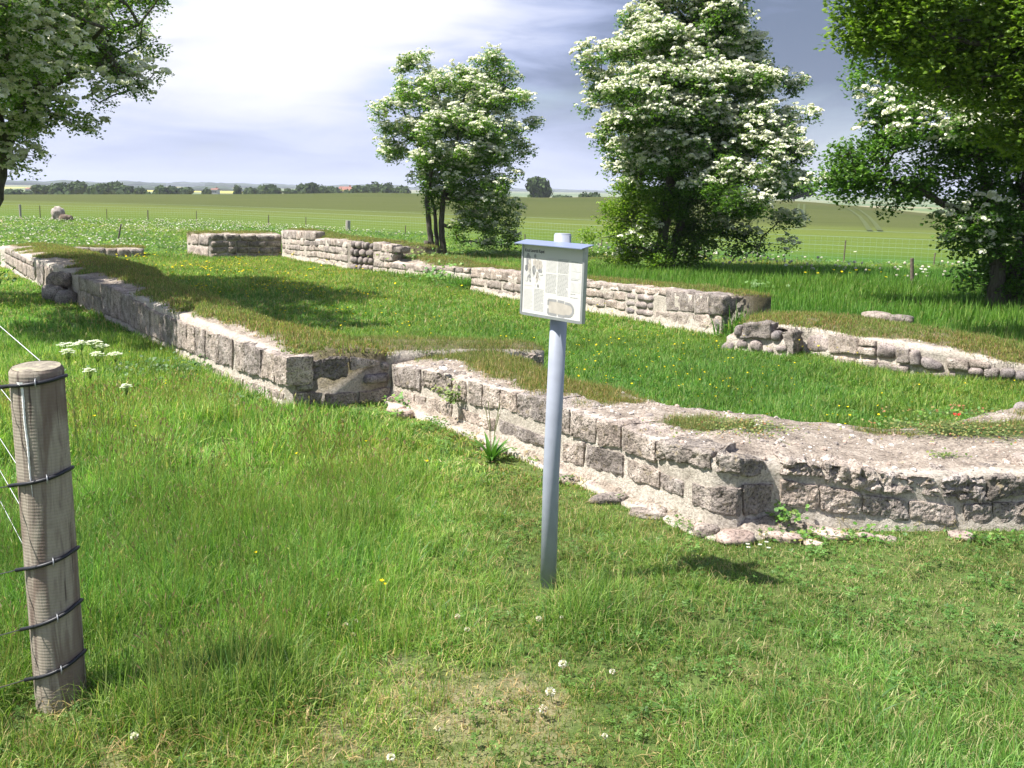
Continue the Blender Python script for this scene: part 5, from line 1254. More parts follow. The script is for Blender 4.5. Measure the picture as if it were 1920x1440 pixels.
grow(t2, [stem([(812, 482), (806, 430), (800, 380), (808, 320), (820, 250)], Y, [.085, .07, .06, .045, .03]), stem([(832, 480), (827, 420), (832, 370), (846, 310), (862, 240)], Y+.1, [.09, .075, .06, .045, .03]), stem([(822, 482), (818, 440), (815, 395), (800, 330), (785, 250)], Y+.25, [.06, .055, .045, .035, .025]), stem([(803, 482), (800, 452)], Y-.1, [.10, .07])],
     E, 560, 3, K=14, KB=12, pad=(.17, .11), bloom=lambda p: np.clip(.45+.55*sstep(1.4, 3.0, p[:, 2])-.25*(p[:, 1] > 26.6), 0, .92), keepf=f2, tintf=lambda P: np.ones((len(P), 1))*np.array([1.3, 1.25, 1.1]))
# big full hawthorn right of the sign
Y = 20.7
t3 = empty('hawthorn_tree', (3.06, Y, 0), 'largest full hawthorn covered in white bloom, leafy down to the ground right of the sign', 'tree', 'hawthorn trees in bloom')
E = envelope([(1285, -40, 100, 60, 0), (1350, 30, 44, 40, -.3), (1200, 40, 26, 24, -.2), (1290, 50, 95, 60, -.4), (1230, 110, 90, 50, -.8), (1140, 120, 50, 38, 0), (1120, 185, 52, 30, .2), (1340, 110, 80, 60, .4), (1350, 190, 110, 60, -1.0), (1455, 158, 48, 14, .2), (1235, 200, 110, 60, -1.3), (1250, 250, 110, 60, -1.1), (1420, 235, 70, 32, -1.2), (1490, 232, 38, 18, -.9), (1165, 265, 45, 20, 0), (1300, 300, 110, 60, -.9), (1440, 295, 66, 34, -1.6), (1245, 330, 70, 50, .3), (1400, 365, 62, 36, -2.0), (1350, 330, 40, 30, -1.9), (1210, 385, 66, 50, -.4), (1160, 400, 34, 26, 0), (1320, 400, 90, 50, .3), (1250, 440, 90, 55, -.1), (1330, 455, 80, 26, 0), (1440, 455, 55, 14, .3), (1480, 410, 24, 12, .2), (1200, 470, 55, 30, .3), (1130, 440, 34, 14, 0), (1270, 490, 60, 20, -.4), (1150, 480, 34, 14, .4), (1300, 150, 120, 90, 1.2), (1280, 300, 130, 100, 1.3), (1210, 20, 22, 12), (1082, 178, 14, 9), (1510, 236, 18, 9), (1500, 148, 12, 6), (1104, 440, 20, 7), (1370, 60, 30, 50, .1), (1480, 330, 34, 22), (1500, 270, 30, 20), (1450, 340, 50, 30, -.5)], Y)
grow(t3, [stem([(1238, 520), (1240, 460), (1250, 400), (1262, 300), (1275, 180), (1280, 60)], Y, [.16, .12, .11, .09, .065, .04]), stem([(1252, 518), (1268, 440), (1300, 360), (1345, 280)], Y+.15, [.10, .08, .06, .04])],
     E, 1080, 5, K=15, KB=18, pad=(.19, .12), bloom=lambda p: np.clip(.10+.80*sstep(1.6, 2.3, p[:, 2]-.0)*1.0+.75*sstep(3.9, 4.6, p[:, 0])*(p[:, 2] > .95)-.35*sstep(5.0, 5.6, p[:, 2])*(p[:, 0] > 3.6)-.5*(p[:, 1] > Y+.9), 0, .95),
     tintf=lambda P: 1+np.array([.9, .55, .0])*(sstep(2.4, 1.4, P[:, 2])*sstep(3.4, 2.2, P[:, 0]))[:, None])
# hawthorn at the right, partly behind the brighter tree
Y = 14.0
t4 = empty('hawthorn_tree', (6.9, Y, 0), 'dark spreading hawthorn at the right edge with stout twin trunks in long grass', 'tree', 'hawthorn trees in bloom')
E = envelope([(1690, 180, 70, 50, .2), (1760, 230, 100, 60, -.3), (1650, 270, 40, 30, .1), (1600, 320, 60, 40, -.1), (1580, 350, 45, 36, .3), (1690, 320, 100, 50, 0), (1690, 370, 60, 22, .2), (1640, 110, 34, 30, .3), (1840, 250, 90, 80, 0), (1850, 120, 120, 90, .5), (1950, 250, 90, 100, .2), (1800, 330, 70, 60, .3), (1850, 400, 60, 40, -.3), (1780, 415, 22, 30, -.5), (1830, 480, 50, 40, -.2), (1930, 450, 80, 90, .2), (1860, 530, 34, 24, .1), (1960, 540, 60, 40, 0), (1760, 60, 80, 60, .4), (1560, 330, 20, 10), (1620, 155, 16, 10), (1900, 0, 200, 80, .4), (2050, 200, 120, 200, .3), (2040, 420, 60, 80, .3), (1720, 430, 16, 8)], Y, .9)
grow(t4, [stem([(1862, 600), (1868, 540), (1875, 470), (1860, 380), (1830, 280), (1800, 180)], Y, [.13, .11, .10, .08, .06, .04]), stem([(1900, 600), (1905, 520), (1925, 430), (1930, 300), (1930, 160)], Y+.1, [.14, .12, .10, .08, .05]), stem([(1868, 480), (1800, 400), (1720, 355), (1640, 330)], Y, [.06, .05, .04, .03])],
     E, 800, 8, K=14, KB=15, pad=(.19, .11), bloom=lambda p: np.clip(.85*np.exp(-(((p[:, 0]-5.9)/1.0)**2+((p[:, 2]-2.75)/.42)**2))+.7*np.exp(-(((p[:, 0]-5.95)/.28)**2+((p[:, 2]-1.25)/.3)**2))+.04, 0, .9), tintf=lambda P: np.ones((len(P), 1))*np.array([.95, 1.0, .95]))
# bright green maple leaning in at the top right
Y = 10.2
t5 = empty('maple_tree', (8.4, Y, 0), 'bright yellow green maple overhanging the top right corner', 'tree')
E = envelope([(1690, 40, 80, 60, 0), (1640, 20, 46, 30, 0), (1620, 75, 24, 20, 0), (1760, 100, 80, 60, .1), (1700, -60, 120, 60, 0), (1850, 120, 90, 70, .2), (1890, 190, 70, 50, .1), (1820, 150, 40, 24, 0), (1930, 240, 40, 50, .1), (1930, 60, 120, 100, .3), (2020, 180, 90, 120, .2), (2100, 0, 160, 160, .2), (1900, -120, 200, 90, .2)], Y, .9)
grow(t5, [[((8.6, 10.2, 0), .16), ((8.3, 10.2, 1.5), .13), ((7.6, 10.2, 2.9), .10), ((6.4, 10.1, 3.7), .06), ((5.3, 10.0, 4.1), .035)], [((8.3, 10.2, 1.5), .11), ((8.5, 10.4, 3.5), .08), ((8.2, 10.5, 5.5), .05)]],
     E, 500, 11, K=15, pad=(.22, .15), col=SPR_B, leafscale=.60, twig=.005)
# dark hawthorn at the left edge, which throws the shade over the wall
Y = 14.6
t0 = empty('hawthorn_tree', (-8.3, Y, 0), 'large spreading hawthorn at the left edge with sparse white bloom', 'tree', 'hawthorn trees in bloom')
E = envelope([(60, 70, 130, 70, -.6), (190, 60, 90, 50, .2), (240, 110, 60, 34, 0), (270, 130, 40, 14, .1), (130, 150, 110, 46, -.5), (215, 165, 66, 22, 0), (270, 30, 32, 24, 0), (60, 200, 90, 40, -.8), (140, 235, 50, 14, 0), (60, 255, 60, 16, .2), (30, 285, 40, 14, -.2), (105, 280, 20, 9), (20, 300, 30, 14, 0), (-40, 180, 120, 90, -.4), (-120, 60, 160, 120, -1), (60, -40, 220, 80, 0), (-60, 20, 200, 120, 1.8), (40, 60, 200, 100, 1.6), (-60, 60, 200, 110, -2.4), (60, 20, 150, 70, -2.2), (-180, 200, 120, 100, -.5), (-120, -80, 240, 100, .0), (38, 318, 5, 18, 0), (-30, -100, 260, 60, -.5), (-120, 60, 130, 120, -3.2), (-170, 170, 110, 80, -3.5), (-110, -90, 170, 110, -3.4), (-250, -20, 150, 150, -4.0), (-60, -170, 200, 90, -3.0), (-140, -60, 140, 120, -4.6)], Y, 1.0)
grow(t0, [[((-8.35, 14.6, 0), .13), ((-8.05, 14.6, .7), .105), (tuple(world_at(-6, 370, Y)), .09), (tuple(world_at(4, 300, Y)), .085), (tuple(world_at(22, 240, Y)), .075), (tuple(world_at(50, 150, Y)), .055), (tuple(world_at(80, 40, Y)), .05)], [(tuple(world_at(14, 300, Y)), .09), (tuple(world_at(-10, 200, Y)), .075), (tuple(world_at(-60, 60, Y)), .05)], [(tuple(world_at(36, 235, Y)), .06), (tuple(world_at(100, 160, Y)), .045), (tuple(world_at(180, 120, Y)), .03)]],
     E, 1150, 13, K=10, KB=13, leafscale=.78, pad=(.17, .09), bloom=lambda p: np.clip(.72+.5*fbm(p, .9, 2, 3.0)-.15*sstep(-6.6, -5.4, p[:, 0])+.3*(p[:, 2] < 3.0), 0, .9), tintf=lambda P: np.ones((len(P), 1))*np.array([1.3, 1.2, 1.2]))
grow_sh = [((-6.95+random.uniform(-.12, .12), 13.4+random.uniform(-.15, .15), random.uniform(.2, .5))) for _ in range(14)]

# ------------------------------------------------------------------ distant trees, hedge and farms
def far_crown(name, seed, h=1.0, n=520):
    rg = random.Random(seed); V = []; Fs = []; Cc = []
    lob = [(rg.uniform(-.30, .30), rg.uniform(-.3, .3), rg.uniform(.35, .78), rg.uniform(.2, .34)) for _ in range(9)]+[(0, 0, .5, .42)]
    for i in range(n):
        x, y, z, r = rg.choice(lob); d = Vector((rg.gauss(0, 1), rg.gauss(0, 1), rg.gauss(0, 1))).normalized(); p = Vector((x, y, z))+d*r*rg.uniform(.75, 1.05); p.z = max(.06, p.z)
        nrm = (d+Vector((rg.gauss(0, .5), rg.gauss(0, .5), rg.gauss(0, .5)))).normalized(); a = nrm.orthogonal().normalized(); b = nrm.cross(a); s = rg.uniform(.04, .09); q = len(V); c = np.array((0.055, 0.085, 0.03))*rg.uniform(.7, 1.35)
        V += [p-a*s-b*s*.6, p+a*s-b*s*.7, p+a*s*.8+b*s, p-a*s*.7+b*s*.8]; Fs.append((q, q+1, q+2, q+3)); Cc += [c]*4
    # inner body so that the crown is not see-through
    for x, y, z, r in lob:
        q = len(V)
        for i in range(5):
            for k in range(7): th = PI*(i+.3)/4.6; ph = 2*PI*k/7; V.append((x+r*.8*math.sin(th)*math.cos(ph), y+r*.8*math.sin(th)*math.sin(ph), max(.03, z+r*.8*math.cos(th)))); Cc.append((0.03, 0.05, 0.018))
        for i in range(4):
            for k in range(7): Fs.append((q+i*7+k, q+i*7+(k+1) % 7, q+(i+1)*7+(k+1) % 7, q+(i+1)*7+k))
    return colmesh(name, V, Fs, Cc, M['farleaf'])
M['farleaf'] = plant_mat('distant foliage', tint=False, trans=.15, rough=.8, spec=.1)
FC = [far_crown('crown', i) for i in range(4)]
tv, tf = tube([(0, 0, -.3), (0, 0, .3)], [.035, .025], 6); TRm = bpy.data.meshes.new('trunk'); TRm.from_pydata([tuple(v) for v in tv], [], tf); TRm.materials.append(M['bark'])
def far_tree(px, top, w, R, label, k, group='trees in the hedgerow beyond the field', name='hedgerow_tree'):
    a = math.atan2(ray(px, 360).x, ray(px, 360).y); x, y = R*math.sin(a), R*math.cos(a); z0 = float(terrain(x, y)); zt = EYE+(horizon(px)-top)/F_PX*R; h = max(zt-z0, 2.0); wd = w/F_PX*R
    o = empty(name, (x, y, z0), label, 'tree' if 'bush' not in label else 'bush', group)
    for nm, me in (('crown', FC[k % 4]), ('trunk', TRm)):
        c = bpy.data.objects.new(nm, me); C.objects.link(c); c.parent = o; c.scale = (wd, wd, h) if nm == 'crown' else (h, h, h); c.rotation_euler.z = k*1.3
    return o
HT = [(18, 355, 26, 'round hedgerow bush just right of the left tree trunk'), (80, 348, 30, 'round hedgerow tree left of the field boulder'), (52, 358, 30, 'low hedgerow bush between trunk and round tree at far left'), (112, 345, 34, 'pale hedgerow tree above the field boulder'), (140, 343, 34, 'broad hedgerow tree just right of the field boulder'), (158, 347, 22, 'small hedgerow tree right of the broad one above the boulder'),
      (180, 347, 26, 'hedgerow tree above the leaning stake, left of the tall pair'), (202, 344, 30, 'pale tall hedgerow tree, left one of a pair'), (218, 343, 26, 'dark tall hedgerow tree, right one of a pair'), (236, 349, 30, 'spreading hedgerow tree right of the tall dark one'), (262, 351, 24, 'hedgerow bush right of the spreading tree'), (300, 349, 14, 'small upright hedgerow tree standing alone'), (322, 351, 34, 'wide pale hedgerow bush beside the upright tree'), (345, 352, 28, 'hedgerow bush at the right end of the wide pale one'),
      (388, 353, 14, 'tiny hedgerow tree in front of the yellow field'), (445, 349, 15, 'lone small round hedgerow tree'), (475, 354, 26, 'low hedgerow bush left of the dense clump'), (496, 347, 36, 'dense broad hedgerow tree in the clump'), (512, 350, 26, 'hedgerow bush at the right side of the dense clump'), (545, 355, 22, 'low hedgerow bush between two clumps'), (568, 347, 26, 'pale hedgerow tree left of the dark one'), (582, 344, 22, 'dark taller hedgerow tree in the middle clump'), (602, 348, 32, 'broad hedgerow tree right of the dark taller one'),
      (625, 351, 26, 'hedgerow bush left of the red roof'), (650, 357, 20, 'very low hedgerow bush below the red roof'), (678, 349, 32, 'hedgerow tree right of the red roof'), (702, 343, 36, 'highest pale hedgerow tree right of the red roof'), (726, 345, 28, 'hedgerow tree left of the slim hawthorn crown'), (748, 351, 30, 'hedgerow bush touching the slim hawthorn crown')]
for k, (px, top, w, lb) in enumerate(HT): far_tree(px, top-1, w*1.15, 380+17*(k % 3), lb, k)
far_tree(1009, 333, 46, 300, 'single round dark tree on the skyline between the two middle hawthorns', 1, 'trees on the skyline', 'lone_tree')
far_tree(1096, 360, 24, 300, 'small dark bush on the skyline left of the big hawthorn', 2, 'trees on the skyline', 'field_bush'); far_tree(1116, 361, 26, 300, 'low dark bush on the skyline touching the big hawthorn', 3, 'trees on the skyline', 'field_bush')
far_tree(1050, 366, 40, 380, 'very low distant bush right of the single skyline tree', 0, 'trees on the skyline', 'field_bush')
far_tree(1490, 338, 62, 230, 'brownish round tree on the skyline between the two right hawthorns', 2, 'trees on the skyline', 'lone_tree')
def hedge(px0, px1, R, h, label, seed):
    V = []; Fs = []; Cc = []; rg = random.Random(seed); n = 900
    for i in range(n):
        px = rg.uniform(px0, px1); a = math.atan2(ray(px, 360).x, ray(px, 360).y); rr = R+rg.uniform(-2, 2); x, y = rr*math.sin(a), rr*math.cos(a); z = float(terrain(x, y)); hh = h*(.75+.4*math.sin(px*.11+seed)+.25*math.sin(px*.37))
        p = Vector((x, y, z+rg.uniform(0, 1)*hh)); nn = Vector((rg.gauss(0, .6), -1, rg.gauss(.4, .6))).normalized(); u = nn.orthogonal().normalized(); v = nn.cross(u); s = rg.uniform(.35, .8); q = len(V); c = np.array((0.05, 0.08, 0.028))*rg.uniform(.7, 1.3)
        V += [p-u*s-v*s, p+u*s-v*s, p+u*s+v*s, p-u*s+v*s]; Fs.append((q, q+1, q+2, q+3)); Cc += [c]*4
    me = colmesh('hedge', V, Fs, Cc, M['farleaf']); o = bpy.data.objects.new('hedge', me); C.objects.link(o); tag(o, label, 'hedge', kind='stuff')
hedge(95, 295, 372, 2.9, 'low dark clipped hedge along the far field edge at the left', 1); hedge(450, 790, 372, 2.6, 'low dark hedge along the far field edge behind the ruin', 2); hedge(295, 450, 372, 1.5, 'thin low hedge in front of the yellow field', 3)
def farm(px, ytop, w, R, label, chimney=True):
    a = math.atan2(ray(px, 360).x, ray(px, 360).y); x, y = R*math.sin(a), R*math.cos(a); zt = EYE+(horizon(px)-ytop)/F_PX*R; wd = w/F_PX*R; rh = wd*.22; wh = 3.0; z0 = zt-rh-wh
    o = empty('farmhouse', (x, y, z0), label, 'farmhouse', 'farm buildings beyond the hedgerow'); m = MB(); m.box((x, y, z0+wh/2), (wd/2, 3.5, wh/2)); m.obj('wall', M['whitewash'], o)
    V = [(x-wd/2-.3, y-4, z0+wh), (x+wd/2+.3, y-4, z0+wh), (x+wd/2+.3, y+4, z0+wh), (x-wd/2-.3, y+4, z0+wh), (x-wd/2-.3, y, z0+wh+rh), (x+wd/2+.3, y, z0+wh+rh)]
    rfo = mesh_obj('roof', V, [(0, 1, 5, 4), (2, 3, 4, 5), (0, 4, 3), (1, 2, 5), (3, 2, 1, 0)], M['redroof'], o)
    m = MB(); m.box((x+wd*.2, y, z0+wh+rh), (.4, .4, .8)); m.obj('chimney', M['redroof'], rfo)
    for k in range(3): m = MB(); m.box((x+wd*(-.3+.3*k), y-3.52, z0+wh*.55), (.5, .04, .55)); m.obj('window', M['window'], o)
farm(404, 353.5, 11, 700, 'tiny farmhouse beside the yellow field'); farm(165, 353, 12, 720, 'small red roofed farmhouse behind the left hedgerow'); farm(651, 350.5, 26, 560, 'long red roofed farmhouse behind the middle hedgerow'); farm(57, 352, 9, 800, 'tiny farmhouse at the far left behind the hedge')
m_ = simple('rapeseed in flower', (0.60, 0.52, 0.05), 1, 0, .1, .1)
def patch(pxa, pxb, Ra, Rb):
    V = []; n = 12
    for j in range(2):
        for i in range(n+1):
            px = pxa+(pxb-pxa)*i/n; a = math.atan2(ray(px, 360).x, ray(px, 360).y); R = (Ra, Rb)[j]; x, y = R*math.sin(a), R*math.cos(a); V.append((x, y, float(terrain(x, y))+.4))
    Fs = [(i, i+1, i+n+2, i+n+1) for i in range(n)]; o = mesh_obj('rapeseed_field', V, Fs, m_); o['kind'] = 'structure'
patch(385, 445, 1150, 1700)

# ------------------------------------------------------------------ far fence
FP = [(38, 382, 4, 'p'), (75, 384, 1.6, 't'), (200, 390, 1.2, 't'), (277, 392, 2, 't'), (368, 394, 1.2, 't'), (503, 401, 1.8, 't'), (573, 404, 1.2, 't'), (652, 411, 9, 'p'), (760, 420, 1.5, 't'), (985, 441, 2.2, 't'), (1130, 447, 1.6, 't'), (1425, 461, 2, 'p'), (1589, 447, 1.6, 't'), (1760, 470, 2, 't'), (1905, 478, 2.2, 't')]
ff = empty('wire_fence', (-3, 39, 0), 'far wire mesh fence of thin posts between the meadow and the crop field', 'fence')
PO = []
for px, top, w, t in FP:
    d = ray(px, 400); rr = np.linspace(10, 90, 1600); x = rr*d.x/math.hypot(d.x, d.y); y = rr*d.y/math.hypot(d.x, d.y); k = int(np.argmax(y >= fence_y(x))); X, Yy = float(x[k]), float(y[k]); R = math.hypot(X, Yy)
    zt = EYE-(top-horizon(px))/F_PX*Yy*1.02; z0 = float(terrain(X, Yy)); wd = max(.035, w/F_PX*R); PO.append((X, Yy, max(zt, z0+.75)))
    V, Fs = tube([(X, Yy, z0-.2), (X, Yy, z0+.3), (X+.01, Yy, zt)], [wd/2]*3, 8); mesh_obj('post', V, Fs, M['paletimber'] if t == 'p' else M['timber'], ff)
PO = sorted(PO); PO = [(-42, float(fence_y(-42)), 1.0)]+PO+[(16, float(fence_y(16)), 1.0)]
for hz in (.50, .72, .88):
    P = [(x, y, float(terrain(x, y))+hz) for x, y, z in PO]; V, Fs = tube(P, [.0035 if hz < .8 else .0022]*len(P), 4); mesh_obj('wire', V, Fs, M['netwire'], ff)
mb = MB()
for (x0, y0, _), (x1, y1, _) in zip(PO, PO[1:]):
    L_ = math.hypot(x1-x0, y1-y0); n = int(L_/.15)
    for i in range(n):
        t = i/n; x, y = x0+(x1-x0)*t, y0+(y1-y0)*t; z = float(terrain(x, y)); mb.add(*tube([(x, y, z), (x, y, z+.72)], [.0011, .0011], 3, False))
for hz in (.1, .2, .3, .4, .6):
    P = [(x, y, float(terrain(x, y))+hz) for x, y, z in PO]; mb.add(*tube(P, [.0015]*len(P), 3, False))
o = mb.obj('netting', M['netwire'], ff); o['kind'] = 'stuff'
def stake(px, base, top, w, Y, label, lean=0.0, mat='timber'):
    b = world_at(px, base, Y); t = world_at(px+lean, top, Y); r = w/2/F_PX*Y; o = empty('wooden_stake', (b.x, Y, 0), label, 'stake'); V, Fs = tube([(b.x, Y, -.1), (b.x, Y, .0), ((b.x+t.x)/2, Y, (t.z)/2), (t.x, Y, t.z)], [r, r, r*.95, r*.95], 10)
    mesh_obj('shaft', V, Fs, M[mat], o); return o
stake(1710, 556, 484, 7, 17.3, 'dark brown upright stake in the tall grass left of the right hawthorn'); stake(221, 452, 420, 3.2, 31.7, 'thin leaning dark stake in the flower meadow behind the wall stub', 6)

# boulders in the meadow, far left
b0 = tag(blob('boulder', (-22.2, 49.0, .28), (.62, .5, .74), M['rock'], None, 3, rot=.3, amp=.3), 'pale weathered boulder standing in the meadow by the far fence', 'boulder')
b1 = tag(blob('boulder', (-21.68, 48.7, .15), (.70, .5, .40), M['brownrock'], None, 5, rot=.2, amp=.25), 'low brown boulder leaning against the pale one', 'boulder')

# ------------------------------------------------------------------ corner post of the near fence with its wires
cp = empty('fence_corner', (-1.452, 2.99, 0), 'thick round grey timber corner post with wires and black sleeves at the left', 'fence post')
PR = .0775; px0, py0 = -1.452, 2.99
V = []; Fs = []; ns = 40; zs = [-.15]+list(np.linspace(0, 1.10, 90))+[1.112]; prof = []
for i, z in enumerate(zs):
    for k in range(ns):
        a = 2*PI*k/ns; r = PR*(1+.010*math.sin(3*a+z*2)+.006*math.sin(z*160)*0.6+random.gauss(0, .0015)); r = r-(.008 if i == len(zs)-1 else 0)
        if abs(a-4.25) < .08 and z < .95: r -= .004
        V.append((px0+r*math.cos(a), py0+r*math.sin(a), z+(.006*math.sin(a) if i >= len(zs)-2 else 0)))
for i in range(len(zs)-1):
    for k in range(ns): Fs.append((i*ns+k, i*ns+(k+1) % ns, (i+1)*ns+(k+1) % ns, (i+1)*ns+k))
mesh_obj('post', V, Fs, M['post'], cp, True)
V = []; Fs = []; b = (len(zs)-1)*ns
for j, rr in enumerate((PR-.0085, .05, .025)):
    for k in range(ns): a = 2*PI*k/ns; V.append((px0+rr*math.cos(a), py0+rr*math.sin(a), 1.1118+.006*math.sin(a)*rr/PR+(.002 if j else 0)+random.gauss(0, .0006)))
V.append((px0, py0, 1.114))
for j in range(2):
    for k in range(ns): Fs.append((j*ns+k, j*ns+(k+1) % ns, (j+1)*ns+(k+1) % ns, (j+1)*ns+k))
for k in range(ns): Fs.append((2*ns+k, 2*ns+(k+1) % ns, 3*ns))
mesh_obj('post_top', V, Fs, M['endgrain'], cp, True)
dA = Vector((-.72, -.69, 0)); dB = Vector((-.55, .835, 0))
for k, (zL, zR) in enumerate(((1.060, 1.082), (.752, .790), (.480, .527), (.283, .350), (.112, .176))):
    # sleeve round the front of the post: from the left, round to the right side and back
    ring = []; R = PR+.006
    a0, a1 = math.radians(222), math.radians(372)
    for i in range(25):
        t = i/24; a = a0+(a1-a0)*t; ring.append((px0+R*math.cos(a), py0+R*math.sin(a), zL+(zR-zL)*min(1, t*1.25)))
    st = Vector((px0-R*.8-.015, py0-R*.60-.012, zL-.003)); ring = [tuple(st)]+ring[1:]
    slv = [Vector(p) for p in ring]; V, Fs = tube(slv, [.0062]*len(slv), 8); s_ = mesh_obj('sleeve', V, Fs, M['rubber'], cp, True)
    e = st+dA*4.5; V, Fs = tube([st, st.lerp(e, .5)+Vector((0, 0, -.01)), e], [.0018]*3, 6); mesh_obj('wire', V, Fs, M['wire'], cp, True)
    zz = zR-.008; s0 = Vector((px0+.02, py0+PR, zz)); e = Vector((px0, py0, zz))+dB*7; V, Fs = tube([s0, e], [.0018]*2, 6); mesh_obj('wire', V, Fs, M['wire'], cp, True)
    a = math.radians(300 if k else 292); c = Vector((px0+(R+.003)*math.cos(a), py0+(R+.003)*math.sin(a), zL+(zR-zL)*.62)); tdir = Vector((-math.sin(a), math.cos(a), .3)).normalized()
    arc = [c+tdir*.0-Vector((math.cos(a), math.sin(a), 0))*.012+Vector((0, 0, .013)), c+Vector((0, 0, .010))+Vector((math.cos(a), math.sin(a), 0))*.006, c+Vector((math.cos(a), math.sin(a), 0))*.0085, c-Vector((0, 0, .010))+Vector((math.cos(a), math.sin(a), 0))*.006, c-Vector((math.cos(a), math.sin(a), 0))*.012-Vector((0, 0, .013))]
    V, Fs = tube(arc, [.002]*5, 6); mesh_obj('staple', V, Fs, M['wire'], cp, True)
V, Fs = tube([Vector((px0, py0, .83))+Vector((-.16, .24, 0)), Vector((px0, py0, .62))+Vector((-.03, .06, 0))], [.0016]*2, 5); mesh_obj('brace_wire', V, Fs, M['wire'], cp)
# white streak of droppings down the front
V = []; Fs = []; a_ = math.radians(262); n = 60
for i in range(n+1):
    t = i/n; z = 1.078-t*.36; w = (.0085 if t < .03 else .0048)*(1-.35*t)*(1 if t < .8 else max(0.05, (1-t)/.2))*random.uniform(.75, 1.15); a = a_+.10*t+.012*math.sin(t*14); R = PR*(1.012)+.0015+(.008 if t < .035 else 0)
    for s in (-1, 0, 1): aa = a+s*w/PR; V.append((px0+(R+(.0012 if s == 0 else -.001))*math.cos(aa), py0+(R+(.0012 if s == 0 else -.001))*math.sin(aa), z))
    if i: q = 3*i; Fs += [(q-3, q-2, q+1, q), (q-2, q-1, q+2, q+1)]
mesh_obj('white_streak', V, Fs, M['drip'], cp)

# ------------------------------------------------------------------ information sign
sg = empty('information_sign', (.17, 4.03, 0), 'information board on a leaning grey blue pole in front of the ruin', 'sign')
V, Fs = tube([(.168, 4.03, -.1), (.170, 4.03, .5), (.194, 4.03, 1.493)], [.0345]*3, 32); po = mesh_obj('pole', V, Fs, M['polepaint'], sg, False)
po.data.shade_smooth()
V, Fs = tube([(.1940, 4.03, 1.4935), (.1941, 4.03, 1.4985)], [.0335, .031], 32); mesh_obj('pole_cap', V, Fs, M['polepaint'], sg)
psi = math.radians(50); ex = Vector((math.cos(psi), -math.sin(psi), 0)); en = Vector((-math.sin(psi), -math.cos(psi), 0)); tilt = math.radians(4)
lean = Vector((.0166, 0, 1)).normalized(); ez = (lean - en*0.0).normalized(); ex = (ex-ez*ex.dot(ez)).normalized(); en = -(ex.cross(ez)).normalized()
if en.y > 0: en = -en
PC = Vector((.190, 4.03, 1.308))+en*.062+ex*(.014)       # centre of the board face
RM = Matrix((ex, en, ez)).transposed()
BW, BH = .352, .276
def lp(u, v, w=0.0): return PC+ex*u+ez*v+en*w
def pbox(mb, u0, u1, v0, v1, w0, w1): mb.box(lp((u0+u1)/2, (v0+v1)/2, (w0+w1)/2), (abs(u1-u0)/2, abs(w1-w0)/2, abs(v1-v0)/2), RM)
m = MB(); pbox(m, -BW/2, BW/2, -BH/2, BH/2, -.012, 0); board = m.obj('panel', M['poster'], sg)
FW = .009
for (u0, u1, v0, v1) in ((-BW/2-FW, -BW/2, -BH/2-FW, BH/2+FW), (BW/2, BW/2+FW*1.2, -BH/2-FW, BH/2+FW), (-BW/2, BW/2, -BH/2-FW*1.3, -BH/2), (-BW/2, BW/2, BH/2, BH/2+FW)):
    m = MB(); pbox(m, u0, u1, v0, v1, -.014, .004); m.obj('frame_rail', M['alu'], sg)
V = [lp(-BW/2-.020, BH/2+.006, .036), lp(BW/2+.026, BH/2+.006, .036), lp(BW/2+.026, BH/2+.020, -.028), lp(-BW/2-.020, BH/2+.020, -.028)]; V2 = [v-ez*.003 for v in V]; V3 = [v-ez*.010 for v in V[:2]]
mesh_obj('roof_strip', V+V2, [(0, 1, 2, 3), (7, 6, 5, 4), (0, 4, 5, 1), (1, 5, 6, 2), (2, 6, 7, 3), (3, 7, 4, 0)], M['roofstrip'], sg)
for v0_ in (-.08, .06): m = MB(); pbox(m, .0, .07, v0_, v0_+.03, -.05, -.02); m.obj('clamp', M['alu'], sg)
fc = bpy.data.curves.new('title', 'FONT'); fc.body = 'Knud Lavards Kapel'; fc.size = .0215; fc.offset = .0004
fo_ = bpy.data.objects.new('title', fc); C.objects.link(fo_); bpy.context.view_layer.update()
me = bpy.data.meshes.new_from_object(fo_.evaluated_get(bpy.context.evaluated_depsgraph_get())); bpy.data.objects.remove(fo_)
w_ = max(v.co.x for v in me.vertices); k_ = .118/w_
tm = [lp(-BW/2+.008+v.co.x*k_, BH/2-.028+v.co.y*k_*1.25, .0006) for v in me.vertices]
mesh_obj('title_lettering', tm, [tuple(p.vertices) for p in me.polygons], M['ink'], board)
def lines(u0, u1, v0, v1, n, mat='ink2', fill=.86, hh=.0016):
    m = MB(); rg = random.Random(int(u0*1000)+n)
    for i in range(n):
        v = v0+(v1-v0)*i/max(1, n-1); u = u0; e = u1-(rg.random()*.25*(u1-u0) if rg.random() < .15 else 0)
        while u < e-.002:
            w = min(rg.uniform(.004, .013), e-u); q = [lp(u, v, .0007), lp(u+w, v, .0007), lp(u+w, v+hh, .0007), lp(u, v+hh, .0007)]; m.add(q, [(0, 1, 2, 3)]); u += w+.0022
    m.obj('text_block', M[mat], board)
def UV(px, py): return ((px-.5)*BW, (.5-py)*BH)      # 0..1 across, 0..1 down
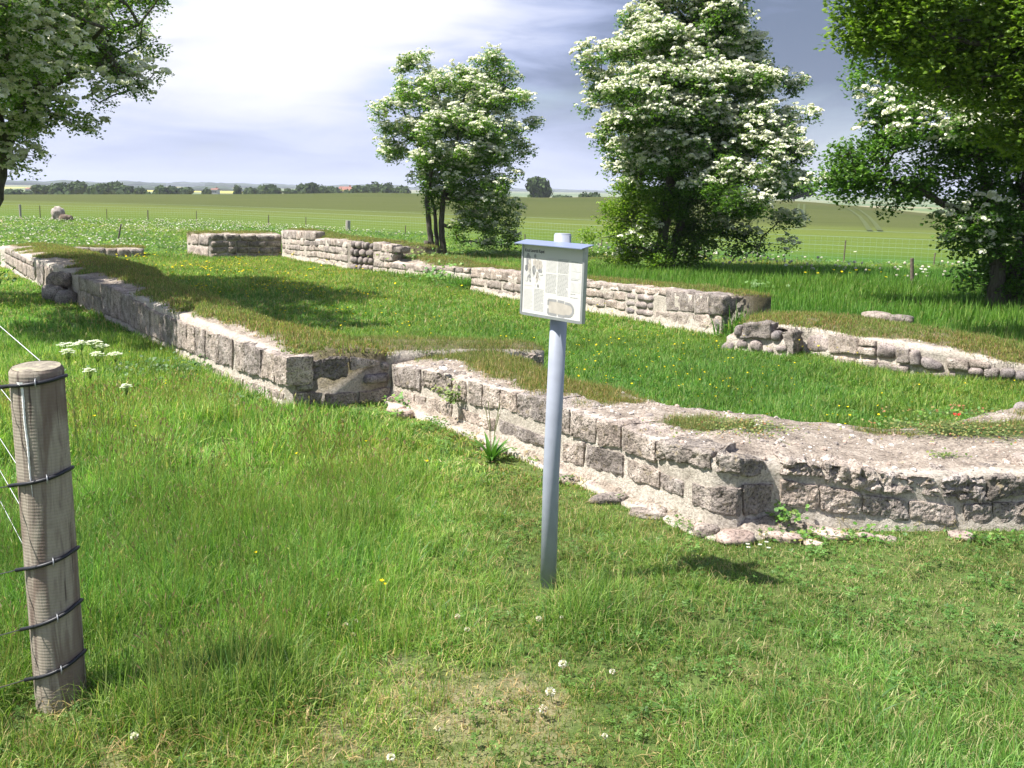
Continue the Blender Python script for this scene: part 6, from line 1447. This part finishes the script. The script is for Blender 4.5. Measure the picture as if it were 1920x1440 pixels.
for (a, b_, c_, d_, n, mt) in ((.40, .58, .17, .36, 12, 'ink5'), (.60, .775, .17, .36, 12, 'ink2'), (.40, .58, .40, .66, 15, 'ink2'), (.60, .775, .39, .68, 17, 'ink2'), (.82, .96, .185, .19, 1, 'ink4'), (.82, .97, .44, .445, 1, 'ink4'), (.82, .93, .64, .65, 1, 'ink4'), (.82, .97, .69, .70, 1, 'ink4'), (.03, .18, .66, .94, 16, 'ink5'), (.21, .375, .64, .95, 17, 'ink2'), (.03, .18, .60, .61, 1, 'ink3')):
    u0, v0 = UV(a, c_); u1, v1 = UV(b_, d_); lines(u0, u1, v0, v1, n, mt)
def poly(name, pts, mat, w=.0006):
    V = [lp(*UV(x, y), w) for x, y in pts]; mesh_obj(name, V, [tuple(range(len(V)))], M[mat], board)
def ell(cx, cy, rx, ry, n=14, s=0): return [(cx+rx*math.cos(2*PI*k/n)*(1+.10*math.sin(5*k+s)), cy+ry*math.sin(2*PI*k/n)*(1+.10*math.cos(4*k+s))) for k in range(n)]
for nm, a, b_, c_, d_ in (('grey_box', .82, .97, .21, .32), ('grey_box', .82, .97, .34, .42), ('grey_box', .82, .97, .47, .61)): poly(nm, [(a, c_), (b_, c_), (b_, d_), (a, d_)], 'ink5')
# a loose sketch of draped standing shapes in grey and buff
for i, (cx, cy, rx, ry, mt) in enumerate([(.085, .235, .040, .110, 'ink2'), (.060, .34, .028, .05, 'ink4'), (.075, .14, .015, .02, 'ink2'), (.11, .30, .028, .09, 'ink3'), (.205, .155, .020, .030, 'ink2'), (.20, .25, .028, .06, 'ink3'), (.19, .36, .030, .07, 'ink2'), (.26, .28, .040, .075, 'ink3'), (.30, .28, .030, .07, 'ink3'), (.25, .45, .018, .08, 'ink3'), (.30, .36, .035, .03, 'ink2'), (.06, .48, .035, .06, 'ink5'), (.12, .46, .02, .03, 'ink2'), (.13, .52, .012, .02, 'ink2'), (.315, .41, .03, .02, 'ink5'), (.272, .585, .008, .025, 'ink')]):
    poly('sketch', ell(cx, cy, rx, ry, 14, i), mt, .0006+.00006*i)
mb = MB(); rg = random.Random(4)
for i in range(60):
    cx, cy = rg.choice([(.085, .25), (.2, .35), (.27, .3), (.12, .42), (.25, .45)]); x, y = cx+rg.gauss(0, .022), cy+rg.gauss(0, .06); a = rg.uniform(1.0, 2.1); l = rg.uniform(.015, .04); u0, v0 = UV(x, y); u1, v1 = UV(x+math.cos(a)*l*.6, y+math.sin(a)*l)
    d = Vector((u1-u0, v1-v0)); nn = Vector((-d.y, d.x)).normalized()*.0006; mb.add([lp(u0-nn.x, v0-nn.y, .0021), lp(u1-nn.x, v1-nn.y, .0021), lp(u1+nn.x, v1+nn.y, .0021), lp(u0+nn.x, v0+nn.y, .0021)], [(0, 1, 2, 3)])
mb.obj('sketch_lines', M['ink4'], board)
# ground plan: rectangle with a round end
inn = [(.455, .785), (.80, .785)]
arc = [(.80+.075*math.sin(t), .872-.088*math.cos(t)) for t in np.linspace(0, PI, 12)]
poly('plan_floor', [(.465, .775), (.71, .770), (.73, .79)]+arc+[(.73, .955), (.71, .965), (.465, .955)], 'ink3', .0006)
def seg(pts, w=.014):
    mb = MB()
    for (x0, y0), (x1, y1) in zip(pts, pts[1:]):
        u0, v0 = UV(x0, y0); u1, v1 = UV(x1, y1); d = Vector((u1-u0, v1-v0)); nn = Vector((-d.y, d.x)).normalized()*w*.36; mb.add([lp(u0-nn.x, v0-nn.y, .0010), lp(u1-nn.x, v1-nn.y, .0010), lp(u1+nn.x, v1+nn.y, .0010), lp(u0+nn.x, v0+nn.y, .0010)], [(0, 1, 2, 3)])
    mb.obj('plan_wall', M['ink2'], board)
seg([(.46, .84), (.46, .765), (.595, .765)]); seg([(.62, .765), (.725, .77)]); seg([(.74, .78), (.80, .784)]+arc[1:-1]+[(.80, .96), (.745, .96), (.735, .975), (.63, .97)]); seg([(.605, .97), (.46, .965), (.46, .89)])
# ------------------------------------------------------------------ single plants and flowers one could point at
def colobj(name, V, Fs, Cc, mat, parent=None):
    me = colmesh(name, V, Fs, Cc, mat); o = bpy.data.objects.new(name, me); C.objects.link(o)
    if parent: o.parent = parent; o.matrix_parent_inverse = Matrix.Translation(-parent.location)
    return o
def leafblade(V, Fs, Cc, base, direc, L, W, col, droop=.6, n=5, tip=.1):
    q = len(V); d = Vector(direc).normalized(); side = d.cross(Vector((0, 0, 1)));
    if side.length < .05: side = Vector((1, 0, 0))
    side.normalize(); p = Vector(base)
    for i in range(n+1):
        t = i/n; w = W*math.sin(PI*min(1, .12+t*.86))**.8*(1-.15*t); V += [p-side*w/2, p+Vector((0, 0, -w*.12)), p+side*w/2]; Cc += [col]*3
        p = p+d*(L/n); d = (d+Vector((0, 0, -droop/n))).normalized()
        if i: r = q+3*i; Fs += [(r-3, r-2, r+1, r), (r-2, r-1, r+2, r+1)]
def umbel_plant(px, py, Y, r, label, stem_h):
    c = world_at(px, py, Y); o = empty('cow_parsley', (c.x, Y, 0), label, 'wild flower', 'cow parsley heads behind the corner post')
    rg = random.Random(px); V, Fs = tube([(c.x+.02, Y+.02, 0), (c.x+.01, Y, c.z*.6), (c.x, Y, c.z-.04)], [.0018, .0015, .0013], 5)
    Vr = list(V); Fr = list(Fs)
    hv, hf, hc = [], [], []
    for i in range(16):
        a = 2.4*i; rr = r*math.sqrt((i+.5)/16); e = Vector((c.x+rr*math.cos(a), Y+rr*math.sin(a), c.z+.012*math.cos(rr/r*1.5)+rg.gauss(0, .003))); V, Fs = tube([(c.x, Y, c.z-.04), tuple(e)], [.0009, .0007], 3); k = len(Vr); Vr += list(V); Fr += [tuple(j+k for j in f) for f in Fs]
        for j in range(9):
            f = e+Vector((rg.gauss(0, .006), rg.gauss(0, .006), rg.gauss(.002, .0015))); s = rg.uniform(.0035, .0055); q = len(hv); hv += [f+Vector((-s, -s, 0)), f+Vector((s, -s, .001)), f+Vector((s, s, 0)), f+Vector((-s, s, .001))]; hf.append((q, q+1, q+2, q+3)); hc += [(.80, .80, .72)]*4
    colobj('stem', Vr, Fr, [(.13, .22, .05)]*len(Vr), M['weed'], o); u = colobj('umbel', hv, hf, hc, M['weed'], o); u['kind'] = 'stuff'
for a in ((128, 648, 5.3, .055, 'widest white umbel, left one of the upper row behind the post', 0), (152, 645, 5.5, .030, 'small white umbel between the two widest ones', 0), (177, 643, 5.6, .050, 'topmost flat white umbel in the shade edge', 0), (191, 650, 5.6, .038, 'white umbel just right of and below the topmost one', 0), (127, 661, 5.2, .028, 'small white umbel hanging below the widest one', 0),
          (183, 666, 5.3, .030, 'low white umbel below the topmost pair', 0), (216, 666, 5.3, .036, 'rightmost white umbel of the group', 0), (168, 697, 4.9, .024, 'lowest white umbel just right of the post top', 0), (237, 727, 4.7, .018, 'small pale umbel apart from the group to the lower right', 0)): umbel_plant(*a)
def headflower(px, py, label, r=.014, brown=.0, name='clover_flower', h=.07, cat='clover flower'):
    d = ray(px, py); t = (h-EYE)/d.z; c = Vector((0, 0, EYE))+d*t; o = empty(name, (c.x, c.y, 0), label, cat, 'clover heads in the foreground lawn' if name == 'clover_flower' else 'daisies at the foot of the near wall')
    V, Fs = tube([(c.x+.012, c.y+.01, 0), (c.x+.004, c.y, h*.6), (c.x, c.y, h)], [.0013]*3, 5); colobj('stem', V, Fs, [(.12, .20, .05)]*len(V), M['weed'], o)
    rg = random.Random(px*7+py); hv, hf, hc = [], [], []
    if name == 'clover_flower':
        for i in range(70):
            dd = Vector((rg.gauss(0, 1), rg.gauss(0, 1), rg.gauss(.25, 1))).normalized(); p = c+dd*r*.55; s = r*.16; a = dd.orthogonal().normalized()*s; q = len(hv); hv += [p-a, p+a, p+dd*r*.5+a*.6, p+dd*r*.5-a*.6]; hf.append((q, q+1, q+2, q+3)); k = rg.random() < brown+.15*(dd.z < -.2); hc += [(.42, .28, .18) if k else (.74, .70, .64)]*4
        colobj('flower_head', hv, hf, hc, M['weed'], o)
    else:
        for i in range(14):
            a = 2*PI*i/14; q = len(hv); u = Vector((math.cos(a), math.sin(a), .12)); v = Vector((-math.sin(a), math.cos(a), 0)); hv += [c+u*r*.2-v*r*.08, c+u*r*.2+v*r*.08, c+u*r+v*r*.12, c+u*r-v*r*.12]; hf.append((q, q+1, q+2, q+3)); hc += [(.82, .82, .80)]*4
        colobj('petals', hv, hf, hc, M['weed'], o); cv = []; cfc = []
        for i in range(8): cv.append(c+Vector((math.cos(i*PI/4)*r*.28, math.sin(i*PI/4)*r*.28, .003)))
        colobj('disc', cv, [tuple(range(8))], [(.8, .55, .03)]*8, M['weed'], o)
for px, py, r, b, lb in ((1055, 1245, .015, .05, 'round white clover head, topmost of three in a column below the pole'), (1032, 1297, .016, .15, 'pale clover head in the middle of the column below the pole'), (1018, 1329, .014, .35, 'fading brownish clover head, lowest of the column below the pole'), (1010, 1160, .011, .1, 'small white clover head in the long grass left of the pole foot'), (1053, 1157, .007, .1, 'tiny clover bud in the long grass right of the pole foot'),
        (1148, 1259, .010, .1, 'single white clover head right of the column'), (620, 1150, .012, .4, 'pinkish clover head at the left side of the trodden patch'), (648, 1172, .011, .5, 'browning clover head beside the pinkish one'), (668, 1164, .009, .3, 'small clover head right of the browning one'), (858, 1156, .011, .4, 'tawny clover head left of the long grass tuft'), (876, 1180, .010, .2, 'small pale clover head just below the tawny one'), (733, 1420, .012, .0, 'white clover head at the very bottom left of centre'), (821, 1366, .008, .5, 'tiny buff clover head near the bare patch'), (1134, 1380, .009, .1, 'small white clover head low in the lawn right of centre'), (252, 1380, .012, .1, 'white clover head in the long grass right of the post foot'), (662, 1190, .009, .7, 'reddish brown withered clover head in the trodden patch')):
    headflower(px, py, lb, r, b, h=.06)
for px, py, lb in ((1402, 1020, 'white daisy, leftmost under the wall corner'), (1425, 1021, 'white daisy, second from left under the wall corner'), (1437, 1016, 'white daisy, topmost under the wall corner'), (1441, 1027, 'white daisy, lowest and rightmost under the wall corner'), (1403, 1026, 'white daisy just below the leftmost one')): headflower(px, py, lb, .010, 0, 'daisy', .075, 'daisy')
def rosette(name, base, n, L, W, cols, label, cat, up_=1.2, droop=.7, sd=1, stalks=0, parent=None):
    o = empty(name, base, label, cat); rg = random.Random(sd)
    for k in range(n):
        a = 2.4*k+rg.random()*.5; V, Fs, Cc = [], [], []; leafblade(V, Fs, Cc, (base[0], base[1], base[2]), (math.cos(a), math.sin(a), up_*rg.uniform(.6, 1.5)), L*rg.uniform(.65, 1.1), W*rg.uniform(.7, 1.1), rg.choice(cols), droop*rg.uniform(.6, 1.5)); colobj('leaf', V, Fs, Cc, M['weed'], o)
    for k in range(stalks):
        a = rg.random()*6; h = rg.uniform(.28, .42); V, Fs = tube([base, (base[0]+.02*math.cos(a), base[1]+.02*math.sin(a), base[2]+h*.6), (base[0]+.05*math.cos(a), base[1]+.05*math.sin(a), base[2]+h)], [.0022, .0018, .0035], 5); colobj('stalk', V, Fs, [(.24, .26, .12)]*len(V), M['weed'], o)
    return o
GL = [(.08, .19, .03), (.10, .23, .035), (.13, .26, .05)]
b = world_at(925, 858, 6.0)
rosette('plantain', (-.12, 6.02, 0), 22, .21, .034, GL, 'broad leaved green plantain rosette with pale stalks against the near wall', 'wild plant', 1.6, .9, 3, 5)
def leafy(name, c, ext, n, s, cols, label, cat, sd=1, z0=None):
    """a small bushy weed made of round leaves on short stems"""
    rg = random.Random(sd); o = empty(name, c, label, cat); V, Fs, Cc = [], [], []; Vs, Fss = [], []
    for i in range(n):
        p = Vector((c[0]+rg.gauss(0, ext[0]), c[1]+rg.gauss(0, ext[1]), c[2]+abs(rg.gauss(0, ext[2])))); nn = Vector((rg.gauss(-.2, .5), rg.gauss(-.5, .5), 1)).normalized(); a = nn.orthogonal().normalized(); a.rotate(Matrix.Rotation(rg.random()*6.3, 3, nn)); b_ = nn.cross(a); q = len(V); ss = s*rg.uniform(.6, 1.25); cc = rg.choice(cols)
        V.append(p); Cc.append(cc)
        for k in range(7): w = 2*PI*k/7; V.append(p+(a*math.cos(w)*1.15+b_*math.sin(w))*ss+nn*ss*.15*(k % 2)); Cc.append(cc)
        for k in range(7): Fs.append((q, q+1+k, q+1+(k+1) % 7))
        if i % 3 == 0: v_, f_ = tube([(c[0]+rg.gauss(0, ext[0]*.4), c[1]+rg.gauss(0, ext[1]*.4), c[2]), tuple(p)], [.0012, .001], 3); k = len(Vs); Vs += list(v_); Fss += [tuple(j+k for j in f) for f in f_]
    u = colobj('foliage', V, Fs, Cc, M['weed'], o); u['kind'] = 'stuff'; colobj('stems', Vs, Fss, [(.12, .17, .05)]*len(Vs), M['weed'], o); return o
YG = [(.22, .27, .07), (.15, .22, .06), (.27, .30, .10), (.11, .17, .05)]; FG = [(.10, .24, .04), (.14, .29, .05), (.08, .18, .04), (.20, .30, .06)]; RG = [(.30, .14, .06), (.25, .22, .07), (.14, .22, .05), (.34, .26, .10), (.20, .24, .06)]
p = pt('CN', 1.12); leafy('wall_fern', (p[0]-.03, p[1]-.045, .20), (.035, .035, .07), 90, .011, YG, 'small yellow green weed growing from a joint of the near wall left of the pole', 'wild plant', 2)
leafy('wall_fern', (p[0]-.14, p[1]+.12, .24), (.03, .02, .03), 22, .008, YG, 'scrappy little weed tuft left of the yellow green one on the near wall', 'wild plant', 3)
leafy('cranesbill', (1.385, 4.80, .06), (.05, .04, .04), 70, .010, FG, 'fresh green cranesbill in the mortar joint at the wall corner', 'wild plant', 4)
leafy('cranesbill', (1.50, 4.70, .01), (.12, .05, .018), 130, .009, FG+RG[1:2], 'spreading green weeds on the ground at the wall corner', 'wild plant', 5)
leafy('cranesbill', (1.78, 4.72, .01), (.07, .04, .02), 50, .009, FG, 'small green weeds under the middle of the right wall face', 'wild plant', 6)
leafy('cranesbill', (2.35, 4.70, .01), (.10, .04, .02), 60, .008, FG, 'light green weeds at the foot of the wall near the right edge', 'wild plant', 7)
leafy('nettle_patch', (-3.05, 8.75, .0), (.24, .16, .07), 520, .014, [(.07, .15, .03), (.09, .19, .035), (.06, .12, .03)], 'dark green nettle patch at the foot of the long wall', 'wild plant', 8)
leafy('nettle_patch', (-2.02, 7.62, .0), (.14, .10, .05), 260, .012, [(.07, .15, .03), (.09, .19, .035), (.06, .12, .03)], 'smaller nettle patch near the front corner of the long wall', 'wild plant', 9)
leafy('nettle_patch', (-.85, 7.60, .0), (.07, .07, .06), 60, .013, FG, 'green weed tuft in the nook where the two near walls meet', 'wild plant', 10)
leafy('stonecrop', (1.24, 5.42, .385), (.17, .12, .014), 620, .0055, RG+YG, 'mat of reddish and green stonecrop on top of the near wall', 'wild plant', 11)
leafy('stonecrop', (2.75, 5.75, .315), (.32, .13, .012), 900, .0055, RG+YG, 'orange tinged stonecrop mat on the wall top at the right edge', 'wild plant', 12)
leafy('stonecrop', (2.30, 5.15, .315), (.05, .025, .01), 60, .006, YG, 'tiny isolated stonecrop tuft on the dusty wall top at right', 'wild plant', 13)
leafy('strawberry_plant', (3.0, 6.55, .25), (.22, .08, .012), 160, .009, FG+RG[:2], 'yellow green low plants along the inner edge of the curved wall', 'wild plant', 14)
leafy('strawberry_plant', (2.5, 6.15, .26), (.12, .06, .012), 80, .008, FG+YG, 'low green plants where the wall top meets the inner lawn', 'wild plant', 15)
leafy('red_leaf', (2.93, 6.42, .265), (.010, .008, .004), 4, .009, [(.62, .04, .03)], 'bright red leaf on the inner edge of the curved wall', 'leaf', 16)
leafy('climbing_weeds', (-1.25, 18.65, .05), (.28, .35, .13), 420, .03, FG, 'green weeds spilling over the gap in the far wall', 'wild plant', 17)
leafy('climbing_weeds', (-2.0, 20.45, .33), (.30, .30, .10), 160, .025, FG+YG, 'green weeds on the stepped far wall beside the hawthorn trunk', 'wild plant', 18)
leafy('hawthorn_shoot', (-6.98, 13.35, .35), (.10, .12, .28), 90, .030, FG, 'leafy shoot peeping in at the left edge above the shade', 'shoot', 19)
leafy('dock_plant', (3.9, 15.9, .26), (.16, .15, .05), 26, .032, [(.10, .20, .04), (.13, .24, .06)], 'pale green dock leaves in the tall grass behind the far wall', 'wild plant', 20)
V, Fs = [], []
for i in range(5):
    for j in range(4): V.append((-.52+.014*i+random.gauss(0, .002), 7.02+.012*j+random.gauss(0, .002)-.014*i, .415+.006*math.sin(i*2+j)+.004*j))
for i in range(4):
    for j in range(3): a = i*4+j; Fs.append((a, a+1, a+5, a+4))
tag(mesh_obj('paper_scrap', V, Fs, simple('pale blue paper', (.62, .68, .82), .6)), 'crumpled pale blue white scrap lying on the near wall top', 'scrap')

# ------------------------------------------------------------------ air
hz = MB(); hz.box((0, 0, 40), (7200, 7200, 62)); ho = hz.obj('haze', None); ho['kind'] = 'stuff'; tag(ho, 'thin pale haze that fades the horizon to blue', 'haze')
m = bpy.data.materials.new('thin air'); m.use_nodes = True; nt = m.node_tree; nt.nodes.clear(); o_ = nt.nodes.new('ShaderNodeOutputMaterial'); v_ = nt.nodes.new('ShaderNodeVolumePrincipled')
v_.inputs['Density'].default_value = 0.00022; v_.inputs['Color'].default_value = (0.80, 0.86, 1.0, 1); v_.inputs['Anisotropy'].default_value = 0.0; nt.links.new(v_.outputs[0], o_.inputs['Volume']); ho.data.materials.append(m)
